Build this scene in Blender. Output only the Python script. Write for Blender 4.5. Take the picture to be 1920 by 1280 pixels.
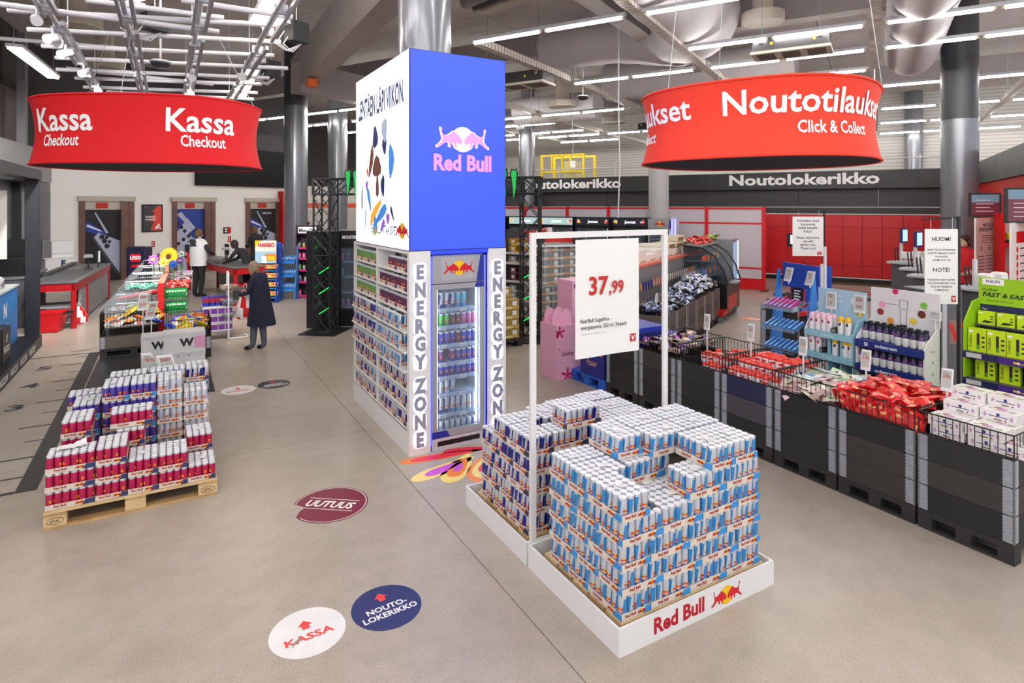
import bpy, bmesh, math, random
from mathutils import Vector, Matrix, noise
rnd = random.Random(7)
pi = math.pi
for o in list(bpy.data.objects): bpy.data.objects.remove(o)
sc = bpy.context.scene
COL = sc.collection.objects
# ------------------------------------------------------------- camera, world, exposure
F, HZ, H = 1127., 385., 2.5
YAW = math.atan2(960-315, F); S, C = math.sin(YAW), math.cos(YAW)
cam = bpy.data.cameras.new('camera'); cam.sensor_width = 36; cam.lens = 36*F/1920
cam.shift_y = (HZ-640)/1920; cam.clip_start = .05; cam.clip_end = 200
co = bpy.data.objects.new('camera', cam); COL.link(co)
co.location = (0, 0, H); co.rotation_euler = (pi/2, 0, -YAW); sc.camera = co
wd = bpy.data.worlds.new('world'); sc.world = wd; wd.use_nodes = True
wd.node_tree.nodes['Background'].inputs[0].default_value = (.93, .95, 1, 1)
wd.node_tree.nodes['Background'].inputs[1].default_value = 1.1
sc.view_settings.view_transform = 'Standard'; sc.view_settings.look = 'None'
sc.view_settings.exposure = 0.3; sc.view_settings.gamma = 1; sc.view_settings.use_curve_mapping = False
TUBE_POWER = 40.
cy = sc.cycles
cy.use_denoising = True; cy.max_bounces = 6; cy.diffuse_bounces = 3; cy.glossy_bounces = 3
cy.transmission_bounces = 4; cy.transparent_max_bounces = 12; cy.sample_clamp_indirect = 4
cy.caustics_reflective = False; cy.caustics_refractive = False

# ------------------------------------------------------------- measuring helpers (picture survey -> metres)
def cw(xc, zc): return (xc*C+zc*S, -xc*S+zc*C)
def gz(u, v, z=0.):                     # point at height z
    zc = F*(H-z)/(v-HZ); x, y = cw((u-960)*zc/F, zc); return Vector((x, y, z))
def dz(u, v, zc):                       # point at depth zc
    x, y = cw((u-960)*zc/F, zc); return Vector((x, y, H-(v-HZ)*zc/F))
def _d(u):
    d = (u-960)/F; return d*C+S, -d*S+C
def onY(u, v, y):
    a, b = _d(u); t = y/b; return Vector((a*t, y, H-(v-HZ)*t/F))
def onX(u, v, x):
    a, b = _d(u); t = x/a; return Vector((x, b*t, H-(v-HZ)*t/F))
PHI = math.radians(29.1); CP, SP = math.cos(PHI), math.sin(PHI)
def toB(r): return Vector((r[0]*CP+r[1]*SP, -r[0]*SP+r[1]*CP, r[2]))
def fromB(p, q, z=0.): return Vector((p*CP-q*SP, p*SP+q*CP, z))
def onP(u, v, p):                       # building frame, plane p = const
    a, b = _d(u); a, b = a*CP+b*SP, -a*SP+b*CP; t = p/a; return Vector((p, b*t, H-(v-HZ)*t/F))
def onQ(u, v, q):
    a, b = _d(u); a, b = a*CP+b*SP, -a*SP+b*CP; t = q/b; return Vector((a*t, q, H-(v-HZ)*t/F))

# ------------------------------------------------------------- materials
MATS = {}
def lin(c): c /= 255.; return c/12.92 if c <= .04045 else ((c+.055)/1.055)**2.4
def mat(name, rgb=None, rough=.5, metal=0., emit=0., noise=0., nscale=8., bump=0., alpha=1., trans=0., coat=0., spec=.5):
    if name in MATS: return MATS[name]
    m = bpy.data.materials.new(name); MATS[name] = m; m.use_nodes = True
    nt = m.node_tree; b = nt.nodes['Principled BSDF']; L = nt.links.new
    col = tuple(lin(c) for c in rgb)+(1,)
    b.inputs['Base Color'].default_value = col; b.inputs['Roughness'].default_value = rough
    b.inputs['Metallic'].default_value = metal; b.inputs['Alpha'].default_value = alpha
    b.inputs['Transmission Weight'].default_value = trans; b.inputs['Coat Weight'].default_value = coat
    b.inputs['Specular IOR Level'].default_value = spec
    if emit: b.inputs['Emission Color'].default_value = col; b.inputs['Emission Strength'].default_value = emit
    if noise or bump:
        tc = nt.nodes.new('ShaderNodeTexCoord'); n = nt.nodes.new('ShaderNodeTexNoise')
        n.inputs['Scale'].default_value = nscale; n.inputs['Detail'].default_value = 5; L(tc.outputs['Object'], n.inputs['Vector'])
        if noise:
            r = nt.nodes.new('ShaderNodeValToRGB'); r.color_ramp.elements[0].position = .3; r.color_ramp.elements[1].position = .7
            r.color_ramp.elements[0].color = tuple(c*(1-noise) for c in col[:3])+(1,)
            r.color_ramp.elements[1].color = tuple(min(1, c*(1+noise)) for c in col[:3])+(1,)
            L(n.outputs['Fac'], r.inputs[0]); L(r.outputs[0], b.inputs['Base Color'])
        if bump:
            u = nt.nodes.new('ShaderNodeBump'); u.inputs['Strength'].default_value = bump; u.inputs['Distance'].default_value = .01
            L(n.outputs['Fac'], u.inputs['Height']); L(u.outputs[0], b.inputs['Normal'])
    return m
def concrete():
    m = mat('concrete', (190, 181, 170), .3); nt = m.node_tree; b = nt.nodes['Principled BSDF']; L = nt.links.new
    tc = nt.nodes.new('ShaderNodeTexCoord')
    def nz(s, d=6, r=.6):
        n = nt.nodes.new('ShaderNodeTexNoise'); n.inputs['Scale'].default_value = s; n.inputs['Detail'].default_value = d
        n.inputs['Roughness'].default_value = r; L(tc.outputs['Object'], n.inputs['Vector']); return n.outputs['Fac']
    def ramp(f, stops):
        r = nt.nodes.new('ShaderNodeValToRGB'); e = r.color_ramp.elements
        while len(e) < len(stops): e.new(.5)
        for k, (p, c) in enumerate(stops): e[k].position = p; e[k].color = c if len(c) == 4 else tuple(lin(x) for x in c)+(1,)
        L(f, r.inputs[0]); return r.outputs[0]
    def mix(t, fac, a, bb):
        x = nt.nodes.new('ShaderNodeMixRGB'); x.blend_type = t; x.inputs[0].default_value = fac; L(a, x.inputs[1]); L(bb, x.inputs[2]); return x.outputs[0]
    big = ramp(nz(.55, 5, .5), [(.25, (176, 165, 153)), (.5, (188, 178, 167)), (.75, (197, 188, 178))])
    mid = ramp(nz(5, 6), [(.35, (222, 220, 217)), (.65, (255, 255, 255))])
    fine = ramp(nz(90, 3), [(.3, (196, 194, 190)), (.6, (255, 255, 255))])
    c = mix('MULTIPLY', .5, mix('MULTIPLY', .5, big, mid), fine)
    L(c, b.inputs['Base Color'])
    b.inputs['Roughness'].default_value = .33
    u = nt.nodes.new('ShaderNodeBump'); u.inputs['Strength'].default_value = .06; L(nz(60, 4), u.inputs['Height']); L(u.outputs[0], b.inputs['Normal'])
    return m
def wood(name, a, c, sc_=(1.2, 14, 14), rough=.6):
    if name in MATS: return MATS[name]
    m = mat(name, a, rough); nt = m.node_tree; b = nt.nodes['Principled BSDF']; L = nt.links.new
    tc = nt.nodes.new('ShaderNodeTexCoord'); mp = nt.nodes.new('ShaderNodeMapping'); mp.inputs['Scale'].default_value = sc_
    n = nt.nodes.new('ShaderNodeTexNoise'); n.inputs['Scale'].default_value = 4; n.inputs['Detail'].default_value = 6; n.inputs['Distortion'].default_value = .6
    L(tc.outputs['Object'], mp.inputs[0]); L(mp.outputs[0], n.inputs['Vector'])
    r = nt.nodes.new('ShaderNodeValToRGB'); r.color_ramp.elements[0].position = .33; r.color_ramp.elements[1].position = .66
    r.color_ramp.elements[0].color = tuple(lin(x) for x in a)+(1,); r.color_ramp.elements[1].color = tuple(lin(x) for x in c)+(1,)
    L(n.outputs['Fac'], r.inputs[0]); L(r.outputs[0], b.inputs['Base Color']); return m
def stripes(name, a, c, axis, scale, width=.5, rough=.5, bump=0.):
    """two-colour bands along one axis (corrugated sheet, slats too far to pick apart)"""
    if name in MATS: return MATS[name]
    m = mat(name, a, rough); nt = m.node_tree; b = nt.nodes['Principled BSDF']; L = nt.links.new
    tc = nt.nodes.new('ShaderNodeTexCoord'); w = nt.nodes.new('ShaderNodeTexWave'); w.bands_direction = axis; w.inputs['Scale'].default_value = scale
    L(tc.outputs['Object'], w.inputs['Vector']); r = nt.nodes.new('ShaderNodeValToRGB'); r.color_ramp.elements[0].position = width-.05; r.color_ramp.elements[1].position = width+.05
    r.color_ramp.elements[0].color = tuple(lin(x) for x in a)+(1,); r.color_ramp.elements[1].color = tuple(lin(x) for x in c)+(1,)
    L(w.outputs['Fac'], r.inputs[0]); L(r.outputs[0], b.inputs['Base Color'])
    if bump: u = nt.nodes.new('ShaderNodeBump'); u.inputs['Strength'].default_value = bump; L(w.outputs['Fac'], u.inputs['Height']); L(u.outputs[0], b.inputs['Normal'])
    return m
def glass(name, tint=(235, 245, 248), a=.1, rough=.03):
    """thin clear pane or film: mostly see-through with a sheen"""
    if name in MATS: return MATS[name]
    m = bpy.data.materials.new(name); MATS[name] = m; m.use_nodes = True; nt = m.node_tree; nt.nodes.clear(); L = nt.links.new
    o = nt.nodes.new('ShaderNodeOutputMaterial'); t = nt.nodes.new('ShaderNodeBsdfTransparent'); g = nt.nodes.new('ShaderNodeBsdfPrincipled')
    g.inputs['Base Color'].default_value = tuple(lin(c) for c in tint)+(1,); g.inputs['Roughness'].default_value = rough
    t.inputs[0].default_value = tuple(lin(c) for c in tint)+(1,)
    x = nt.nodes.new('ShaderNodeMixShader'); x.inputs[0].default_value = a; L(t.outputs[0], x.inputs[1]); L(g.outputs[0], x.inputs[2]); L(x.outputs[0], o.inputs[0]); return m
def P(key, *a, **k): return mat(key, *a, **k)
WHITE = P('white_paint', (235, 235, 237), .45); BLACK = P('black_plastic', (18, 18, 20), .45); RED = P('signal_red', (206, 10, 22), .45)
PAPER = P('paper', (243, 243, 243), .7); INK = P('ink', (30, 30, 34), .6); STEEL = P('galvanised_steel', (176, 180, 186), .35, .8, noise=.15, nscale=30)
GREY = P('grey_paint', (120, 121, 126), .4); DGREY = P('dark_grey_paint', (62, 62, 68), .45); WIRE = P('black_wire', (20, 20, 21), .4)
CHROME = P('chrome', (205, 207, 210), .25, .9); PRICE = P('price_red', (196, 36, 30), .6); YEL = P('print_yellow', (252, 205, 12), .5)
PRED = P('print_red', (214, 20, 40), .5); SKIN = P('skin', (214, 170, 146), .55); NAVY = P('print_navy', (26, 34, 92), .5); TEXTW = P('print_white', (246, 246, 248), .5)
LCD = P('price_tag_display', (196, 200, 198), .4)

# ------------------------------------------------------------- geometry
_tc = {}
def _text(s, bold, shear):
    k = (s, bold, shear)
    if k not in _tc:
        cu = bpy.data.curves.new('lettering', 'FONT'); cu.body = s; cu.size = 1; cu.resolution_u = 2; cu.offset = bold; cu.shear = shear
        cu.fill_mode = 'FRONT'; cu.space_line = 1.05
        ob = bpy.data.objects.new('lettering', cu); COL.link(ob)
        me = bpy.data.meshes.new_from_object(ob, depsgraph=bpy.context.evaluated_depsgraph_get())
        vs = [(v.co.x, v.co.y) for v in me.vertices]; fs = [tuple(p.vertices) for p in me.polygons]
        bpy.data.objects.remove(ob); bpy.data.curves.remove(cu); bpy.data.meshes.remove(me)
        xs = [v[0] for v in vs] or [0]; ys = [v[1] for v in vs] or [0]
        _tc[k] = (vs, fs, min(xs), max(xs), min(ys), max(ys))
    return _tc[k]
BULL = [(0, .42), (.05, .55), (.16, .68), (.3, .8), (.42, .9), (.52, .88), (.6, .8), (.72, .72), (.88, .66), (.97, .68), (1.08, .84), (1.06, .98), (1.1, 1.06), (1.15, 1.0), (1.12, .86), (1.06, .64), (1.04, .5),
        (1.1, .38), (1.22, .26), (1.32, .2), (1.3, .1), (1.2, .12), (1.06, .22), (.92, .32), (.8, .38), (.7, .3), (.72, .18), (.64, .12), (.58, .18), (.6, .3), (.5, .34), (.42, .28), (.44, .14), (.36, .08), (.3, .14), (.33, .28), (.24, .34), (.12, .24), (.04, .3)]
class G:
    def __init__(s): s.v = []; s.f = []; s.m = []
    def add(s, vs, fs, m=0):
        n = len(s.v); s.v += [tuple(v) for v in vs]; s.f += [tuple(i+n for i in f) for f in fs]
        s.m += (m if isinstance(m, list) else [m]*len(fs)); return s
    def box(s, x0, y0, z0, x1, y1, z1, m=0):
        return s.add([(x0,y0,z0),(x1,y0,z0),(x1,y1,z0),(x0,y1,z0),(x0,y0,z1),(x1,y0,z1),(x1,y1,z1),(x0,y1,z1)],
                     [(0,3,2,1),(4,5,6,7),(0,1,5,4),(1,2,6,5),(2,3,7,6),(3,0,4,7)], m)
    def rbox(s, x0, y0, z0, x1, y1, z1, r=.01, m=0):
        """box with bevelled vertical and top edges"""
        p = [(x0+r,y0),(x1-r,y0),(x1,y0+r),(x1,y1-r),(x1-r,y1),(x0+r,y1),(x0,y1-r),(x0,y0+r)]
        cx, cyy = (x0+x1)/2, (y0+y1)/2
        q = [(x+(r if x < cx else -r)*.9, y+(r if y < cyy else -r)*.9) for x, y in p]
        vs = [(x,y,z0) for x,y in p]+[(x,y,z1-r) for x,y in p]+[(x,y,z1) for x,y in q]
        fs = [tuple(range(7,-1,-1)), tuple(range(16,24))]
        for a in (0, 8): fs += [(a+i, a+(i+1)%8, a+8+(i+1)%8, a+8+i) for i in range(8)]
        return s.add(vs, fs, m)
    def tube(s, a, b, r, n=8, m=0, r2=None, cap=True):
        a, b = Vector(a), Vector(b); d = (b-a); L = d.length
        if L < 1e-6: return s
        d /= L; e = d.orthogonal().normalized(); g = d.cross(e); r2 = r if r2 is None else r2
        vs = [a+(e*math.cos(t)+g*math.sin(t))*r for t in (2*pi*i/n for i in range(n))]+[b+(e*math.cos(t)+g*math.sin(t))*r2 for t in (2*pi*i/n for i in range(n))]
        fs = [(i, (i+1)%n, n+(i+1)%n, n+i) for i in range(n)]
        if cap: fs += [tuple(range(n-1,-1,-1)), tuple(range(n,2*n))]
        return s.add(vs, fs, m)
    def path(s, pts, r, n=6, m=0):
        for a, b in zip(pts, pts[1:]): s.tube(a, b, r, n, m)
        return s
    def bar(s, a, b, w, h, m=0, up=(0,0,1)):
        """square bar from a to b, w across and h along up"""
        a, b = Vector(a), Vector(b); d = (b-a).normalized(); up = Vector(up)
        if abs(d.dot(up)) > .99: up = Vector((0,1,0))
        e = d.cross(up).normalized(); g = e.cross(d)
        vs = [q+e*(w/2*i)+g*(h/2*j) for q in (a, b) for i, j in ((-1,-1),(1,-1),(1,1),(-1,1))]
        return s.add(vs, [(0,1,2,3)[::-1],(4,5,6,7),(0,1,5,4),(1,2,6,5),(2,3,7,6),(3,0,4,7)], m)
    def lathe(s, prof, n=16, c=(0,0,0), m=0, twist=None, ms=None):
        vs = []; fs = []; mm = []
        for k, (r, z) in enumerate(prof):
            t0 = twist(k) if twist else 0
            vs += [(c[0]+r*math.cos(2*pi*i/n+t0), c[1]+r*math.sin(2*pi*i/n+t0), c[2]+z) for i in range(n)]
        for k in range(len(prof)-1):
            for i in range(n):
                fs.append((k*n+i, k*n+(i+1)%n, (k+1)*n+(i+1)%n, (k+1)*n+i)); mm.append(ms(k, i) if ms else m)
        if prof[0][0] > 1e-5: fs.append(tuple(range(n-1,-1,-1))); mm.append(ms(0, 0) if ms else m)
        if prof[-1][0] > 1e-5: fs.append(tuple((len(prof)-1)*n+i for i in range(n))); mm.append(ms(len(prof)-2, 0) if ms else m)
        return s.add(vs, fs, mm)
    def flat(s, pts, o, ex, ey, m=0, t=0.):
        o, ex, ey = Vector(o), Vector(ex), Vector(ey); n = len(pts)
        vs = [o+ex*x+ey*y for x, y in pts]
        if not t: return s.add(vs, [tuple(range(n))], m)
        d = ex.cross(ey).normalized()*t
        return s.add(vs+[v-d for v in vs], [tuple(range(n)), tuple(range(2*n-1, n-1, -1))]+[(i, n+i, n+(i+1)%n, (i+1)%n) for i in range(n)], m)
    def rect(s, o, ex, ey, x0, y0, x1, y1, m=0, t=0.): return s.flat([(x0,y0),(x1,y0),(x1,y1),(x0,y1)], o, ex, ey, m, t)
    def disc(s, o, ex, ey, rx, ry=None, m=0, n=24, t=0., cx=0, cy=0):
        ry = rx if ry is None else ry
        return s.flat([(cx+rx*math.cos(2*pi*i/n), cy+ry*math.sin(2*pi*i/n)) for i in range(n)], o, ex, ey, m, t)
    def text(s, st, o, ex, ey, h, m=0, al='c', bold=.012, cond=1., shear=0., fn=None, w=None):
        vs, fs, x0, x1, y0, y1 = _text(st, bold, shear)
        k = h/.73; kx = k*cond
        if w: kx = min(kx, w/max(x1-x0, 1e-6)) if w > 0 else -w/max(x1-x0, 1e-6)
        ox = {'c': -(x0+x1)/2, 'l': -x0, 'r': -x1}[al]
        if fn: return s.add([fn((x+ox)*kx, y*k) for x, y in vs], fs, m)
        o, ex, ey = Vector(o), Vector(ex), Vector(ey)
        return s.add([o+ex*((x+ox)*kx)+ey*(y*k) for x, y in vs], fs, m)
    def bulls(s, o, ex, ey, h, m=(0, 1), sun=True):
        """two charging bulls in front of a round sun; o = centre"""
        o, ex, ey = Vector(o), Vector(ex), Vector(ey); nn = ex.cross(ey).normalized()
        if sun: s.disc(o, ex, ey, h*.5, m=m[1], n=20)
        k = h*.8
        for sg in (1, -1):
            pts = [(sg*(.04+x*1.08)*k, (y-.52)*k*1.08) for x, y in BULL]
            if sg < 0: pts.reverse()
            s.flat(pts[::-1], o+nn*(h*.012), ex, ey, m[0])
        return s
    def merge(s, g, M=None, mo=0):
        return s.add([M @ Vector(v) for v in g.v] if M else g.v, g.f, [i+mo for i in g.m])
    def mesh(s, name, mats, smooth=False):
        me = bpy.data.meshes.new(name); me.from_pydata(s.v, [], s.f)
        for m in (mats if isinstance(mats, (list, tuple)) else [mats]): me.materials.append(m)
        me.polygons.foreach_set('material_index', s.m)
        if smooth: me.polygons.foreach_set('use_smooth', [True]*len(s.f)); me.set_sharp_from_angle(angle=.7)
        me.update(); return me
    def obj(s, name, mats, parent=None, loc=(0,0,0), rz=0., smooth=False):
        return ob(name, s.mesh(name, mats, smooth), parent, loc, rz)
def ob(name, me, parent=None, loc=(0,0,0), rz=0.):
    o = bpy.data.objects.new(name, me); COL.link(o); o.location = loc; o.rotation_euler = (0, 0, rz)
    if parent: o.parent = parent
    return o
def tag(o, label, cat, group=None, kind=None):
    o['label'] = label; o['category'] = cat
    if group: o['group'] = group
    if kind: o['kind'] = kind
    return o
def thing(name, label, cat, loc=(0,0,0), rz=0., group=None):
    return tag(ob(name, None, None, loc, rz), label, cat, group)
def struct(o, label=None):
    o['kind'] = 'structure'
    if label: o['label'] = label
    return o
def dup(o, parent=None, loc=None, rz=None, label=None):
    c = o.copy(); COL.link(c); c.parent = parent
    if loc is not None: c.location = loc
    if rz is not None: c.rotation_euler = (0, 0, rz)
    if label: c['label'] = label
    for ch in o.children: dup(ch, c)
    return c
ORD = ['first', 'second', 'third', 'fourth', 'fifth', 'sixth', 'seventh', 'eighth', 'ninth', 'tenth', 'eleventh', 'twelfth', 'thirteenth', 'fourteenth', 'fifteenth', 'sixteenth']
ORD += ['%dth' % i for i in range(17, 60)]
X3, Y3, Z3 = Vector((1,0,0)), Vector((0,1,0)), Vector((0,0,1))
# ============================================================= SETTING
# floor: concrete slabs with saw-cut joints
CON = concrete()
fl = struct(G().box(-14, -9, -.12, 46, 46, -.012).obj('floor', P('joint_dark', (70, 65, 60), .8)), 'grey brown polished concrete floor')
xs = [-14, -3.2, 1.9, 7.4, 13.4, 19.4, 25.4, 34, 46]; ys = [-9, 0.4, 6.61, 12.8, 19, 25.2, 34, 46]
for i in range(len(xs)-1):
    for j in range(len(ys)-1):
        G().box(xs[i]+.003, ys[j]+.003, -.012, xs[i+1]-.003, ys[j+1]-.003, 0).obj('slab', CON, fl)
# ceiling deck in panels, building frame
DECK = P('ceiling_deck', (206, 199, 199), .8, noise=.06, nscale=1.5)
ce = struct(ob('ceiling', G().box(-9, -13, 7.36, 32, 30, 7.5).mesh('ceiling', P('ceiling_gap', (90, 86, 86), .8)), None, (0,0,0), PHI), 'pale beige ceiling deck')
for i in range(17):
    for j in range(6): G().box(-9+i*2.41+.01, -13+j*7.16+.01, 7.33, -9+i*2.41+2.4, -13+j*7.16+7.15, 7.36).obj('panel', DECK, ce)
# far walls, building frame: corrugated sheet above the lockers
CORR = stripes('corrugated_sheet', (196, 194, 190), (168, 166, 164), 'Z', 2.2, .8, .5, .3)
struct(G().box(31, -13, 0, 31.3, 30, 7.5).obj('wall_back', CORR, None, (0,0,0), PHI), 'pale corrugated far wall')
struct(G().box(-9, 29.5, 0, 32, 29.8, 7.5).obj('wall_far', P('far_wall_grey', (118, 116, 118), .7, noise=.1, nscale=.6), None, (0,0,0), PHI), 'dim grey far wall')
QW = 21.7
LIFT = P('lift_wall_white', (236, 233, 230), .6)
ww = struct(G().obj('wall_left', LIFT, None, (0,0,0), PHI), 'white plastered wall with three lift doors')
wg = G(); ops = []
for a, b in ((147, 250), (322, 402), (460, 534)): ops.append((onQ(a, 500, QW)[0], onQ(b, 500, QW)[0]))
zt = onQ(200, 377, QW)[2]; x = onQ(92, 500, QW)[0]
xr = onQ(536, 500, QW)[0]
for a, b in ops:
    wg.box(x, QW, 0, a, QW+.25, 4.2); wg.box(a, QW, zt, b, QW+.25, 4.2); x = b
wg.box(x, QW, 0, xr, QW+.25, 4.2); ww.data = wg.mesh('wall_left', LIFT)
FRAME = P('lift_frame_bronze', (128, 100, 92), .35, .6, noise=.15, nscale=3); LINT = P('lift_lintel_steel', (190, 180, 172), .4, .5)
ADBK = P('advert_black', (30, 29, 38), .4); ADSL = P('advert_silver', (176, 178, 205), .4); ADBL = P('advert_blue', (38, 62, 150), .4); ADLT = P('advert_light', (225, 228, 245), .4)
for k, (a, b) in enumerate(ops):
    w = b-a; d = struct(ob('door_%d' % (k+1), None, None, fromB(a, QW, 0), PHI), 'lift doorway, ' + ('nearest the checkout belt on the left', 'in the middle with a blue phone advert', 'beside the grey column')[k])
    fw = .1*w
    fr = G().box(0, -.06, 0, fw, .2, zt).box(w*.75, -.06, 0, w, .2, zt).box(w*.9, -.075, 0, w, -.06, zt).obj('frame', FRAME, d)
    G().box(-.04, -.1, zt, w+.04, .2, zt+.16).obj('lintel', LINT, d)
    G().box(fw, .0, zt-.28, w*.75, .2, zt).box(w*.3, -.01, zt-.24, w*.52, .0, zt-.05, 1).obj('header', [LINT, P('lift_display', (150, 36, 24), .3, emit=.3)], d)
    l = G().box(fw, .06, 0, w*.75, .2, zt-.28); o = (fw, .055, 0); ww_ = w*.75-fw; hh = zt-.28
    if k == 1:
        l.rect(o, X3, Z3, 0, .0, ww_, hh, 3)
        l.flat([(0, .62*hh), (.42*ww_, .86*hh), (ww_, .55*hh), (ww_, hh), (0, hh)][::1], (fw, .052, 0), X3, Z3, 2)
        l.flat([(.46*ww_, .62*hh), (ww_, .4*hh), (ww_, .8*hh)], (fw, .05, 0), X3, Z3, 2)
        l.flat([(.05*ww_, .92*hh), (.2*ww_, .96*hh), (.5*ww_, .8*hh), (.4*ww_, .76*hh)], (fw, .048, 0), X3, Z3, 3)
        for cx_, cy_ in ((.08,.78),(.2,.72),(.32,.66),(.72,.66),(.85,.6),(.1,.47),(.28,.53),(.46,.58),(.5,.47),(.38,.42)): l.disc((fw, .047, 0), X3, Z3, .065*ww_, m=1, n=14, cx=cx_*ww_, cy=cy_*hh)
    else:
        l.rect(o, X3, Z3, 0, 0, ww_, hh, 1)
        l.flat([(0, .78*hh), (.12*ww_, .84*hh), (.62*ww_, .68*hh), (.5*ww_, .64*hh), (.1*ww_, .7*hh)], (fw, .052, 0), X3, Z3, 2)
        l.flat([(.08*ww_, .77*hh), (.5*ww_, .69*hh), (.45*ww_, .72*hh), (.1*ww_, .8*hh)], (fw, .05, 0), X3, Z3, 4)
        l.flat([(.32*ww_, .97*hh), (.68*ww_, .68*hh), (.62*ww_, .66*hh), (.3*ww_, .95*hh)], (fw, .05, 0), X3, Z3, 3)
        l.flat([(.28*ww_, .62*hh), (.4*ww_, .68*hh), (ww_, .56*hh), (ww_, .1*hh)], (fw, .05, 0), X3, Z3, 3)
        l.flat([(.28*ww_, .62*hh), (ww_, .1*hh), (ww_, .02*hh), (.26*ww_, .58*hh)], (fw, .049, 0), X3, Z3, 0)
        for cx_, cy_ in ((.5,.62),(.57,.56),(.64,.49),(.63,.61),(.71,.55)): l.disc((fw, .047, 0), X3, Z3, (.075 if cx_ < .6 or cy_ < .5 else .05)*ww_, m=1, n=14, cx=cx_*ww_, cy=cy_*hh)
        if k == 2: l.text('SAMSUNG', (fw+ww_*.68, .046, hh*.91), X3, Z3, .07, 4, bold=.02)
    l.obj('leaf', [DGREY, ADBK, ADBL, ADSL, ADLT], d)
# poster and small signs on the white wall
ps = thing('framed_poster', 'red and black running poster in a black frame between the lift doors', 'poster')
a, b = onQ(266, 383, QW-.03), onQ(305, 434, QW-.03); ps.location = fromB(a[0], QW-.04, b[2]); ps.rotation_euler = (0,0,PHI); w, h = b[0]-a[0], a[2]-b[2]
G().box(0, 0, 0, w, .03, h).obj('frame', INK, ps)
G().rect((0,-.002,0), X3, Z3, .05, .05, w-.05, h-.05).flat([(.4*w, .05), (w-.05, .05), (w-.05, h-.05), (.75*w, h-.05), (.45*w, .72*h), (.62*w, .72*h), (.35*w, .4*h), (.55*w, .4*h)], (0,-.005,0), X3, Z3, 1) \
    .text('TOIMITUS', (.14*w, -.008, .52*h), X3, Z3, .06*h, 2, 'l', .03, 1., .3, w=.7*w).text('TUNNISSA', (.14*w, -.008, .42*h), X3, Z3, .06*h, 2, 'l', .03, 1., .3, w=.7*w).text('V', (.16*w, -.008, .86*h), X3, Z3, .06*h, 1, bold=.03) \
    .disc((.8*w, -.008, .26*h), X3, Z3, .05*w, m=2).flat([(.62*w,.1*h),(.7*w,.1*h),(.78*w,.17*h),(.86*w,.08*h),(.9*w,.11*h),(.8*w,.22*h),(.72*w,.24*h),(.66*w,.2*h)], (0,-.008,0), X3, Z3, 2).obj('print', [DGREY, P('poster_red', (224, 70, 60), .5), TEXTW], ps)
for nm, lb, u0, v0, u1, v1, cs in (('notice_sign', 'small black and red notice plate on the white wall', 419, 426, 433, 437, (INK, RED)), ('call_panel', 'red lift call panel under the notice plate', 428, 443, 433, 453, (RED, RED)), ('alarm_sign', 'narrow red alarm plate left of the middle lift', 285, 452, 290, 463, (RED, RED))):
    a, b = onQ(u0, v0, QW-.02), onQ(u1, v1, QW-.02); w, h = b[0]-a[0], a[2]-b[2]
    t = G().box(0, 0, 0, w, .02, h).rect((0,-.002,0), X3, Z3, w*.62, 0, w, h, 1).rect((0,-.003,0), X3, Z3, w*.15, h*.55, w*.5, h*.8, 2).rect((0,-.003,0), X3, Z3, w*.15, h*.2, w*.5, h*.4, 2).obj(nm, [cs[0], cs[1], TEXTW], None, fromB(a[0], QW-.025, b[2]), PHI)
    tag(t, lb, 'sign')
a, b = onQ(530, 376, QW-.3), onQ(536, 500, QW-.3)
struct(G().box(a[0], QW-.3, 0, b[0]+.05, QW+.2, a[2]+.4).obj('trim_1', P('red_trim', (190, 24, 30), .5), None, (0,0,0), PHI), 'red painted edge of the white wall')
# black glossy fascia over the third lift
a, b = onQ(368, 255, QW-.1), onQ(535, 352, QW-.1)
bg = struct(G().box(a[0], QW-.14, b[2], b[0]+.1, QW, 4.75).obj('wall_fascia', P('black_gloss', (13, 12, 14), .5, spec=.2), None, (0,0,0), PHI), 'black glossy fascia above the third lift')
struct(G().box(onQ(0,0,QW)[0]-3, QW+.05, 4.2, xr+.3, QW+.3, 7.4).obj('wall_upper', P('upper_dark', (70, 69, 72), .6, noise=.2, nscale=.8), None, (0,0,0), PHI), 'dark upper wall over the lifts')
# grey wall on the left, coming towards the camera from the white wall's corner
LG = P('left_wall_grey', (112, 110, 116), .5, noise=.08, nscale=1.5)
c0 = onQ(94, 500, QW); WL0 = fromB(c0[0], QW, 0); WLR = math.radians(90-5.0)   # local x runs from the far corner towards the camera
def WLp(s, t, z): d = Vector((math.cos(WLR), math.sin(WLR), 0)); n = Vector((d.y, -d.x, 0)); return WL0-d*s+n*t+Z3*z
wl = struct(ob('wall_side', G().box(-19, 0, 0, .2, .3, 4.0).mesh('wall_side', LG), None, WL0, WLR), 'grey panelled side wall behind the left checkout')
for k in range(9): G().box(-1.9-k*1.9, -.02, .02, -.05-k*1.9, 0, 2.95).obj('panel', P('left_panel_grey', (98, 97, 104), .45), wl)
G().box(-19, -.62, 3.12, -2.6, -.0005, 3.95).obj('beam', P('cornice_grey', (140, 139, 141), .5, noise=.06, nscale=2), wl)
struct(ob('wall_upper_side', G().box(-19, .3, 3.95, .2, .6, 7.4).mesh('wall_upper_side', P('upper_dark2', (58, 54, 54), .6, noise=.3, nscale=.7)), None, WL0, WLR), 'dark upper side wall')
for s_, w_ in ((3.0, .22), (3.5, .1), (2.2, .35)): G().box(-s_-w_, -.2, 0 if w_ < .3 else 0, -s_, -.021, 7 if w_ == .22 else 3.1).obj('post', (P('post_steel', (150, 150, 156), .4, .3) if w_ != .1 else INK), wl)
tx = thing('wall_lettering', 'dark shop lettering high on the dim side wall at far left', 'lettering', WL0, WLR)
G().box(-9, .25, 4.1, -1.5, .2999, 5.6).obj('board', P('letter_board', (104, 94, 92), .6), tx)
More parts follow.
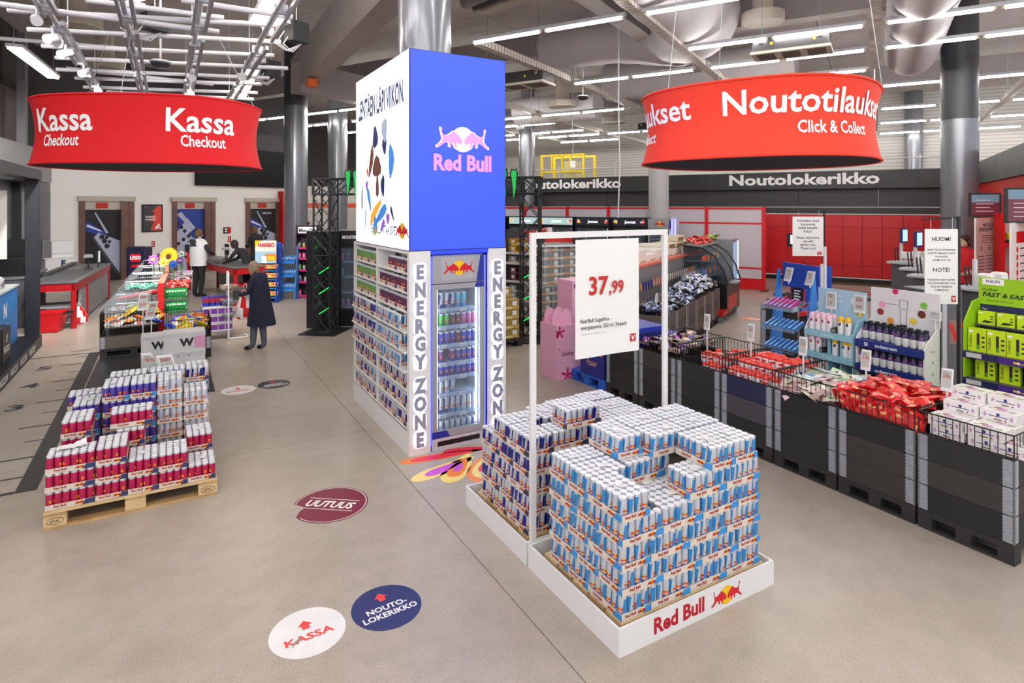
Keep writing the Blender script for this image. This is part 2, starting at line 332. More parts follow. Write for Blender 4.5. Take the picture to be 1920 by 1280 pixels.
G().text('Ti', (-5.4, .245, 4.35), X3, Z3, .95, 0, 'l', .04).obj('letters', INK, tx)

# steel columns
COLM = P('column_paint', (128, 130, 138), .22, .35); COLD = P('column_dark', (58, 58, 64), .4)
def column(c, r, z0, z1, label, zd=None):
    o = G().lathe([(r, z0), (r, zd or z1)], 32, m=0).obj('column', [COLM], None, (c[0], c[1], 0), 0, True); struct(o, label)
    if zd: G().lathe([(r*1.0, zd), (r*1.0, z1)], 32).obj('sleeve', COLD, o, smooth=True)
    return o
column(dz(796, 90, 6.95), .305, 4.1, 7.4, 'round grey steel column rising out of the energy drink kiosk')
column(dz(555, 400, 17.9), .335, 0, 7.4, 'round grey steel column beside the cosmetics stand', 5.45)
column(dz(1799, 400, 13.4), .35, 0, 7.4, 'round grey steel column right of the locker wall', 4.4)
pcol = column(dz(1235, 350, 19), .31, 0, 7.4, 'grey column in a lit tone in front of the black locker sign'); pcol.data.materials[0] = P('column_lit', (190, 190, 192), .4)  # lighter colour stands in for the light falling on this column
for u, zc in ((1713, 25.5), (988, 25), (633, 21)): column(dz(u, 300, zc), .33, 0, 7.4, 'distant dark grey column')
# roof beams
BEAM = P('beam_grey', (160, 152, 152), .6, noise=.05, nscale=2)
def beam(name, a, b, w, h, m=BEAM, label=None):
    return struct(G().bar(a, b, w, h, 0).obj(name, m), label)
beam('beam', dz(560, 165, 17.6)+Vector((0,0,.3)), Vector((2.9, 5.6, 6.05)), .45, 1.0, label='deep pale roof beam from the kiosk column to the far column')
beam('beam', Vector((2.9, 6.3, 6.05)), Vector((3.8, -3, 6.05)), .45, 1.0, label='deep pale roof beam over the camera')
beam('beam', fromB(5.2, 4.6, 6.6), fromB(26, 4.2, 6.6), .4, .7, label='long roof beam over the pick-up area')
beam('beam', dz(555, 180, 16)+Vector((0,0,.5)), fromB(28, 13.2, 6.2), .4, .8, label='long roof beam over the back aisles')
beam('beam', fromB(14, -6, 6.7), fromB(14, 20, 6.7), .4, .6, label='cross beam behind the kiosk')
beam('beam', fromB(22.5, -8, 6.6), fromB(22.5, 20, 6.6), .4, .6, label='cross beam above the lockers')
beam('beam', fromB(2.5, 20, 5.7), fromB(3.6, 7.5, 5.9), .5, .9, label='sloping beam at far left')
# perforated cable rails
RAIL = stripes('perforated_rail', (206, 198, 192), (120, 112, 108), 'X', 2.6, .86, .5)
for q in (-3.25, 0, 3.25, 6.5, 9.8, 13):
    s0 = {6.5: 9.5, 9.8: 14, 13: 18}.get(q, 0)
    r = ob('cable_rail', G().box(s0, q-.09, 5.56, 29, q+.09, 5.64).box(s0, q-.09, 5.64, 29, q-.08, 5.7).box(s0, q+.08, 5.64, 29, q+.09, 5.7).mesh('cable_rail', RAIL), None, (0,0,0), PHI)
    tag(r, 'long perforated steel cable rail, %s from the right-hand wall' % ORD[[-3.25, 0, 3.25, 6.5, 9.8, 13].index(q)], 'rail', 'ceiling cable rails')
    for p in range(2+int(s0/4+.99)*4, 29, 4): G().tube((p, q, 5.7), (p, q, 7.34), .008, 4).obj('hanger', STEEL, r)
# linear lights
TUBE = P('light_tube', (255, 250, 242), .4, emit=TUBE_POWER); HOUS = P('light_housing', (178, 180, 188), .4, .3); CAPM = P('tube_cap', (226, 206, 170), .5)
def luminaire(p, q0, n, label, warm=False):
    t = thing('ceiling_light', label, 'light', fromB(p, q0, 5.5), PHI, 'linear ceiling lights')
    L = 1.5*n
    G().bar((0, 0, .055), (0, L, .055), .07, .06).obj('housing', HOUS, t)
    for k in range(n):
        G().tube((0, k*1.5+.07, 0), (0, k*1.5+1.43, 0), .026, 8).obj('tube', TUBE, t)
        G().tube((0, k*1.5+.03, 0), (0, k*1.5+.07, 0), .022, 8).tube((0, k*1.5+1.43, 0), (0, k*1.5+1.47, 0), .022, 8).obj('socket', CAPM, t)
    return t
rows = [-4.2, -2.1, 0.2, 2.4, 4.7, 6.95, 9.15, 11.65, 13.5, 15.5, 17.8, 19.55, 22, 23.6, 25.8, 29.5]
bays = [-6.3, -3.12, .12, 3.4, 6.62, 9.9, 13.1, 16.6]
skip = {(5, 3), (5, 4), (7, 3), (7, 4), (8, 4), (9, 3), (6, 4), (5, 5), (6, 5), (7, 5), (8, 5), (10, 3), (11, 3)} | {(i, j) for j in (0, 1) for i in (9, 11, 13)} | {(i, j) for j in (2, 3, 4) for i in (11, 12, 14)} | {(9, 4), (15, 5), (15, 6), (14, 6), (15, 7)}
for i, p in enumerate(rows):
    for j, q in enumerate(bays):
        if (i, j) in skip or (j > 5 and i < 8) or (j > 4 and i < 7): continue
        luminaire(p, q, 2, 'white twin-tube strip light, %s row deep and %s bay from the right' % (ORD[i], ORD[j]))
# wide panel lights near the checkout
PL = P('panel_light', (255, 240, 214), .4, emit=22.)
for k, (a, b, z, lb) in enumerate(((gz(26, 90, 5.2), gz(100, 146, 5.2), 5.2, 'long warm panel light above the left grey cornice'), (gz(516, 0, 4.9), gz(484, 48, 4.9), 4.9, 'bright strip light over the white pipe grid, nearer one'), (gz(474, 133, 4.9), gz(452, 180, 4.9), 4.9, 'bright strip light over the white pipe grid, farther one'))):
    t = thing('panel_light', lb, 'light'); up = Vector((0, 0, .05))
    G().bar(a+up, b+up, .24, .06).obj('housing', HOUS, t); G().bar(a, b, .19, .03).obj('diffuser', PL, t)
    for q in (a, b): G().tube(q+up, (q.x, q.y, 7.34), .006, 4).obj('hanger', STEEL, t)

# fabric air ducts
DUCT = P('fabric_duct', (206, 202, 206), .8, noise=.04, nscale=3)
def ringed(pts, rs, n=24):
    g = G(); prev = None
    for k, (p, r) in enumerate(zip(pts, rs)):
        p = Vector(p); d = (Vector(pts[min(k+1, len(pts)-1)])-Vector(pts[max(k-1, 0)])).normalized(); e = d.cross(Z3).normalized(); h = e.cross(d)
        ring = [p+(e*math.cos(2*pi*i/n)+h*math.sin(2*pi*i/n))*r for i in range(n)]; b = len(g.v); g.v += [tuple(x) for x in ring]
        if k: g.f += [(b-n+i, b-n+(i+1)%n, b+(i+1)%n, b+i) for i in range(n)]; g.m += [0]*n
    g.f += [tuple(range(n)), tuple(range(len(g.v)-1, len(g.v)-n-1, -1))]; g.m += [0, 0]
    return g
# elbow over the kiosk side, smooth-ringed; a second run behind it; one run by the right rail
pts = [fromB(14, 7.4-.2*k, 6.55) for k in range(12)]; nS = len(pts)
for k in range(1, 19):
    a = pi/2*k/18; pts.append(fromB(14-1.7*(1-math.cos(a)), 5.1-2.0*math.sin(a), 6.55-.1*math.sin(a)))
for k in range(1, 12): pts.append(fromB(12.3-.45*k, 3.1, 6.45))
rs = [.52+(.014 if k % 2 else 0)+(0 if k < nS-3 else min(.3, (k-nS+3)*.03)) for k in range(len(pts))]
tag(ringed(pts, rs).obj('air_duct', DUCT, smooth=True), 'big white fabric air duct bending above the pick-up area', 'duct')
pts = [fromB(17.8, 7.2-.2*k, 6.35) for k in range(28)]
tag(ringed(pts, [.58+(.01 if k % 3 == 0 else 0) for k in range(28)]).obj('air_duct', DUCT, smooth=True), 'white fabric air duct end farther back above the drinks fridges', 'duct')
pts = [fromB(17.3-.25*k, -.7, 6.0) for k in range(48)]
tag(ringed(pts, [.1, .3, .46]+[.52+(.008 if k % 2 else 0) for k in range(45)]).obj('air_duct', DUCT, smooth=True), 'straight white fabric duct right of the long cable rail', 'duct')
pts = [fromB(19.5, 11.5-.25*k, 6.0) for k in range(14)]
tag(ringed(pts, [.5+(.01 if k % 3 == 0 else 0) for k in range(14)]).obj('air_duct', DUCT, smooth=True), 'distant white duct behind the black air unit', 'duct')
# insulated pipes high up
for k, (off, r, m, lb) in enumerate(((0, .12, P('foil_pipe', (140, 136, 134), .35, .6), 'silver insulated pipe running up from the kiosk column'), (.32, .07, COLD, 'dark pipe beside the insulated pipe'), (.6, .1, P('foil_pipe2', (176, 166, 156), .45, .4), 'pale ribbed pipe at roof height'))):
    tag(G().tube(fromB(9.2+off, 6.6, 6.3), fromB(7.2+off, -3, 6.9), r, 12).obj('pipe', m, smooth=True), lb, 'pipe', 'roof pipes')
# round diffusers, perforated
DIF = P('diffuser_white', (206, 198, 186), .5); DIFD = P('diffuser_hole', (92, 82, 72), .8)
def diffuser(c, r, label, drop=.0):
    t = thing('ceiling_diffuser', label, 'diffuser', c, 0, 'round ceiling diffusers')
    G().lathe([(r*.96, 0), (r, .02), (r, .2), (r*.5, .26), (r*.45, .9)], 32).obj('body', DIF, t, smooth=True)
    g = G()
    for ring in range(1, 8):
        k = 6*ring
        for i in range(k):
            a = 2*pi*i/k+ring*.5; rr = r*.9*ring/7
            g.rect((rr*math.cos(a), rr*math.sin(a), -.004), (math.cos(a+.6), math.sin(a+.6), 0), (-math.sin(a+.6), math.cos(a+.6), 0), -r*.05, -r*.018, r*.05, r*.018)
    g.f = [f[::-1] for f in g.f]; g.obj('holes', DIFD, t)['kind'] = 'stuff'
diffuser(gz(1430, 44, 6.1), .4, 'round perforated diffuser above the red pick-up sign')
diffuser(gz(140, 52, 5.9), .46, 'round perforated diffuser over the white pipe grid, nearer one')
diffuser(gz(195, 130, 5.9), .46, 'round perforated diffuser over the white pipe grid, farther one')
diffuser(gz(1055, 201, 5.9), .5, 'small distant diffuser right of the blue light box')
diffuser(gz(1150, 230, 5.9), .5, 'small distant diffuser left of the red pick-up sign')
# ceiling air units
def air_unit(c, L, label):
    t = thing('air_unit', label, 'air unit', c, PHI)
    G().rbox(-.3, -L/2, 0, .3, L/2, .26, .03).obj('body', P('air_unit_dark', (52, 52, 56), .5), t)
    G().box(-.33, -L/2-.03, -.05, .33, L/2+.03, 0).obj('grille_frame', DIF, t)
    g = G()
    for k in range(3):
        for i in range(6): g.box(-.24+i*.08, -L/2+L/3*k+.06, -.056, -.2+i*.08, -L/2+L/3*(k+1)-.06, -.05)
    g.obj('grille', DIFD, t)['kind'] = 'stuff'
    for y in (-L/2+.15, L/2-.15):
        G().tube((-.2, y, .26), (-.2, y, 2.), .008, 4).obj('hanger', STEEL, t); G().box(-.32, y-.04, .14, -.3, y+.04, .2).obj('bracket', CHROME, t)
    for y in (-.4, .3): G().box(-.305, y-.02, .1, -.3, y+.02, .15).obj('label_sticker', YEL, t)
air_unit(fromB(12.3, 7.3, 5.35), 1.7, 'black ceiling air unit just right of the blue light box')
air_unit(fromB(12.0, 1.3, 5.3), 1.25, 'black hanging air unit above the red pick-up sign')
air_unit(fromB(24, 7.5, 5.6), 1.6, 'distant black air unit left of the pale column')
# ============================================================= CANS AND TRAYS
SILV = P('can_silver', (206, 210, 218), .32, .55); LID = P('can_lid', (246, 247, 250), .38, .0)
KIND = {  # main, second, tray end
 'sugarfree': ((205, 210, 219), (62, 146, 214), (58, 150, 222), 'sky blue'), 'classic': ((202, 206, 216), (40, 44, 138), (52, 58, 84), 'navy'),
 'red': ((196, 38, 92), (176, 22, 70), (46, 62, 110), 'raspberry red'), 'purple': ((92, 78, 182), (70, 52, 168), (50, 150, 215), 'violet'), 'white': ((226, 228, 236), (198, 204, 222), (232, 222, 210), 'white'),
 'plum': ((120, 44, 70), (96, 30, 54), (46, 40, 80), 'plum red'), 'green': ((112, 176, 104), (86, 150, 84), (60, 70, 120), 'green'), 'berry': ((104, 62, 96), (84, 44, 76), (60, 50, 110), 'dark berry'),
 'pink': ((224, 120, 190), (200, 90, 170), (60, 60, 110), 'pink'), 'lblue': ((96, 190, 224), (60, 150, 210), (60, 60, 110), 'light blue'), 'lime': ((96, 214, 90), (60, 190, 70), (60, 60, 110), 'lime green'), 'dblue': ((44, 70, 196), (36, 40, 150), (60, 60, 110), 'deep blue'), 'violetred': ((150, 60, 140), (90, 60, 180), (60, 60, 110), 'purple red')}
def canmats(k):
    a, b, c, n = KIND[k]
    return [SILV, P('can_main_'+k, a, .3, .35), P('can_second_'+k, b, .3, .35), LID, PRED, YEL]
def can_mesh(k, h=.135, r=.0265, n=14, deco=True, name='can'):
    g = G(); z1 = h-.017
    prof = [(.8*r, 0), (.97*r, .005), (r, .009), (r, .3*h), (r, .6*h), (r, z1), (.885*r, h-.006), (.885*r, h-.0015), (.8*r, h-.0015), (.77*r, h-.006)]
    two = k in ('sugarfree', 'classic', 'white')
    def ms(row, i):
        if row < 2: return 0
        if row < 5:
            q = (i*4//n) % 2
            if two: return (2 if (q ^ (row == 2)) else 1)
            return 2 if row == 2 else 1
        return 0 if row == 5 else 3
    g.lathe(prof, n, ms=ms, twist=lambda q: .2*min(max(q-2, 0), 3))
    if deco:
        for a0 in (0, pi):
            t = G().bulls((0, 0, 0), X3, Y3, .02, (4, 5)).text('Red Bull', (0, -.022, 0), X3, Y3, .009, 4, bold=.02, w=.034)
            def mp(v):
                a = v[0]/r+a0; rr = r+.0005+v[2]; return (rr*math.sin(a), -rr*math.cos(a), .46*h+v[1])
            g.add([mp(v) for v in t.v], t.f, t.m)
    return g.mesh(name, canmats(k), True)
_cm = {}
def cmesh(k, h=.135, r=.0265):
    if (k, h, r) not in _cm: _cm[(k, h, r)] = can_mesh(k, h, r)
    return _cm[(k, h, r)]
TW, TD, TP = .32, .215, .139
CARD = P('tray_card', (226, 214, 200), .75, noise=.05, nscale=9)
def tray_mesh(k):
    L, D, h, t = TW-.004, TD-.004, .04, .003
    g = G().box(-L/2, -D/2, 0, L/2, D/2, t).box(-L/2, -D/2, t, L/2, -D/2+t, h).box(-L/2, D/2-t, t, L/2, D/2, h).box(-L/2, -D/2+t, t, -L/2+t, D/2-t, h).box(L/2-t, -D/2+t, t, L/2, D/2-t, h)
    for o, ex, W in (((0, -D/2-.0006, 0), X3, L), ((0, D/2+.0006, 0), -X3, L), ((-L/2-.0006, 0, 0), -Y3, D), ((L/2+.0006, 0, 0), Y3, D)):
        o = Vector(o); nn = ex.cross(Z3)*.0006
        g.flat([(.24*W, .001), (W/2, .001), (W/2, h-.001), (.33*W, h-.001)], o, ex, Z3, 1)
        g.text('Red Bull', o+nn+ex*(-.2*W)+Z3*.0165, ex, Z3, .0175, 2, bold=.035, w=.43*W)
        if W == L: g.text('ENERGY DRINK', o+nn+ex*(-.2*W)+Z3*.007, ex, Z3, .004, 4, w=.34*W, bold=.02)
        g.bulls(o+nn+ex*(.2*W)+Z3*.021, ex, Z3, .03, (2, 3))
    return g.mesh('drink_tray', [CARD, P('tray_end_'+k, KIND[k][2], .6), P('tray_red', (170, 28, 44), .6), P('tray_sun', (250, 180, 20), .6), P('tray_small_print', (150, 140, 132), .7)])
_tm = {}
FILM = glass('shrink_film', (250, 251, 254), .12, .14); STK = P('white_sticker', (244, 244, 244), .6)
def film_mesh():
    g = G(); nx, ny = 14, 10; L, D = TW-.006, TD-.006
    for j in range(ny):
        for i in range(nx):
            x = -L/2+L*i/(nx-1); y = -D/2+D*j/(ny-1)
            g.v.append((x, y, .1365+.004*noise.noise((x*34, y*34, .3))+.002*noise.noise((x*90, y*80, 4))))
    for j in range(ny-1):
        for i in range(nx-1): a = j*nx+i; g.f.append((a, a+1, a+nx+1, a+nx)); g.m.append(0)
    return g.mesh('shrink_film', FILM, True)
FILMM = film_mesh()
def sticker_mesh():
    g = G().box(-.036, -.022, .1405, .036, .022, .1412)
    for k in range(5): g.box(-.03, -.016+k*.007, .1412, -.03+(.06, .04, .05, .03, .055)[k], -.0135+k*.007, .1414, 1)
    return g.mesh('sticker', [STK, P('grey_print', (170, 170, 172), .7)])
STKM = sticker_mesh()
def tray(k, x, y, z, o, faces, label, group, film=True, sticker=True):
    """one 24-can tray; faces: letters of the sides whose cans can be seen (l, f, r, t)"""
    if k not in _tm: _tm[k] = tray_mesh(k)
    w, d = (TW, TD) if o == 'H' else (TD, TW)
    rz = (0 if o == 'H' else pi/2)+rnd.uniform(-.012, .012)
    t = ob('drink_tray', _tm[k], None, (x+w/2+rnd.uniform(-.002, .002), y+d/2+rnd.uniform(-.002, .002), z), rz); tag(t, label, 'drink tray', group)
    pc = .052
    for i in range(6):
        for j in range(4):
            lx, ly = (i-2.5)*pc, (j-1.5)*pc
            wx, wy, nx, ny = (lx, ly, 2.5*pc, 1.5*pc) if o == 'H' else (-ly, lx, 1.5*pc, 2.5*pc)
            if 't' in faces or ('l' in faces and wx < -nx+.01) or ('f' in faces and wy < -ny+.01) or ('r' in faces and wx > nx-.01):
                ob('can', cmesh(k), t, (lx, ly, .0031), rnd.uniform(0, 2*pi))
    if 't' in faces and film:
        ob('shrink_film', FILMM, t)
        if sticker: ob('sticker', STKM, t, (rnd.uniform(-.06, .06), rnd.uniform(-.03, .03), 0), rnd.uniform(-.3, .3)+(pi if rnd.random() < .5 else 0))
    return t
LAY = lambda k: .147+TP*(k-1)
def stack(specs, ox, oy, name, group):
    row = lambda q: 0 if q[2] < .12 else 1 if q[2] < .4 else 2
    for q in specs:
        (k, x, y, lv, o, faces) = q
        peers = sorted(p[1] for p in specs if p[3] == lv and row(p) == row(q)); i = peers.index(x)
        tray(k, ox+x, oy+y, LAY(lv), o, faces, '%s can tray on %s, %s layer up, %s row, %s from left' % (KIND[k][3], name, ORD[lv-1], ('front', 'middle', 'rear')[row(q)], ORD[i]), group)

# ------------------------------------------------------------- pallets
PINE = wood('pallet_pine', (206, 172, 122), (232, 206, 160)); PINED = wood('pallet_pine_dark', (176, 138, 92), (206, 172, 124))
BLK_P = wood('pallet_black', (34, 32, 33), (52, 49, 48)); BLU_P = wood('pallet_blue', (28, 84, 190), (44, 104, 208))
def pallet(x, y, w, d, label, m=PINE, m2=PINED, stamp=True, longx=True, group=None):
    """Euro pallet, w along x and d along y; boards run along the long side"""
    t = thing('pallet', label, 'pallet', (x, y, 0), 0, group)
    L, D = (w, d) if longx else (d, w)
    def B(x0, y0, z0, x1, y1, z1, nm, mm):
        b = (x0, y0, z0, x1, y1, z1) if longx else (y0, x0, z0, y1, x1, z1)
        return G().box(*b).obj(nm, mm, t)
    n = 5; bw = .145 if D > .7 else .1
    for k in range(n):
        y0 = (D-bw)*k/(n-1); B(0, y0, .122, L, y0+bw, .144, 'board', m if k % 2 == 0 else m2)
    xs_ = (0, L/2-.0725, L-.145)
    for xx in xs_: B(xx, 0, .1, xx+.145, D, .1215, 'stringer', m2)
    for xx in xs_:
        for yy, ww2 in ((0, .1), (D/2-.0725, .145), (D-.1, .1)): B(xx, yy, .022, xx+.145, yy+ww2, .0995, 'block', m)
    for yy in (0, D/2-.05, D-.1): B(0, yy, 0, L, yy+.1, .0215, 'skid', m2)
    if stamp:
        BR = P('brand_stamp', (70, 52, 36), .8)
        for xx in (.0725, L-.0725):
            g = G(); o = Vector((xx, -.001, .062)) if longx else Vector((-.001, xx, .062)); ex = X3 if longx else -Y3
            g.text('EPAL', o+Vector((0, 0, -.012)), ex, Z3, .022, 0, bold=.01)
            pts = [(.052*math.cos(a*pi/12), .026*math.sin(a*pi/12)) for a in range(24)]; q = [o+ex*px_+Z3*pz_ for px_, pz_ in pts]
            for i in range(24): g.bar(q[i], q[(i+1) % 24], .0016, .003)
            g.obj('brand_stamp', BR, t)
        g = G(); 
        for k, s in enumerate(('FI 0422', '00 4231', 'IPPC')): pass
    return t
# ------------------------------------------------------------- white display bases, sign frame
def base(y0, y1, label, logo):
    t = thing('pallet_surround', label, 'display base', (2.16, y0, 0), 0, 'white pallet surrounds'); L, D = 1.31, y1-y0
    G().box(0, 0, 0, L, .016, .157).obj('panel', WHITE, t); G().box(0, .0165, 0, .016, D-.0005, .157).obj('panel', WHITE, t)
    G().box(L-.016, .0165, 0, L, D-.0005, .157).obj('panel', WHITE, t); G().box(.0165, D-.016, 0, L-.0165, D, .157).obj('panel', WHITE, t)
    if logo:
        G().text('Red Bull', (.46, -.0012, .045), X3, Z3, .09, 0, bold=.035, w=.46).bulls((.86, -.0012, .078), X3, Z3, .115, (1, 2)).obj('logo_print', [P('logo_crimson', (190, 0, 40), .5), PRED, YEL], t)
base(2.585, 3.55, 'white pallet surround printed with red lettering and two bulls, nearest the camera', True)
base(3.575, 4.555, 'plain white pallet surround behind the printed one, holding the navy cans', False)
PALW = 1.2
pallet(2.215, 2.625, 1.2, .8, 'pine pallet under the sky blue can stack inside the white surround', stamp=False)
pallet(2.215, 3.64, 1.2, .8, 'pine pallet under the navy can stack inside the white surround', stamp=False)
pallet(-.83, 5.785, 1.2, .8, 'pine pallet with stamped end blocks under the raspberry can stack')
pallet(-.83, 6.605, 1.2, .8, 'pine pallet behind the raspberry stack, under violet and white cans', stamp=False)
fr = thing('sign_frame', 'white square steel frame holding the price poster between the two can stacks', 'sign frame', (0, 0, 0))
G().box(2.185, 3.5515, 0, 2.228, 3.5745, 2.31).obj('post', WHITE, fr); G().box(3.425, 3.5515, 0, 3.468, 3.5745, 2.31).obj('post', WHITE, fr)
G().box(2.2285, 3.5515, 2.267, 3.4245, 3.5745, 2.31).obj('top_bar', WHITE, fr); G().box(2.2285, 3.5515, .1, 3.4245, 3.5745, .15).obj('bottom_bar', WHITE, fr)
po = thing('price_poster', 'large white price poster reading 37,99 hung from the white frame', 'poster', (2.555, 3.545, 1.385))
g = G(); W_, H_ = .6, .865; nx = 9
for k in range(nx+1): g.v += [(W_*k/nx, -.006*math.sin(k*.9), 0), (W_*k/nx, -.004*math.sin(k*.9+1), H_)]
for k in range(nx): g.f.append((2*k, 2*k+2, 2*k+3, 2*k+1)); g.m.append(0)
g.obj('sheet', PAPER, po, smooth=True)
o = (0, -.0085, 0)
G().text('37', (.12, -.0085, .46), X3, Z3, .135, 1, 'l', .025, .98).text(',99', (.12+(_text('37', .025, 0)[3]-_text('37', .025, 0)[2])*.135/.73*.98+.008, -.0085, .46), X3, Z3, .095, 1, 'l', .025, .9) \
   .text('Red Bull Sugarfree -', (.045, -.0085, .258), X3, Z3, .029, 0, 'l', .008, .9).text('energiajuoma, 250 ml, 24-pack', (.045, -.0085, .21), X3, Z3, .029, 0, 'l', .008, .88).text('Red Bull Sugarfree -energiajuoma, 250 ml', (.05, -.0085, .172), X3, Z3, .01, 2, 'l') \
   .rect((0, -.0085, 0), X3, Z3, .51, .075, .565, .135, 1).text('V', (.537, -.0095, .085), X3, Z3, .04, 3, bold=.03).obj('print', [INK, PRICE, P('grey_print', (170, 170, 172)), TEXTW], po)
g = G()
for x in (.1, .5): g.path([(x, 0, H_-.015), (x, .005, H_+.01), (x+.004, .016, H_+.03), (x, .016, H_+.06)], .0018, 5)
g.obj('hook', CHROME, po)
# ------------------------------------------------------------- the sky blue stack
Sf = []
def s(k, x, y, lv, o, f): Sf.append((k, x, y, lv, o, f))
for lv in (1, 3):
    s('sugarfree', 0, 0, lv, 'V', 'lf')
    for i in range(3): s('sugarfree', .215+.32*i, 0, lv, 'H', 'f' + ('r' if i == 2 else ''))
    s('sugarfree', 0, .32, lv, 'H', 'l'); s('sugarfree', 0, .535, lv, 'H', 'l')
for lv in (2, 4):
    s('sugarfree', 0, 0, lv, 'H', 'lf'); s('sugarfree', .32, 0, lv, 'H', 'f' if lv == 2 else 't'); s('sugarfree', .64, 0, lv, 'H', 'f'); s('sugarfree', .96, 0, lv, 'V', 'fr')
    s('sugarfree', 0, .215, lv, 'H', 'l'); s('sugarfree', 0, .43, lv, 'V', 'l')
s('sugarfree', .32, .215, 4, 'H', 't')
s('sugarfree', 0, 0, 5, 'V', 't'); s('sugarfree', .535, 0, 5, 'H', 't'); s('sugarfree', .855, 0, 5, 'H', 'tr'); s('sugarfree', 0, .32, 5, 'H', 't'); s('sugarfree', 0, .535, 5, 'H', 't')
s('sugarfree', .33, .335, 5, 'H', 't'); s('sugarfree', .33, .55, 5, 'H', 'f'); s('sugarfree', .65, .335, 5, 'H', 'l'); s('sugarfree', .65, .55, 5, 'H', 'l'); s('sugarfree', .97, .33, 5, 'V', 'r')
s('sugarfree', .725, 0, 6, 'V', 't'); s('sugarfree', .94, 0, 6, 'V', 't'); s('sugarfree', .54, .33, 6, 'H', 't'); s('sugarfree', .86, .33, 6, 'H', 't')
s('sugarfree', .54, .548, 6, 'H', 't'); s('sugarfree', .86, .548, 6, 'H', 't'); s('sugarfree', .322, .42, 6, 'V', 't')
stack(Sf, 2.222, 2.632, 'front pallet', 'sky blue can trays on the front pallet')
Sf = []
for lv in (1, 3):
    s('classic', 0, 0, lv, 'V', 'lf'); s('classic', .215, 0, lv, 'H', 'f'); s('classic', .535, 0, lv, 'H', ''); s('classic', .855, 0, lv, 'H', 'r'); s('classic', 0, .32, lv, 'H', 'l'); s('classic', 0, .535, lv, 'H', 'l')
for lv in (2, 4):
    s('classic', 0, 0, lv, 'H', 'lf'); s('classic', .32, 0, lv, 'H', 'f'); s('classic', .64, 0, lv, 'H', ''); s('classic', .96, 0, lv, 'V', 'r'); s('classic', 0, .215, lv, 'H', 'l'); s('classic', 0, .43, lv, 'V', 'lt' if lv == 4 else 'l')
s('classic', .32, .43, 4, 'H', 'l'); s('classic', .64, .43, 4, 'H', '')
s('classic', 0, 0, 5, 'V', 't'); s('classic', .218, 0, 5, 'H', 't'); s('classic', .54, 0, 5, 'H', 't'); s('classic', .862, 0, 5, 'H', 't'); s('classic', 0, .325, 5, 'H', 't')
s('classic', .323, .29, 5, 'V', 't'); s('classic', .54, .22, 5, 'H', 't'); s('classic', .862, .22, 5, 'H', 't'); s('classic', .54, .44, 5, 'H', 't'); s('classic', .862, .46, 5, 'H', 't')
s('classic', .33, .0, 6, 'H', 't')
stack(Sf, 2.222, 3.648, 'second pallet', 'navy can trays on the second pallet')
Sf = []
R_ = 'red'
for lv in (1, 2, 3): s(R_, 0, 0, lv, 'H', 't' if lv == 3 else 'lf'); s(R_, .322, 0, lv, 'V', 't' if lv == 3 else 'f')
for lv in (1, 2): s(R_, .54, 0, lv, 'V', 't' if lv == 2 else 'f'); s(R_, .757, 0, lv, 'V', 't' if lv == 2 else 'f')
s(R_, .974, 0, 1, 'V', 'tr')
for lv in (1, 2, 3, 4): s(R_, .05, .38, lv, 'V', 't' if lv == 4 else 'lf')
for lv in (1, 2, 3): s(R_, .437, .36, lv, 'V', 't' if lv == 3 else 'f')
s(R_, .39, .44, 4, 'H', 't')
s(R_, .66, .36, 1, 'V', 't'); s(R_, .757, .36, 2, 'V', 't') if False else None
for lv in (1, 2): s(R_, .965, .36, lv, 'V', 't' if lv == 2 else 'fr')
s(R_, .742, .45, 2, 'V', 't') if False else None
stack([q for q in Sf if q], -.825, 5.79, 'left pallet', 'raspberry can trays on the left pallet')
Sf = []
for lv in range(1, 6): s('purple', .3, 0, lv, 'V', 't' if lv == 5 else 'f'); s('purple', .517, 0, lv, 'V', 't' if lv == 5 else 'f'); s('white', .735, 0, lv, 'V', 't' if lv == 5 else 'f')
for lv in range(1, 5): s('white', .955, 0, lv, 'V', 't' if lv == 4 else 'fr'); s('purple', .075, .02, lv, 'V', 't' if lv == 4 else 'lf')
for lv in range(1, 5): s('purple', 0, .38, lv, 'H', 't' if lv == 4 else 'lf')
for lv in range(1, 6): s('white', .66, .38, lv, 'H', 't' if lv == 5 else 'f') if lv > 3 else None
for lv in (4, 5): s('classic', .982, .35, lv, 'V', 't' if lv == 5 else 'fr')
for lv in (4, 5): s('plum', .325, .38, lv, 'H', 't' if lv == 5 else 'fl')
for lv in (1, 2, 3): s('white', .982, .35, lv, 'V', 'r'); s('plum', .325, .38, lv, 'H', ''); s('white', .66, .38, lv, 'H', '')
stack([q for q in Sf if q], -.825, 6.612, 'rear left pallet', 'mixed can trays on the rear left pallet')
# torn scrap of white film lying on the raspberry trays
g = G(); n = 10
for i in range(n):
    for j in range(4): g.v.append((.022*i, .03*j+.01*math.sin(i), .012*abs(math.sin(i*1.3+j))+.03*(i/9.)**2*(j == 3)))
for i in range(n-1):
    for j in range(3): a = i*4+j; g.f.append((a, a+4, a+5, a+1)); g.m.append(0)
tag(g.obj('torn_film', P('film_scrap', (240, 240, 244), .35), None, (-.76, 6.0-.13, LAY(4)+.003), .15, True), 'torn scrap of white film lying on the raspberry trays', 'plastic film')

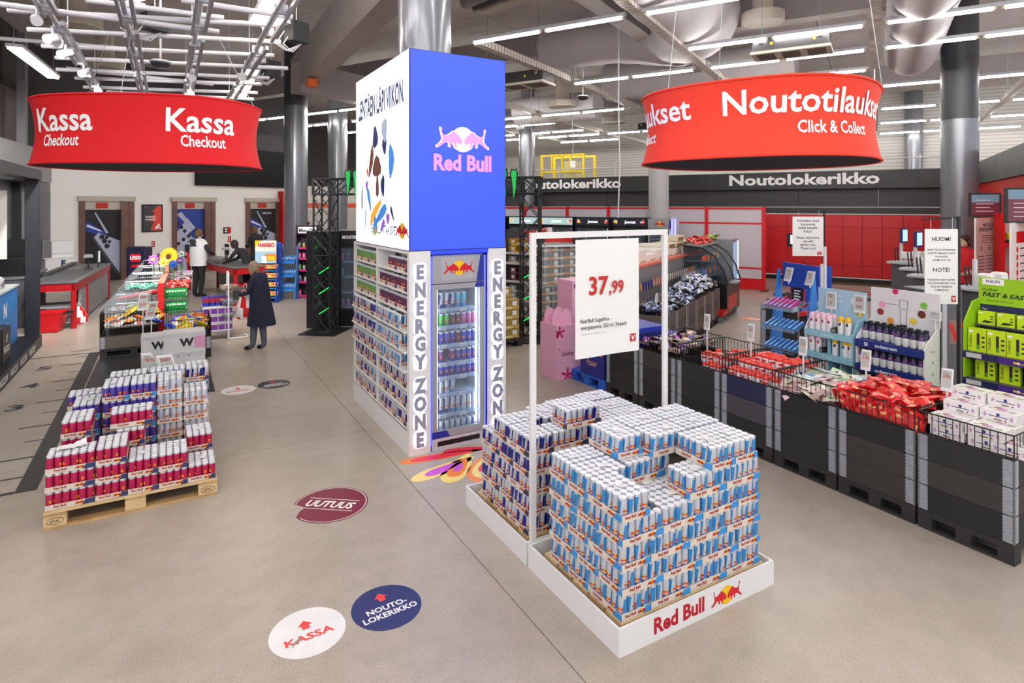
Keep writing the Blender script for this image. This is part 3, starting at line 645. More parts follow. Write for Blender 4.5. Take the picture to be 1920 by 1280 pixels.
# ============================================================= ENERGY KIOSK
K = thing('drink_kiosk', 'white energy drink kiosk with glowing letters, shelves and a blue light box on top', 'kiosk', (2.08, 5.69, 0))
KW, KD, KT = 1.1, 2.07, 2.04
G().box(0, 0, 0, .225, .03, KT).obj('front_panel', WHITE, K); G().box(.885, 0, 0, KW, .03, KT).obj('front_panel', WHITE, K)
G().box(.225, 0, 2.0, .885, .03, KT).obj('lintel', P('blue_led_lintel', (30, 50, 200), .4, emit=1.2), K)
G().box(0, .0305, 0, .02, KD, .245).obj('plinth', WHITE, K)
G().box(.3, .62, .0, .315, KD, KT).obj('back_panel', WHITE, K); G().box(KW-.02, .0305, 0, KW, KD, KT).obj('side_panel', WHITE, K)
G().box(.02, KD-.02, 0, KW-.02, KD, KT).obj('rear_panel', WHITE, K); G().box(.0, .0305, KT-.03, KW-.0205, KD-.0205, KT-.001).obj('top_board', WHITE, K)
G().box(.225, .0305, 0, .24, .62, KT-.031).obj('side_panel', WHITE, K)
for y in (.0305, 1.06, KD-.05): G().box(0, y, .2455, .22, y+.03, KT-.031).obj('upright', WHITE, K)
SHR = [.37-.04, .56, .74, .94, 1.14, 1.335, 1.53, 1.705][:0]
shelfR = [.27, .475, .68, .875, 1.085, 1.29, 1.475, 1.66, 1.84]; shelfL = shelfR
shz = [.255, .45, .645, .84, 1.035, 1.235, 1.43, 1.625, 1.82]
# zones per bay: bottom three classic, middle three protruding trays, top three flavours
for b, (y0, y1) in enumerate(((.0605, 1.06), (1.09, KD-.05))):
    for r, z in enumerate(shz):
        G().box(-.035 if 3 <= r < 6 else 0, y0+.0005, z-.018, .299 if b or y0 > .6 else .299, y1-.0005, z).obj('shelf', WHITE, K)
bayname = ('bay near fridge', 'rear bay')
for b, (y0, y1) in enumerate(((.0605, 1.06), (1.09, KD-.05))):
    for r, z in enumerate(shz):
        k = 'classic' if r < 3 else (('sugarfree' if b == 0 else 'classic') if r < 6 else ('berry' if b == 0 else 'green'))
        x0 = 2.08+(-.03 if 3 <= r < 6 else .012)
        n = 3; st = .305
        off = (.03 if r >= 6 else .06 if r < 3 else .16) if b == 0 else (.0 if r >= 3 else .02)
        step = .29 if b else .31
        for i in range(n):
            if b == 0 and r == 8 and i == 2: continue
            y = 5.69+y0+off+(y1-y0-off-n*step)*.5*(r < 3)+i*step
            tray(k if not (r < 3 and b == 1 and i == 0 and r == 1) else 'sugarfree', x0, min(y, 5.69+y1-.322), z+.0005, 'V' , 'lf', '%s can tray, %s kiosk shelf up, %s, %s from front' % (KIND[k][3], ORD[r], bayname[b], ORD[i]), 'can trays on the kiosk shelves')
for y in (.06, 1.07, KD-.06):
    for z in (1.41, KT-.03): pass
# glowing letters
GLOW = P('letter_glow', (226, 226, 255), .5, emit=1.5); LETG = P('letter_grey', (158, 156, 178), .5)
for px, nm in ((.112, 'left'), (.992, 'right')):
    zz = 1.9
    for ch in 'ENERGY ZONE':
        if ch == ' ': zz -= .06; continue
        G().flat([(.07*math.copysign(abs(math.cos(a))**.6, math.cos(a)), .088*math.copysign(abs(math.sin(a))**.6, math.sin(a))) for a in (2*pi*i/20 for i in range(20))], (px, -.006, zz-.065), X3, Z3, 0, .005).obj('letter_halo', GLOW, K)
        g = G().text(ch, (px, -.02, zz-.132), X3, Z3, .14, 0, bold=.05, cond=.8); n = len(g.v)
        g.text(ch, (px, -.0065, zz-.132), X3, Z3, .14, 0, bold=.05, cond=.8)
        g.obj('letter', LETG, K); zz -= .18
# light box
LB = G(); BW = P('lightbox_white', (250, 252, 255), .5, emit=1.15); BB = P('lightbox_blue', (44, 70, 244), .4, emit=.95)
lb = G().box(.004, .004, KT, KW-.004, KD-.124, 4.066).obj('light_box', P('lightbox_edge', (30, 34, 90), .4), K)
LD = KD-.12
G().rect((0, 0, 0), X3, Z3, .012, KT+.01, KW-.012, 4.06).obj('front_face', BB, lb)
G().rect((0, 0, 0), -Y3, Z3, -LD+.012, KT+.01, -.012, 4.06).obj('side_face', BW, lb)
PINKG = P('lightbox_pink', (250, 130, 236), .4, emit=.75); CREAM = P('lightbox_cream', (255, 246, 214), .4, emit=.9)
G().bulls((.585, -.003, 3.185), X3, Z3, .262, (0, 1)).bulls((.585, -.0065, 3.185), X3, Z3, .248, (2, 1), False).text('Red Bull', (.59, -.003, 2.865), X3, Z3, .165, 2, bold=.035, w=.66).obj('logo', [CREAM, CREAM, PINKG], lb)
o = Vector((-.003, 0, 0)); ex = -Y3
pr = [P('print_dark_blue', (30, 50, 110), .5, emit=.1), P('print_orange', (240, 160, 50), .5, emit=.5), P('print_sky', (60, 130, 210), .5, emit=.4), P('print_brown', (110, 70, 60), .5, emit=.2), P('print_violet', (140, 80, 200), .5, emit=.4), PRED, YEL, P('print_line', (150, 170, 190), .5, emit=.4)]
g = G().text('LENTÄEN LÄPI VIIKON.', o+ex*(-LD/2-.0)+Z3*3.56, ex, Z3, .235, 0, bold=.035, w=1.68).text('RED BULL ANTAA SIIVET.', o+ex*(-.82)+Z3*2.185, ex, Z3, .1, 0, bold=.02, w=.92).bulls(o+ex*(-.2)+Z3*2.24, ex, Z3, .17, (5, 6))
def blob(cx, cz, rx, rz, m, ang=0., n=12, sq=1.):
    ca, sa = math.cos(ang), math.sin(ang); pts = []
    for i in range(n):
        a = 2*pi*i/n; r = 1+.16*math.sin(3*a+cx*9)
        px, pz = rx*r*math.cos(a), rz*r*math.sin(a); pts.append((cx+px*ca-pz*sa, cz+px*sa+pz*ca))
    g.flat(pts, o-X3*.0005*rnd.random(), ex, Z3, m)
for a in ((-1.12, 3.28, .1, .13, 0), (-.78, 3.34, .1, .13, 7), (-.78, 3.17, .08, .1, 0), (-1.28, 3.02, .07, .2, 3, -.4), (-1.06, 2.94, .16, .12, 3), (-.55, 2.98, .09, .18, 2), (-1.66, 2.6, .025, .18, 0), (-1.36, 2.58, .05, .16, 2, .5), (-.84, 2.72, .07, .12, 0), (-1.46, 2.74, .05, .06, 4), (-1.13, 2.42, .26, .06, 1, .55), (-.9, 2.4, .24, .06, 2, .45), (-.52, 2.42, .1, .03, 0, -.9), (-1.12, 2.14+.12, .08, .11, 2), (-1.12, 2.2, .05, .05, 6), (-.84, 2.28, .1, .04, 4, .7), (-.66, 2.36, .06, .06, 4), (-1.04, 2.72, .06, .14, 3), (-1.44, 2.9, .03, .05, 5), (-1.5, 2.34, .03, .14, 7)):
    blob(*a)
for k in range(26):
    x, z = -rnd.uniform(.25, 1.6), rnd.uniform(2.25, 3.35); w = rnd.uniform(.06, .2); g.flat([(x, z), (x+w, z+.01), (x+w, z+.016), (x, z+.006)], o, ex, Z3, 7)
g.obj('print', pr, lb)

# ------------------------------------------------------------- the fridge in the kiosk front
FG = P('fridge_grey', (168, 168, 176), .4, .2); FB = P('fridge_blue', (28, 44, 158), .4); WIN = P('fridge_inside', (226, 234, 246), .5)
Fx, Fy = 2.36, 5.705; FWd = .6
fd = thing('drinks_fridge', 'tall grey glass-door drinks fridge built into the kiosk front, lit inside', 'fridge', (Fx-.03, Fy, 0))
G().box(0, .04, .0, .02, .56, 1.985).box(FWd-.02, .04, 0, FWd, .56, 1.985).box(.02, .54, 0, FWd-.02, .56, 1.985).box(.02, .04, 0, FWd-.02, .54, .1).box(.02, .04, 1.66, FWd-.02, .54, 1.985).obj('cabinet', [FG], fd)
G().box(.021, .53, .1, FWd-.021, .539, 1.659).box(.021, .05, .1, .028, .53, 1.659).box(FWd-.028, .05, .1, FWd-.021, .53, 1.659).obj('liner', WIN, fd)
hd = G().rbox(0, 0, 1.7, FWd, .039, 1.99, .01).obj('header', FG, fd)
G().rect((0, -.001, 0), X3, Z3, .1, 1.735, .47, 1.965, 1).flat([(.5, 1.702), (FWd-.01, 1.702), (FWd-.01, 1.985), (.55, 1.985)], (0, -.001, 0), X3, Z3, 2).bulls((.3, -.003, 1.85), X3, Z3, .15, (3, 4)).obj('logo', [FG, P('fridge_badge', (178, 178, 188), .4), FB, PRED, YEL], hd)
df = G().box(0, 0, .12, .055, .039, 1.69).box(FWd-.055, 0, .12, FWd, .039, 1.69).box(.055, 0, 1.635, FWd-.055, .039, 1.69).box(.055, 0, .12, FWd-.055, .039, .19).flat([(.0, .121), (.2, .121), (.16, .188), (.0, .188)], (0, -.001, 0), X3, Z3, 1).flat([(.48, 1.64), (FWd-.01, 1.64), (FWd-.01, 1.688), (.5, 1.688)], (0, -.001, 0), X3, Z3, 1).obj('door_frame', [FG, FB], fd)
G().box(.055, .012, .19, FWd-.055, .018, 1.635).obj('glass', glass('fridge_glass', (240, 246, 252), .07, .02), df)
G().box(0, .0, .0, FWd, .039, .115).box(.06, -.002, .035, FWd-.06, 0, .085, 1).obj('kick_grille', [P('fridge_kick', (200, 198, 210), .4), BLACK], fd)
LED = P('led_white', (240, 246, 255), .4, emit=6.); LEDB = P('led_blue', (60, 70, 255), .4, emit=3.5)
G().box(FWd-.085, .045, .2, FWd-.07, .06, 1.63).obj('led_strip', LED, fd); G().box(.07, .045, .2, .078, .06, 1.63).obj('led_strip', LED, fd)
G().box(-.018, .012, .05, -.004, .03, 1.97).obj('side_led', LEDB, fd); G().box(FWd+.004, .012, .05, FWd+.016, .03, 1.97).obj('side_led', LEDB, fd)
vz = [onY(830, v, 5.8)[2]-.01 for v in (576.7, 609.5, 644, 677.6, 703.5, 735.5, 773, 817)]
SHF = P('shelf_lip', (206, 216, 232), .35)
rowsF = [['classic']*4+['lblue', 'lblue', '', ''], ['lime']*3+['berry', 'berry', 'pink', 'pink', 'pink'], ['classic', 'dblue', 'purple', 'dblue', 'plum', 'dblue', 'dblue', 'dblue'], ['red', 'violetred', '', 'violetred', 'purple', 'purple', 'purple', 'purple'],
         ['sugarfree', 'dblue', 'dblue', 'dblue', 'dblue', 'dblue', 'dblue', 'dblue'], ['sugarfree', 'white', 'white', 'sugarfree', '', '', '', ''], ['classic', 'classic', 'classic', 'sugarfree', 'sugarfree', 'white', 'white', 'white'], ['sugarfree']*8]
for r, z in enumerate(vz):
    sh = G().box(.03, .06, z-.014, FWd-.03, .5, z-.004).box(.03, .05, z-.03, FWd-.03, .058, z+.012, 1).obj('shelf', [SHF, glass('shelf_front', (226, 236, 250), .35, .1)], fd)
    for x in (.1, .33): G().box(x, .042, z-.032, x+.075, .049, z+.002).box(x+.006, .0415, z-.026, x+.069, .042, z-.004, 1).obj('price_tag', [WHITE, LCD], sh)
    for i, k in enumerate(rowsF[r]):
        if not k: continue
        hh = .168 if r in (0, 6, 7) else .135
        if r == 4: hh = .12
        for row in range(2):
            c = ob('drink_can', cmesh(k, hh, .0275), None, (Fx-.03+.075+i*.064, Fy+.1+row*.07+.004*rnd.random(), z-.0035), rnd.uniform(-.6, .6))
            tag(c, '%s can in the kiosk fridge, %s shelf down, %s from left, %s row' % (KIND[k][3], ORD[r], ORD[i], ('front', 'rear')[row]), 'can', 'cans in the kiosk fridge')
# small coloured petals lying flat on the floor before the kiosk
dc = thing('floor_sticker', 'bright red yellow and violet petal sticker on the floor before the fridge', 'floor sticker', (0, 0, 0))
pm = [P('petal_red', (236, 40, 70), .35), P('petal_yellow', (252, 226, 130), .35), P('petal_orange', (250, 140, 60), .35), P('petal_violet', (210, 90, 220), .35)]
def petal(u0, v0, u1, v1, w, ms, nm='petal'):
    a, b = gz(u0, v0), gz(u1, v1); d = b-a; L = d.length; d.normalize(); e = Vector((-d.y, d.x, 0)); g = G()
    for k, (sc_, m) in enumerate(ms):
        pts = []
        for i in range(20):
            t = 2*pi*i/20; x = .5-.5*math.cos(t); y = math.sin(t)*(.4+.6*x)
            pts.append(((.5+(x-.5)*sc_)*L, y*w*sc_))
        g.flat(pts, a+Z3*(.0012+.0006*k), d, e, m)
    g.obj(nm, pm, dc)
petal(905, 842, 748, 868, .1, ((1, 2), (.75, 0)))
petal(890, 856, 772, 902, .13, ((1, 1), (.6, 3)))
petal(880, 850, 838, 905, .16, ((1, 1), (.65, 2), (.3, 3)))
petal(915, 850, 900, 905, .2, ((1, 2), (.7, 1), (.35, 0)))
petal(925, 838, 830, 848, .1, ((1, 0),))
# ============================================================= RIGHT-HAND CRATE ROW
CBL = [wood('crate_black', (30, 29, 32), (44, 42, 44), (3, 3, 30)), wood('crate_brown_black', (46, 41, 40), (62, 56, 54), (3, 3, 30)), wood('crate_coal', (24, 24, 28), (36, 35, 38), (3, 3, 30)), wood('crate_navy', (26, 30, 66), (34, 38, 80), (3, 3, 30)), wood('crate_grey', (62, 58, 66), (80, 76, 86), (3, 3, 30))]
CBR = [wood('crate_brown', (84, 74, 70), (108, 96, 90), (3, 3, 30)), wood('crate_brown_dark', (70, 60, 58), (90, 80, 76), (3, 3, 30))]
HING = P('hinge_zinc', (188, 194, 206), .35, .75, noise=.12, nscale=40); HINP = P('hinge_pin', (120, 124, 126), .4, .7)
HBLK = P('hinge_strap', (24, 24, 26), .5)
def hinge(parent, x, y, z0, n, dx, dy):
    """zinc corner hinge, leaves going dx along x and dy along y from the corner"""
    g = G()
    for k in range(n):
        z = z0+.195*k
        g.box(min(x, x+dx*.07), y-.004, z+.004, max(x, x+dx*.07), y+.004, z+.191); g.box(x-.004, min(y, y+dy*.07), z+.004, x+.004, max(y, y+dy*.07), z+.191)
        for i in range(7):
            zz = z+.02+i*.026; g.box(x-.0065, min(y, y+dy*.068), zz, x-.0035, max(y, y+dy*.068), zz+.004, 0); g.box(min(x, x+dx*.068), y-.0065*(1 if dy > 0 else -1)-.0015, zz, max(x, x+dx*.068), y-.0065*(1 if dy > 0 else -1)+.0015, zz+.004, 0)
    g.tube((x, y, z0), (x, y, z0+.195*n), .008, 8, 1)
    g.obj('hinge', [HING, HINP], parent)
def crate(loc, rz, label, W=.62, D=.8, n=3, mats=None, group=None, base=True, ends='lr'):
    """pallet with n collars; local x runs along the visible front (width W), y goes back (depth D)"""
    t = thing('pallet_crate', label, 'crate', loc, rz, group)
    z0 = .145
    if base:
        for x in (0, W/2-.05, W-.1):
            for y in (0, D-.1): G().box(x, y, .022, x+.1, y+.1, .1).obj('block', BLK_P, t)
        for y in (0, D/2-.05, D-.1): G().box(0, y, 0, W, y+.1, .0215).obj('skid', BLK_P, t)
        G().box(0, 0, .1005, W, D, .144).obj('deck', BLK_P, t)
    for k in range(n):
        m = (mats or CBL)[(rnd.randrange(3) if mats is None else k % len(mats))]
        z = z0+.195*k
        for b in ((.07, 0, W-.07, .02), (.07, D-.02, W-.07, D), (0, .07, .02, D-.07), (W-.02, .07, W, D-.07)):
            G().box(b[0], b[1], z+.001, b[2], b[3], z+.194).obj('board', m, t)
    hinge(t, .006, .006, z0, n, 1, 1); hinge(t, W-.006, .006, z0, n, -1, 1); hinge(t, .006, D-.006, z0, n, 1, -1); hinge(t, W-.006, D-.006, z0, n, -1, -1)
    return t
def basket(loc, rz, W, D, z0, h, label, group, step=.046):
    g = G(); zt = z0+h
    c = [(0, 0), (W, 0), (W, D), (0, D)]
    for a, b in zip(c, c[1:]+c[:1]):
        for z, r in ((zt, .006), (z0+.006, .006)): g.tube((a[0], a[1], z), (b[0], b[1], z), r, 6)
        L = math.dist(a, b); n = int(L/step)
        for i in range(n): q = (a[0]+(b[0]-a[0])*i/n, a[1]+(b[1]-a[1])*i/n); g.tube((*q, z0), (*q, zt), .0032 if i else .005, 5)
    return tag(g.obj('wire_basket', WIRE, None, loc, rz), label, 'basket', group)
def price_sign(foot, top, label, lines, rz=-pi/2, lean=0., w=.085, h=.17, pole=True):
    """electronic shelf label on a thin white pole; faces -y turned by rz"""
    t = thing('price_sign', label, 'price sign', foot, rz, 'electronic price tags')
    dzz = top-foot[2]
    if pole: G().tube((0, .01, 0), (0, .01, dzz-h*.4), .009, 8).obj('pole', P('white_pole', (226, 228, 232), .4), t)
    g = G().rbox(-w/2, 0, dzz-h, w/2, .014, dzz, .006); g.v = [(x+(z-dzz+h/2)*lean, y, z) for x, y, z in g.v]
    fr_ = g.obj('frame', WHITE, t)
    q = G().rect((0, -.0012, 0), X3, Z3, -w*.38, dzz-h*.84, w*.38, dzz-h*.1)
    for i in range(4): q.rect((0, -.002, 0), X3, Z3, -w*.3, dzz-h*(.17+.045*i), w*(.1+.14*(i % 2)), dzz-h*(.155+.045*i), 1)
    for i, (s_, y) in enumerate(lines): q.text(s_, (0, -.0022, dzz-h*y), X3, Z3, h*.13, 2, bold=.02)
    q.v = [(x+(z-dzz+h/2)*lean, y, z) for x, y, z in q.v]
    q.obj('display', [LCD, P('tag_print', (90, 92, 96), .6), PRICE], t)
    return t
cw0 = [1.875, 2.515, 3.155, 3.795, 4.435, 5.075, 5.715]
crn = ['nearest the camera, holding white boxes', 'holding red foil candy bags', 'holding pale flat packs', 'with a navy top board, holding red-capped jars', 'holding a few red-capped jars', 'holding dark purple candy bags', 'holding blue bar trays']
cms = [[CBL[2], CBL[1], CBL[0]], [CBL[1], CBL[1], CBL[2]], [CBL[0], CBL[0], CBL[2]], [CBL[0], CBL[4], CBL[3]], [CBL[2], CBL[0], CBL[0]], [CBL[2], CBL[0], CBL[1]], [CBL[0], CBL[2], CBL[0]]]
for i, y in enumerate(cw0):
    # local x -> -Y world, local y -> +X world  (rz = -90 deg)
    crate((5.08, y+.625, 0), -pi/2, 'black pallet crate %s' % crn[i], mats=cms[i], group='black crates in the right-hand row')
    if i < 6: basket((5.085, y+.62, 0), -pi/2, .61, .79, .732, .17, 'black wire basket on the crate %s' % crn[i], 'wire baskets on the right-hand crates')
# --- contents
def bag_mesh(name, L, W, T, mats, seed, ends=.12):
    g = G(); nx, ny = 11, 8
    for side in (1, -1):
        for j in range(ny):
            for i in range(nx):
                a, b = i/(nx-1), j/(ny-1); x, y = (a-.5)*L, (b-.5)*W
                f = max(0, min(1, (min(a, 1-a)-ends)/.3+.05))**.5*max(0, min(b, 1-b)*4)**.5 if min(a, 1-a) > ends*.6 else .05
                z = side*T/2*min(1, f)+.16*T*noise.noise((x*30+seed*7, y*30, side+seed))+(.25*T*noise.noise((x*9, y*9, seed*3.1)))
                g.v.append((x+.03*L*noise.noise((y*20, seed, 2)), y+.05*W*noise.noise((x*14, seed, 5)), z))
    for side in range(2):
        for j in range(ny-1):
            for i in range(nx-1):
                a = side*nx*ny+j*nx+i; q = (a, a+1, a+nx+1, a+nx)
                c = 1 if (3 <= i <= 7 and 2 <= j <= 4) else (2 if (i in (2, 8) and j in (2, 3)) or (j == 5 and 4 <= i <= 6) else 0)
                g.f.append(q if side == 0 else q[::-1]); g.m.append(c)
    return g.mesh(name, mats, True)
def foil(name, c): return P(name, c, .28, .15, coat=.4)
def heap(nm, meshes, x0, x1, y0, y1, zf, n, label, cat, group, tilt=.5, layers=2, dz_=.05):
    for k in range(n):
        o = ob(nm, meshes[k % len(meshes)]); lv = k % layers
        x, y = rnd.uniform(x0, x1), rnd.uniform(y0, y1)
        o.location = (x, y, zf(x, y)-dz_*lv); o.rotation_euler = (rnd.uniform(-tilt, tilt), rnd.uniform(-tilt, tilt), rnd.uniform(0, 2*pi)); tag(o, label, cat, group)
def grid_heap(nm, meshes, x0, x1, y0, y1, nx, ny, zf, label, cat, group, tilt=.35, jit=.3, rz=None):
    for i in range(nx):
        for j in range(ny):
            x = x0+(x1-x0)*(i+.5+rnd.uniform(-jit, jit))/nx; y = y0+(y1-y0)*(j+.5+rnd.uniform(-jit, jit))/ny
            o = ob(nm, meshes[(i*3+j*5+rnd.randrange(2)) % len(meshes)]); o.location = (x, y, zf(x, y))
            o.rotation_euler = (rnd.uniform(-tilt, tilt), rnd.uniform(-tilt, tilt), rnd.uniform(0, 2*pi) if rz is None else rz+rnd.uniform(-.25, .25)); tag(o, '%s, %s row, %s along' % (label, ORD[i], ORD[j]), cat, group)
# red bags
RF = [foil('foil_red', (216, 16, 26)), foil('foil_pink_white', (228, 62, 60)), foil('foil_highlight', (246, 176, 120))]  # last tone paints small highlights onto the red foil
rb = [bag_mesh('candy_bag', .2, .15, .055, RF, q) for q in range(4)]
zr = lambda x, y: .88+.07*math.exp(-((x-5.5)**2+(y-2.85)**2)/.05)
grid_heap('candy_bag', rb, 5.12, 5.84, 2.54, 3.12, 6, 6, zr, 'red foil candy bag topping the second crate heap', 'candy bag', 'red candy bags in the second crate', .5)
grid_heap('candy_bag', rb, 5.14, 5.84, 2.54, 3.12, 5, 5, lambda x, y: .8, 'red foil candy bag low in the second crate heap', 'candy bag', 'lower red candy bags in the second crate', .5)
for j in range(7):
    for q in range(2):
        o = ob('candy_bag', rb[(j+q) % 4]); o.location = (5.125, 2.56+.09*j, .775+.06*q); o.rotation_euler = (1.3+rnd.uniform(-.3, .3), rnd.uniform(-.4, .4), pi/2+rnd.uniform(-.4, .4)); tag(o, 'red foil candy bag upright behind second crate front wires, %s along, %s' % (ORD[j], ('lower', 'upper')[q]), 'candy bag', 'red bags behind the second crate wires')
# white boxes, nearest crate
WB = [P('box_white_gloss', (238, 234, 232), .35, coat=.3), P('box_lilac', (196, 140, 190), .5), P('box_navy', (44, 52, 130), .5), P('box_choc', (150, 120, 96), .5), P('box_grey', (170, 178, 172), .5)]
def cbox(w, d, h):
    g = G().box(-w/2, -d/2, 0, w/2, d/2, h)
    for o, ex, W in ((Vector((0, -d/2-.0005, 0)), X3, w), (Vector((0, d/2+.0005, 0)), -X3, w)):
        g.disc(o, ex, Z3, .16*h, m=2, n=10, cx=0, cy=.68*h).rect(o, ex, Z3, -.26*W, .44*h, .26*W, .52*h, 2)
        for cx_, m in ((-.36, 1), (.36, 1)): g.flat([(W*cx_+.13*h*(1+.5*math.sin(5*a))*math.cos(a), .5*h+.2*h*(1+.5*math.sin(5*a))*math.sin(a)) for a in (2*pi*i/20 for i in range(20))], o, ex, Z3, m)
        g.flat([(-.12*W, .12*h), (.08*W, .1*h), (.12*W, .24*h), (-.1*W, .28*h)], o, ex, Z3, 3); g.disc(o, ex, Z3, .1*h, m=3, n=10, cx=.2*W, cy=.2*h)
    o = Vector((0, 0, h+.0005))
    for i in range(5): g.disc(o, X3, Y3, .02+.008*(i % 3), m=(4, 3, 1, 0, 4)[i], n=9, cx=-.3*w+.15*w*i, cy=(-.1, .14, -.02, .1, -.15)[i]*d)
    g.rect(o, X3, Y3, -.2*w, -.32*d, .22*w, -.22*d, 4)
    return g.mesh('chocolate_box', WB)
bm = cbox(.23, .16, .075); k = 0
for lv, spec in enumerate(([(5.21, 2.32), (5.21, 2.07), (5.38, 2.33), (5.38, 2.08), (5.55, 2.33), (5.55, 2.08), (5.72, 2.33), (5.72, 2.08), (5.21, 1.93)], [(5.2, 2.33), (5.21, 2.085), (5.385, 2.32), (5.38, 2.07), (5.56, 2.33), (5.55, 2.09), (5.73, 2.32), (5.72, 2.07)], [(5.43, 2.33), (5.45, 2.09), (5.61, 2.31), (5.62, 2.06), (5.77, 2.33)], [(5.58, 2.34), (5.6, 2.1)])):
    for q, (x, y) in enumerate(spec):
        tag(ob('chocolate_box', bm, None, (x, y, .735+lv*.0765), -pi/2+rnd.uniform(-.05, .05)), 'white printed chocolate box in the nearest crate, %s layer, %s from the front' % (ORD[lv], ORD[q]), 'box', 'white boxes in the nearest crate')
# pale flat packs
FPm = [[foil('pack_%d' % i, c), foil('pack_%db' % i, d), foil('pack_%dc' % i, e)] for i, (c, d, e) in enumerate((((226, 214, 206), (190, 206, 176), (96, 160, 84)), ((236, 208, 206), (206, 160, 160), (120, 80, 70)), ((214, 226, 238), (120, 180, 216), (240, 240, 240)), ((190, 214, 178), (236, 230, 220), (110, 70, 60)), ((240, 232, 222), (200, 180, 160), (150, 200, 140))))]
fp = [bag_mesh('flat_pack', .24, .16, .03, m, 11+i, .05) for i, m in enumerate(FPm)]
grid_heap('flat_pack', fp, 5.14, 5.82, 3.19, 3.76, 5, 5, lambda x, y: .79+.06*(x-5.1), 'pale flat sweet pack lying in the third crate', 'sweet pack', 'pale packs in the third crate', .3)
grid_heap('flat_pack', fp, 5.12, 5.3, 3.19, 3.76, 2, 6, lambda x, y: .765, 'pale flat sweet pack leaning at the front of the third crate', 'sweet pack', 'pale packs leaning in the third crate', .8)
# red-capped jars
JM = [P('jar_white', (240, 236, 240), .35), P('jar_blue', (60, 80, 180), .4), P('jar_red', (214, 40, 44), .4), P('jar_cap', (236, 60, 44), .4)]
def jar():
    g = G()
    g.lathe([(.034, 0), (.038, .004), (.038, .03), (.038, .06), (.038, .085), (.034, .098), (.037, .099), (.037, .122), (.034, .126)], 14, ms=lambda r, i: 3 if r >= 6 else (1 if r in (1,) and i % 7 < 4 else 2 if r == 3 and i % 7 > 3 else 0))
    return g.mesh('gum_jar', JM, True)
jm = jar(); k = 0
for i in range(9):
    for j in range(13):
        y = 3.83+j*.086*1.0; x = 5.15+i*.08
        if y > 4.98: continue
        far = y > 4.44
        if far and (x < 5.25 and y > 4.7 or rnd.random() < .45 and x > 5.45): continue
        if 4.40 < y < 4.47: continue
        z = .735-.06*(x < 5.25)+(.06 if (5.4 < x < 5.7 and y < 4.3) else 0) - (.03 if far else 0)
        o = ob('gum_jar', jm, None, (x+rnd.uniform(-.006, .006), y+rnd.uniform(-.006, .006), z), rnd.uniform(0, 6)); k += 1
        if rnd.random() < .16 and x > 5.2 and 3.95 < y < 4.3: o.rotation_euler = (rnd.uniform(.5, 1.4), 0, rnd.uniform(0, 6)); o.location.z += .03
        tag(o, 'white gum jar with red cap in the %s crate, %s row deep, %s along' % ('half-empty fifth' if far else 'navy-boarded fourth', ORD[i], ORD[j]), 'jar', 'gum jars in the fifth crate' if far else 'gum jars in the fourth crate')
# dark purple bags
PM = [[foil('bag_plum', (62, 34, 56)), foil('bag_purple', (150, 40, 170)), foil('bag_silver', (190, 180, 184))], [foil('bag_choc', (84, 60, 56)), foil('bag_cream', (220, 200, 180)), foil('bag_orange', (190, 100, 50))], [foil('bag_night', (48, 40, 52)), foil('bag_blue2', (90, 70, 190)), foil('bag_rose', (190, 120, 150))]]
pbm = [bag_mesh('sweet_bag', .22, .13, .045, m, 20+i) for i, m in enumerate(PM)]
grid_heap('sweet_bag', pbm, 5.12, 5.84, 5.1, 5.68, 6, 5, lambda x, y: .8+.05*(y-5.1)+.05*(x-5.1), 'dark purple sweet bag heaped in the sixth crate', 'sweet bag', 'purple sweet bags in the sixth crate', .4, rz=.6)
# blue bar trays, farthest crate
BT = [P('bar_blue', (40, 60, 190), .35, coat=.3), P('bar_white', (226, 232, 240), .5), P('bar_yellow', (240, 200, 60), .5)]
bt = G().box(-.09, -.045, 0, .09, .045, .11, 0).rect((0, -.0455, 0), X3, Z3, -.08, .015, .08, .06, 1).rect((0, -.046, 0), X3, Z3, -.03, .02, .05, .05, 2).rect((0, 0, .1105), X3, Y3, -.085, -.04, .085, .04, 0).flat([(-.09, -.045), (.09, -.045), (.09, -.041), (-.09, -.041)], (0, 0, .111), X3, Y3, 1).flat([(-.09, -.045), (-.086, -.045), (-.086, .045), (-.09, .045)], (0, 0, .111), X3, Y3, 1).mesh('bar_box', BT)
for i in range(8):
    for j in range(3): tag(ob('bar_box', bt, None, (5.14+i*.092, 5.82+j*.187, .735+.115*(i < 5)), pi/2 if False else 0 if False else -pi/2), 'blue chocolate bar box in the farthest crate, %s row of three, %s from the left' % (ORD[i], ORD[2-j]), 'bar box', 'blue boxes in the farthest crate')
    for j in range(3):
        if i < 5: tag(ob('bar_box', bt, None, (5.14+i*.092, 5.82+j*.187, .735), -pi/2), 'blue bar box in the farthest crate, lower layer, %s row, %s from left' % (ORD[i], ORD[2-j]), 'bar box', 'lower blue boxes in the farthest crate')
# price tags over the crates
for (u, v, X, ln, lb) in ((1775, 690, 5.48, (('3,95', .42),), 'electronic price tag reading 3 over the nearest crate'), (1623, 655, 5.5, (('3,95', .45),), 'electronic price tag reading 3 over the red bags'), (1505, 631, 5.5, (('1,95', .45),), 'electronic price tag reading 1 over the pale packs'), (1407, 606, 5.5, (('1,95', .45),), 'electronic price tag reading 1 over the fourth crate'), (1325, 588, 5.5, (('1,95', .45),), 'electronic price tag reading 1 over the sixth crate')):
    p = onX(u, v, X); price_sign((p.x, p.y, .74), p.z, lb, ln, -pi/2+.1, .06, .085, .19)
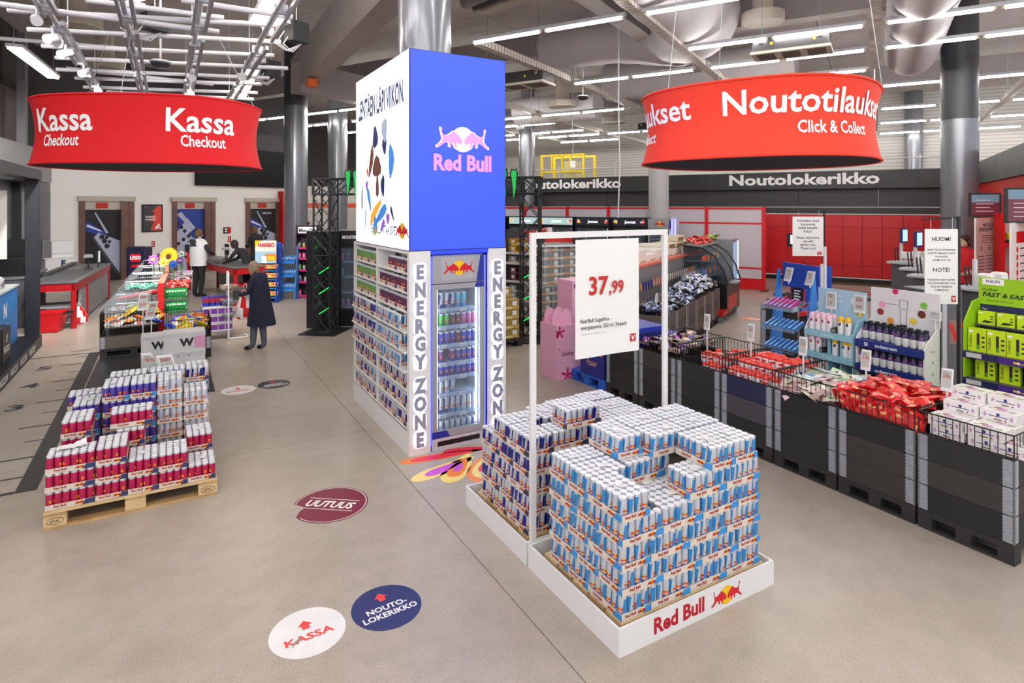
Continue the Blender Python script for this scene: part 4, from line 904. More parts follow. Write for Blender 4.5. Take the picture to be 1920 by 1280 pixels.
# ------------------------------------------------------------- syrup display
XD = 6.25
sd = thing('syrup_display', 'white and navy cardboard display of sparkling drink syrups behind the crates', 'display', (XD, 3.675, 0), -pi/2)   # local x -> -Y, y -> +X
W = .66; SNAV = P('display_navy', (24, 44, 120), .45); SWH = P('display_white', (232, 230, 232), .5)
G().box(0, .28, 0, W, .3, 1.63).obj('back_panel', SWH, sd)
pg = G().text('mika on lempimakusi', (.2, .278, 1.47), X3, Z3, .012, 0).text('maista uudet', (.5, .278, 1.44), X3, Z3, .012, 0)
for x, z, r, m in ((.12, 1.46, .035, 1), (.25, 1.61, .03, 2), (.52, 1.5, .035, 3), (.1, 1.38, .035, 4), (.2, 1.3, .035, 5), (.5, 1.41, .038, 6), (.42, 1.33, .035, 7)): pg.disc((0, .2775, 0), X3, Z3, r, m=m, n=14, cx=x, cy=z)
for a, b in (((.29, 1.53), (.37, 1.53)), ((.29, 1.44), (.37, 1.44)), ((.29, 1.44), (.29, 1.53)), ((.37, 1.44), (.37, 1.53)), ((.3, 1.28), (.3, 1.43)), ((.36, 1.28), (.36, 1.43))): pg.bar((a[0], .277, a[1]), (b[0], .277, b[1]), .004, .004, 8)
pg.rect((0, .2765, 0), X3, Z3, .3, 1.24, .36, 1.28, 0)
pg.obj('print', [INK, P('fruit_pink', (244, 170, 190), .5), P('fruit_magenta', (216, 40, 110), .5), P('fruit_green', (130, 200, 80), .5), P('fruit_red', (150, 50, 40), .5), P('fruit_orange', (246, 160, 60), .5), P('fruit_brown', (110, 46, 36), .5), P('fruit_lemon', (240, 214, 70), .5), P('print_line2', (140, 140, 150), .5)], sd)
side = [(0, 0), (.3, 0), (.3, 1.3), (.22, 1.28), (.06, 1.18), (0, 1.12)]
for x in (0, W-.012): G().flat(side, (x+.012, 0, 0), Y3, Z3, 0, .012).obj('side_panel', SWH, sd)
g = G(); 
for k in range(8): g.rect((W+.0006, 0, 0), Y3, Z3, .14, .2+.11*k, .16, .225+.11*k)
g.text('helppo', (W+.0006, .15, 1.08), Y3, Z3, .02).obj('side_print', P('side_print', (120, 120, 130), .6), sd)
zl = [1.115, .865, .615, .365]
SLOG = TEXTW
def bottle_mesh():
    g = G(); g.lathe([(.024, 0), (.029, .004), (.036, .05), (.036, .085), (.031, .115), (.022, .14), (.021, .15), (.0215, .15), (.024, .152), (.024, .172), (.022, .174)], 16, ms=lambda r, i: 2 if r >= 7 else (1 if r in (3, 4, 5) else 0))
    for a0 in (-pi/2,):
        for m, rr, zc, w in ((4, .0335, .105, .016), (3, .0338, .1, .0145)):
            pts = [(w*math.cos(q), w*math.sin(q)*.9) for q in (2*pi*i/12 for i in range(12))]
            g.add([(px, -math.sqrt(max(0, (rr+.002)**2-px*px)), zc+py) for px, py in pts], [tuple(range(12))], m)
        g.add([(px, -math.sqrt(.0362**2-px*px)-.0006, .02+.05*q) for q in (0, 1) for px in (-.02, 0, .02)], [(0, 1, 4, 3), (1, 2, 5, 4)], 5)
    return g.mesh('syrup_bottle', [P('syrup_white', (216, 218, 216), .35), P('syrup_navy', (40, 42, 76), .35), BLACK, P('badge_blue', (60, 80, 190), .4), P('badge_red', (206, 60, 70), .4), P('syrup_label', (206, 208, 206), .5)], True)
bo = bottle_mesh()
for r, z in enumerate(zl):
    sh = G().box(.0125, 0, z-.015, W-.0125, .279, z-.005).box(.0, -.012, z-.08, W, -.0005, z-.004, 1).obj('shelf', [SNAV, SNAV], sd)
    g = G().text('sodastream', (W*.47, -.0125, z-.055), X3, Z3, .034, 0, 'c', .02).disc((W*.17, -.0125, z-.04), X3, Z3, .02, n=14).disc((W*.17, -.0128, z-.04), X3, Z3, .011, m=1, n=14).rect((W*.17, -.0131, z-.043), X3, Z3, -.008, 0, .012, .005, 0)
    g.obj('logo', [TEXTW, SNAV], sh)
    for i in range(9):
        for j in range(2 if r < 2 else 1):
            if r == 0 and j == 0 and i < 5: yy = .11
            else: yy = .05+.085*j
            if r == 0 and j == 1 and i < 5: yy = .19
            c = ob('syrup_bottle', bo, None, (XD+yy, 3.675-.045-.0705*i, z-.0045), -pi/2+rnd.uniform(-.5, .5))
            tag(c, 'white and navy syrup bottle on the syrup display, %s shelf, %s from left, %s row' % (ORD[r], ORD[i], ('front', 'rear')[j]), 'bottle', 'syrup bottles on the display')
# pale blue display
lb = thing('bottle_display', 'pale blue cardboard display of pink and yellow cans left of the syrups', 'display', (XD, 4.255, 0), -pi/2); W = .55
PB = P('display_pale_blue', (150, 202, 220), .5); PB2 = P('display_sky', (176, 214, 236), .5)
G().box(0, .25, 0, W, .265, 1.56).obj('back_panel', PB2, lb)
G().text('nyt on aika', (.1, .2485, 1.48), X3, Z3, .03, 0, 'l').text('raikastua', (.1, .2485, 1.42), X3, Z3, .04, 0, 'l').text('nyt uutta', (.1, .2485, 1.36), X3, Z3, .025, 0, 'l').disc((.42, .248, 1.45), X3, Z3, .045, m=0, n=16).disc((.48, .248, 1.33), X3, Z3, .04, m=1, n=12).obj('print', [TEXTW, YEL], lb)
for x in (0, W-.012): G().flat([(0, 0), (.25, 0), (.25, 1.3), (.1, 1.27), (0, 1.12)], (x+.012, 0, 0), Y3, Z3, 0, .012).obj('side_panel', PB if x else SWH, lb)
def can2(c, cap, nm):
    g = G().lathe([(.03, 0), (.033, .006), (.033, .07), (.033, .13), (.033, .165), (.026, .178), (.02, .186), (.02, .188)], 14, ms=lambda r, i: 1 if r in (3, 4, 5, 6) else 0)
    g.add([(px, -math.sqrt(.0337**2-px*px), .1+pz) for px, pz in ((-.014, 0), (0, -.012), (.014, 0), (.008, .03), (0, .02), (-.008, .03))], [(0, 1, 2, 3, 4, 5)], 2)
    return g.mesh('spray_can', [P(nm+'_body', (238, 236, 238), .35), P(nm+'_top', c, .35), P(nm+'_mark', cap, .5)], True)
sc1 = can2((244, 206, 224), (190, 50, 90), 'pink_can'); sc2 = can2((240, 190, 50), (60, 60, 60), 'yellow_can')
dk = G().tube((0, -.1, .03), (0, .06, .03), .03, 14).tube((0, -.102, .03), (0, -.1, .03), .022, 12, 1).mesh('round_tin', [P('tin_black', (44, 44, 46), .35), P('tin_lid', (130, 132, 134), .4)])
for r, z in enumerate((1.12, .88, .64, .4)):
    sh = G().box(.0125, 0, z-.015, W-.0125, .249, z-.005).box(0, -.012, z-.07, W, -.0005, z-.004).obj('shelf', PB, lb)
    G().text(('go green now', 'do it daily', 'make it yours', 'go for it')[r], (W*.5, -.0125, z-.045), X3, Z3, .02, 0, 'c', .012).obj('print', TEXTW, sh)
    for x in ((.27, .41) if r else ()): G().box(x, .0005, z-.0045, x+.008, .2, z+.2).obj('divider', PB, lb)
    lay = [(.06, 0), (.13, 0), (.2, 0), (.26, 0), (.32, 2), (.39, 1), (.47, 1)] if r == 0 else [(.06, 0), (.14, 0), (.21, 2), (.33, 1), (.44, 1), (.5, 1)] if r == 1 else [(.06, 0), (.14, 0), (.21, 0)]
    for i, (x, kk) in enumerate(lay):
        for row in range(2 if kk == 0 else 1):
            c = ob('spray_can' if kk < 2 else 'round_tin', (sc1, sc2, dk)[kk], None, (XD+.05+.08*row+(.06 if kk == 2 else 0), 4.255-x, z-.0045), -pi/2+rnd.uniform(-.3, .3))
            tag(c, '%s on the pale blue display, %s shelf, %s from left, %s row' % (('pink topped can', 'yellow topped can', 'black round tin')[kk], ORD[r], ORD[i], ('front', 'rear')[row]), 'can', 'cans on the pale blue display')
for (u, v, lb_, ln) in ((1558, 546, 'double price tag standing left on the pale blue display', (('6', .35), ('8', .7))), (1611, 552, 'double price tag reading 8 and 9 between the two displays', (('8,99', .38), ('9,99', .72)))):
    p = onX(u, v, XD+.2); price_sign((p.x, p.y, p.z-.24), p.z, lb_, ln, -pi/2, .04, .13, .2)
p = onX(1752, 583, XD+.2); price_sign((p.x, 3.02, 1.29), p.z, 'small grey price tag on the right end of the syrup display', (), -pi/2, .0, .11, .09)
# blue slanted rack
rk = thing('blue_rack', 'bright blue slanted rack of slim boxes left of the pale blue display', 'rack', (6.3, 4.82, 0), -pi/2); W = .48
BLU = P('rack_blue', (44, 128, 214), .45)
for x in (0, W-.02): G().flat([(-.05, 0), (.3, 0), (.32, 1.3), (.27, 1.72), (.24, 1.72)], (x+.02, 0, 0), Y3, Z3, 0, .02).obj('side_panel', BLU, rk)
G().flat([(.0, 1.5), (W, 1.5), (W, 1.78), (.0, 1.8)], (0, .34, 0), X3, Z3, 0, .02).obj('header', P('rack_header', (28, 70, 176), .45), rk)
CLR = glass('clear_plastic', (225, 238, 246), .14, .1)
bxs = [G().box(-.016, -.1, 0, .016, .1, .03).rect((0, 0, .0305), X3, Y3, -.016, -.1, .016, -.03, 1).rect((0, 0, .031), X3, Y3, -.003, -.1, .003, .1, 2).mesh('slim_box', [P('slim_%d' % i, c, .4), P('slim_tip', (90, 170, 230), .4), P('slim_line', (236, 240, 246), .4)]) for i, c in enumerate(((206, 40, 150), (48, 130, 214)))]
for r, z in enumerate((1.27, 1.03, .79, .55)):
    g = G().flat([(-.1, 0), (.18, .1), (.18, .104), (-.1, .004)], (W-.021, 0, z), Y3, Z3, 0, W-.042).box(.021, -.1, z, W-.021, -.096, z+.05); g.obj('tray', CLR, rk)
    for i in range(7 if r else 6):
        c = ob('slim_box', bxs[0 if r == 0 else 1], None, (6.3+.04, 4.82-.055-i*.062, z+.055), -pi/2); c.rotation_euler = (0.36, 0, -pi/2)
        tag(c, '%s slim box on the blue rack, %s tray down, %s from left' % ('magenta' if r == 0 else 'blue', ORD[r], ORD[i]), 'box', 'slim boxes on the blue rack')
for (u, v, lb_, ln) in ((1478, 501, 'tilted price tag on the left rail of the blue rack', (('6', .5),)), (1518, 508, 'tilted price tag on the right rail of the blue rack', (('6', .5),))):
    p = onX(u, v, 6.5); price_sign((p.x, p.y, p.z-.2), p.z, lb_, ln, -pi/2, .25, .1, .17)
# green shaver display
gd = thing('shaver_display', 'lime green display of boxed shavers at the right edge', 'display', (XD+.15, 2.76, 0), -pi/2); W = .92
GRN = P('lime_green', (150, 200, 20), .45); GRD = P('display_grey', (88, 92, 96), .5); VIO = P('violet_strip', (70, 44, 130), .4); NVY = P('display_dark_navy', (34, 36, 80), .45)
G().box(0, .3, 0, W, .32, 1.5).obj('back_panel', GRD, gd)
G().flat([(0, 0), (.3, 0), (.3, 1.62), (.16, 1.6), (.0, 1.42)], (.014, 0, 0), Y3, Z3, 0, .014).obj('side_panel', GRN, gd); G().flat([(0, 0), (.3, 0), (.3, 1.6), (0, 1.42)], (W, 0, 0), Y3, Z3, 0, .014).obj('side_panel', GRN, gd)
hd = G().box(.0, .3, 1.5, W, .325, 1.82).rect((0, .2995, 0), X3, Z3, .0, 1.44, W*.5, 1.57, 1).rect((0, .299, 0), X3, Z3, W*.37, 1.44, W, 1.57, 2).obj('header', [GRN, NVY, VIO], gd)
G().rect((0, .2985, 0), X3, Z3, .03, 1.755, .2, 1.815, 0).text('PHILIPS', (.115, .298, 1.775), X3, Z3, .025, 1, bold=.02).text('OneBlade', (.03, .298, 1.7), X3, Z3, .022, 2, 'l').text('FAST & EASY', (.03, .298, 1.645), X3, Z3, .04, 2, 'l', .03, 1.15, .25).text('wherever you want', (.06, .298, 1.6), X3, Z3, .02, 3, 'l', .01, 1, .2).text('Face', (.05, .2978, 1.52), X3, Z3, .015, 0).text('Face + Body', (W*.45, .2978, 1.52), X3, Z3, .015, 0).obj('print', [TEXTW, NAVY, INK, P('print_olive', (96, 140, 20), .5)], gd)
def sbox(w, h, tool):
    g = G().box(-w/2, 0, 0, w/2, .06, h).rect((0, -.0006, 0), X3, Z3, -w*.45, h*.82, -w*.2, h*.92, 1)
    if tool == 1: g.rect((0, -.0008, 0), X3, Z3, -w*.02, h*.12, w*.14, h*.8, 2).rect((0, -.001, 0), X3, Z3, -w*.0, h*.1, w*.12, h*.3, 3)
    elif tool == 2: g.rect((0, -.0008, 0), X3, Z3, -w*.04, h*.06, w*.18, h*.75, 4).rect((0, -.001, 0), X3, Z3, -w*.1, h*.7, w*.24, h*.82, 2)
    else: g.flat([(-.3*w, .14*h), (.2*w, .14*h), (.3*w, .3*h), (-.1*w, .34*h)], (0, -.0008, 0), X3, Z3, 2)
    if tool in (1, 2): g.text('OneBlade', (-.3*w, -.0008, h*.15), Z3, -X3, w*.16, 2, 'l', w=h*.55)
    for k in range(3): g.rect((0, -.0008, 0), X3, Z3, w*.25, h*(.2+.2*k), w*.42, h*(.28+.2*k), 2)
    return g.mesh('shaver_box', [P('shaver_lime', (196, 226, 24), .4), TEXTW, P('shaver_dark', (40, 44, 50), .4), P('shaver_green', (80, 160, 40), .4), P('shaver_blue', (120, 160, 200), .4)])
sb = [sbox(.13, .12, 0), sbox(.14, .21, 1), sbox(.15, .2, 1), sbox(.12, .2, 2)]
for r, (z, n, m, st, off, yy) in enumerate(((1.395, 6, 0, .15, .1, .2), (1.16, 6, 1, .148, .09, .05), (.915, 4, 2, .185, .14, .08), (.67, 6, 3, .118, .08, .03))):
    if r: 
        sh = G().box(.0145, 0, z-.012, W-.0145, .2995, z-.002).box(.0, -.014, z-.06, W, -.0005, z+.0, 1).rect((0, -.0145, 0), X3, Z3, W*.3, z-.058, W, z-.002, 2).rect((0, -.015, 0), X3, Z3, .03, z-.05, .15, z-.008, 3).obj('shelf', [GRD, NVY, VIO, LCD], gd)
        G().text('uutuus', (W*.5, -.0156, z-.04), X3, Z3, .018, 0).disc((W*.46, -.0156, z-.03), X3, Z3, .012, m=1, n=10).rect((0, -.0156, 0), X3, Z3, W*.42, z-.038, W*.45, z-.022, 0).obj('print', [YEL, TEXTW], sh)
    else: G().box(.0145, .18, z-.012, W-.0145, .2995, z-.002).obj('shelf', GRD, gd)
    for i in range(n):
        c = ob('shaver_box', sb[m], None, (XD+.15+yy, 2.76-off-st*i, z-.0015), -pi/2+rnd.uniform(-.06, .06))
        tag(c, 'lime green shaver box, %s shelf down on the green display, %s from left' % (ORD[r], ORD[i]), 'box', 'shaver boxes on the green display')

# ------------------------------------------------------------- hanging paper signs on black posts
def hung_sign(name, label, u0, v0, u1, v1, Zc, lines, up=None, logo=True, tilt=.0):
    a, b = dz(u0, v0, Zc), dz(u1, v1, Zc-.02); w = math.hypot(b.x-a.x, b.y-a.y); h = a.z-b.z; rz = math.atan2(b.y-a.y, b.x-a.x)
    t = thing(name, label, 'sign', (a.x, a.y, 0), rz)
    G().tube((w+.02, .02, 0), (w+.02, .02, a.z+.13), .018, 8).tube((w+.02, .02, a.z+.12), (-.02, .02, a.z+.1), .01, 6).box(w-.15, -.13, 0, w+.18, .17, .012).obj('stand', INK, t)
    G().tube((w*.2, .01, a.z-.02), (w*.2, .01, a.z+.1), .003, 4).tube((w*.85, .01, a.z-.02), (w*.85, .01, a.z+.12), .003, 4).obj('hook', CHROME, t)
    G().box(0, 0, b.z, w, .004, a.z).obj('sheet', PAPER, t)
    g = G()
    for s_, y, hh in lines: g.text(s_, (w/2, -.0015, a.z-h*y), X3, Z3, h*hh, 0, 'c', .014, w=w*.86)
    if logo: g.rect((0, -.0015, 0), X3, Z3, w*.8, b.z+h*.03, w*.94, b.z+h*.11, 1).text('V', (w*.87, -.002, b.z+h*.045), X3, Z3, h*.05, 2, bold=.03)
    g.obj('print', [INK, PRICE, TEXTW], t)
hung_sign('notice_board', 'white hanging notice reading HUOM and NOTE on a black post', 1734, 429, 1796, 570, 6.3, (('HUOM!', .16, .055), ('SIIRRY TÄSTÄ ETEENPÄIN', .29, .024), ('JONOTTAMAAN VASTA', .335, .024), ('TILAUKSESI', .38, .024), ('VALMISTUTTUA', .425, .024), ('NOTE!', .57, .055), ('PLEASE DO NOT ENTER', .69, .024), ('THIS ZONE BEFORE YOUR', .735, .024), ('PICK-UP ORDER IS', .78, .024), ('COMPLETED', .825, .024)))
hung_sign('waiting_notice', 'white waiting notice on a black post in front of the red lockers', 1486, 406, 1544, 480, 11.5, (('Odottakaa tässä,', .13, .062), ('kutsumme', .22, .062), ('teidät kassalle.', .31, .062), ('Kiitos!', .4, .062), ('Please wait here,', .56, .062), ('we will', .65, .062), ('call for you.', .74, .062), ('Thank you!', .83, .062)))
# ------------------------------------------------------------- ring signs
def ring_sign(name, label, cen, ra, rb, ang, z0, z1, rgb, texts, hs=.24, drop=7.3):
    """stretched fabric ring with a slightly drawn-in waist; texts = [(string, start angle, height, cap, bold)] running clockwise as read from outside"""
    t = thing(name, label, 'ring sign', (cen[0], cen[1], 0), 0)
    red = P(name+'_fabric', rgb, .75); N = 72; M = 10
    ca, sa = math.cos(ang), math.sin(ang)
    def P2(a, k):
        c, s_ = math.cos(a), math.sin(a); e = .82
        x, y = ra*math.copysign(abs(c)**e, c)*k, rb*math.copysign(abs(s_)**e, s_)*k; return (x*ca-y*sa, x*sa+y*ca)
    def kz(f): return 1-.05*math.sin(pi*f)
    g = G()
    for j in range(M+1):
        f = j/M
        for i in range(N): g.v.append((*P2(2*pi*i/N, kz(f)), z0+(z1-z0)*f))
    for j in range(M):
        for i in range(N): a = j*N+i; b = j*N+(i+1) % N; g.f.append((a, b, b+N, a+N)); g.m.append(0)
    g.obj('fabric', red, t, smooth=True)
    g = G()
    for j in range(M+1):
        f = j/M
        for i in range(N): g.v.append((*P2(2*pi*i/N, kz(f)*.985), z0+(z1-z0)*f))
    for j in range(M):
        for i in range(N): a = j*N+i; b = j*N+(i+1) % N; g.f.append((a, a+N, b+N, b)); g.m.append(0)
    g.f.append(tuple(range(N-1, -1, -1))); g.m.append(0)
    g.obj('lining', P('ring_lining', (30, 28, 44), .9), t, smooth=False)
    for z, f in ((z0, 0), (z1, 1)): q = [Vector((*P2(2*pi*i/N, 1.0), z)) for i in range(N)]; G().path(q+[q[0]], .012, 6).obj('hem', red, t, smooth=True)
    # arc-length table along the waist
    tab = [0.]; pr_ = P2(0, .96); NN = 720
    for i in range(1, NN+1): p = P2(2*pi*i/NN, .96); tab.append(tab[-1]+math.dist(p, pr_)); pr_ = p
    L = tab[-1]
    def at(sv, z):
        sv %= L; lo, hi = 0, NN
        while hi-lo > 1:
            mid = (lo+hi)//2
            if tab[mid] <= sv: lo = mid
            else: hi = mid
        a = 2*pi*(lo+(sv-tab[lo])/max(tab[hi]-tab[lo], 1e-9))/NN; f = (z-z0)/(z1-z0); p = P2(a, kz(f)*1.006); return (p[0], p[1], z)
    def s_of(a): a = (a % (2*pi))/(2*pi)*NN; i = int(a); return tab[i]+(tab[(i+1) % (NN+1)]-tab[i])*(a-i)
    def pix(a):
        p = P2(a, .96); x, y = cen[0]+p[0], cen[1]+p[1]; zc = x*S+y*C; return 960+F*(x*C-y*S)/zc, zc
    def s_at(u):
        best = None
        for i in range(NN):
            u0_, z0_ = pix(2*pi*i/NN); u1_, z1_ = pix(2*pi*(i+1)/NN)
            if (u0_-u)*(u1_-u) <= 0 and (best is None or z0_ < best[0]): best = (z0_, tab[i])
        return best[1] if best else 0.
    for st, ua, ub, zz, hh, pre, al in texts:
        vs, fs, x0, x1, yy0, yy1 = _text(st, .02, 0.)
        bmx = bmesh.new(); k = hh/.73
        s_a, s_b = s_at(ua), s_at(ub); wpre = _text(pre, .02, 0.); kx = k*1.05 if al == 'r' else abs((s_b-s_a+L/2) % L-L/2)/(wpre[3]-wpre[2]); s0 = s_a
        bv = [bmx.verts.new(((x-(x0 if al == 'l' else x1))*kx, y*k, 0)) for x, y in vs]
        for f in fs:
            try: bmx.faces.new([bv[i] for i in f])
            except ValueError: pass
        xx = min(v.co.x for v in bv)
        while xx < max(v.co.x for v in bmx.verts):
            xx += .06; bmesh.ops.bisect_plane(bmx, geom=bmx.verts[:]+bmx.edges[:]+bmx.faces[:], plane_co=(xx, 0, 0), plane_no=(1, 0, 0))
        bmx.verts.index_update()
        g = G().add([at(s0+v.co.x, zz+v.co.y) for v in bmx.verts], [tuple(v.index for v in f.verts) for f in bmx.faces], 0); bmx.free()
        g.obj('lettering', TEXTW, t)
    for i in range(3):
        p = Vector((*P2(2*pi*(i+.3)/3, 1), z1)); G().tube(p, (p.x*.6, p.y*.6, drop), .004, 4).obj('wire', STEEL, t)
    return t
cR = cw(2.52, 6.2); rR = 1.1
cL = cw(-4.24, 7.08)
angL = math.atan2(-S, C)
ring_sign('pickup_ring_sign', 'orange red hanging ring sign for order pick-up at the right', cR, rR, rR, .4, 2.93, 3.6, (238, 62, 40),
    [('Noutotilaukset', 1358, 1562, 3.3, .215, 'Noutot', 'l'), ('Click & Collect', 1497, 1622, 3.12, .11, 'Click & Collect', 'l'), ('Noutotilaukset', 1296, 1296, 3.3, .215, 'N', 'r'), ('Click & Collect', 1231, 1231, 3.12, .11, 'N', 'r')])
ring_sign('checkout_ring_sign', 'bright red hanging ring sign for the checkout at the left', cL, 1.2, .86, angL, 2.95, 3.66, (216, 10, 24),
    [('Kassa', 311, 440, 3.29, .25, 'Kassa', 'l'), ('Checkout', 339, 423, 3.13, .125, 'Checkout', 'l'), ('Kassa', 73, 173, 3.29, .25, 'Kassa', 'l'), ('Checkout', 83, 148, 3.13, .125, 'Checkout', 'l')], drop=4.6)
# ============================================================= FLOOR MARKS
def sticker(name, label, c, r, rgb, lines, arrow=None, ring=None, rz=0., torn=False):
    t = thing(name, label, 'floor sticker', (c[0], c[1], 0), rz)
    n = 48; pts = [(r*math.cos(2*pi*i/n), r*math.sin(2*pi*i/n)) for i in range(n)]
    if torn: pts = [p for i, p in enumerate(pts) if not 26 <= i <= 30]; pts.insert(26, (-.72*r, -.22*r)); pts.insert(27, (-.62*r, -.34*r)); pts.insert(28, (-.66*r, -.5*r))
    G().flat(pts, (0, 0, .0012), X3, Y3).obj('disc', P('sticker_%d_%d_%d' % rgb, rgb, .35, noise=.05, nscale=6), t)
    g = G()
    if ring:
        for i in range(n):
            if torn and 25 <= i <= 31: continue
            a, b = 2*pi*i/n, 2*pi*(i+1)/n; g.add([(.94*r*math.cos(a), .94*r*math.sin(a), .002), (.96*r*math.cos(a), .96*r*math.sin(a), .002), (.96*r*math.cos(b), .96*r*math.sin(b), .002), (.94*r*math.cos(b), .94*r*math.sin(b), .002)], [(0, 1, 2, 3)], 1)
    for s_, y, hh, w, m in lines: g.text(s_, (0, y*r, .002), X3, Y3, hh*r, m, 'c', .03, 1.25 if not ring else .9, .22 if ring else 0, w=w*r)
    if ring:
        for y in (.26, -.3): g.rect((0, 0, .002), X3, Y3, -.72*r, y*r, .72*r, (y+.025)*r, 1)
    if arrow: g.flat([(-.1*r, arrow*r), (.1*r, arrow*r), (.1*r, (arrow+.16)*r), (.2*r, (arrow+.16)*r), (0, (arrow+.38)*r), (-.2*r, (arrow+.16)*r), (-.1*r, (arrow+.16)*r)], (0, 0, .002), X3, Y3, 0)
    g.obj('print', [P('arrow_red', (236, 66, 66), .4), TEXTW], t)
    return t
c = gz(577, 1184); k1 = sticker('floor_sticker', 'white round floor sticker reading KASSA with a red arrow, worn in the middle', c, .215, (236, 236, 238), [('KASSA', -.32, .26, 1.4, 0)], .12, rz=.06)
G().flat([(-.11, -.095), (-.085, -.065), (-.05, -.05), (-.045, -.02), (-.065, -.035), (-.1, -.06)], (0, 0, .0028), X3, Y3).obj('worn_patch', P('worn_grey', (150, 142, 134), .6), k1)
c = gz(725, 1137); sticker('floor_sticker', 'dark blue round floor sticker reading NOUTO-LOKERIKKO with a red arrow, nearest', c, .215, (26, 40, 104), [('NOUTO-', -.12, .22, 1.2, 1), ('LOKERIKKO', -.42, .22, 1.6, 1)], .3, rz=.06)
c = gz(620, 945); sticker('floor_sticker', 'torn wine red round floor sticker reading UUTUUS', c, .305, (126, 34, 62), [('UUTUUS', -.17, .34, 1.35, 1)], None, True, -YAW-.12, True)
c = gz(447, 731); sticker('floor_sticker', 'white round floor sticker with red KASSA lettering beside the rear left pallet', c, .215, (236, 236, 238), [('KASSA', -.32, .26, 1.4, 0)], .12, rz=.06)
c = gz(514, 720); sticker('floor_sticker', 'dark round floor sticker with a red arrow beside the white one, farther back', c, .215, (52, 52, 62), [('NOUTO-', -.12, .22, 1.2, 1), ('LOKERIKKO', -.42, .22, 1.6, 1)], .3, rz=.06)
# jump ruler
MK = P('floor_tape', (66, 64, 66), .6, noise=.1, nscale=12)
rl = thing('floor_ruler', 'dark long-jump ruler taped on the floor with numbers 3 4 5', 'floor marking', (0, 0, 0))
g = G().flat([(-1.16, 6.66), (-1.0, 6.66), (-1.0, 12.4), (-1.16, 12.4)], (0, 0, .0012), X3, Y3); g.obj('tape', MK, rl)
for k in range(6):
    y = 7.56+1.02*k; G().rect((0, 0, .001), X3, Y3, -1.45, y-.02, -1.162, y+.02).obj('tick', MK, rl); G().rect((0, 0, .001), X3, Y3, -1.32, y-.53, -1.162, y-.5).obj('tick', MK, rl)
G().rect((0, 0, .001), X3, Y3, -2.6, 12.36, -.9, 12.41).obj('tick', MK, rl); G().rect((0, 0, .001), X3, Y3, -1.6, 6.66, -1.162, 6.72).obj('tick', MK, rl)
for s_, y in (('3', 9.5), ('4', 10.55), ('5', 11.58)): G().text(s_, (-1.55, y-.12, .0014), X3, Y3, .24, 0, 'r', .03, 1.3).obj('numeral', MK, rl)

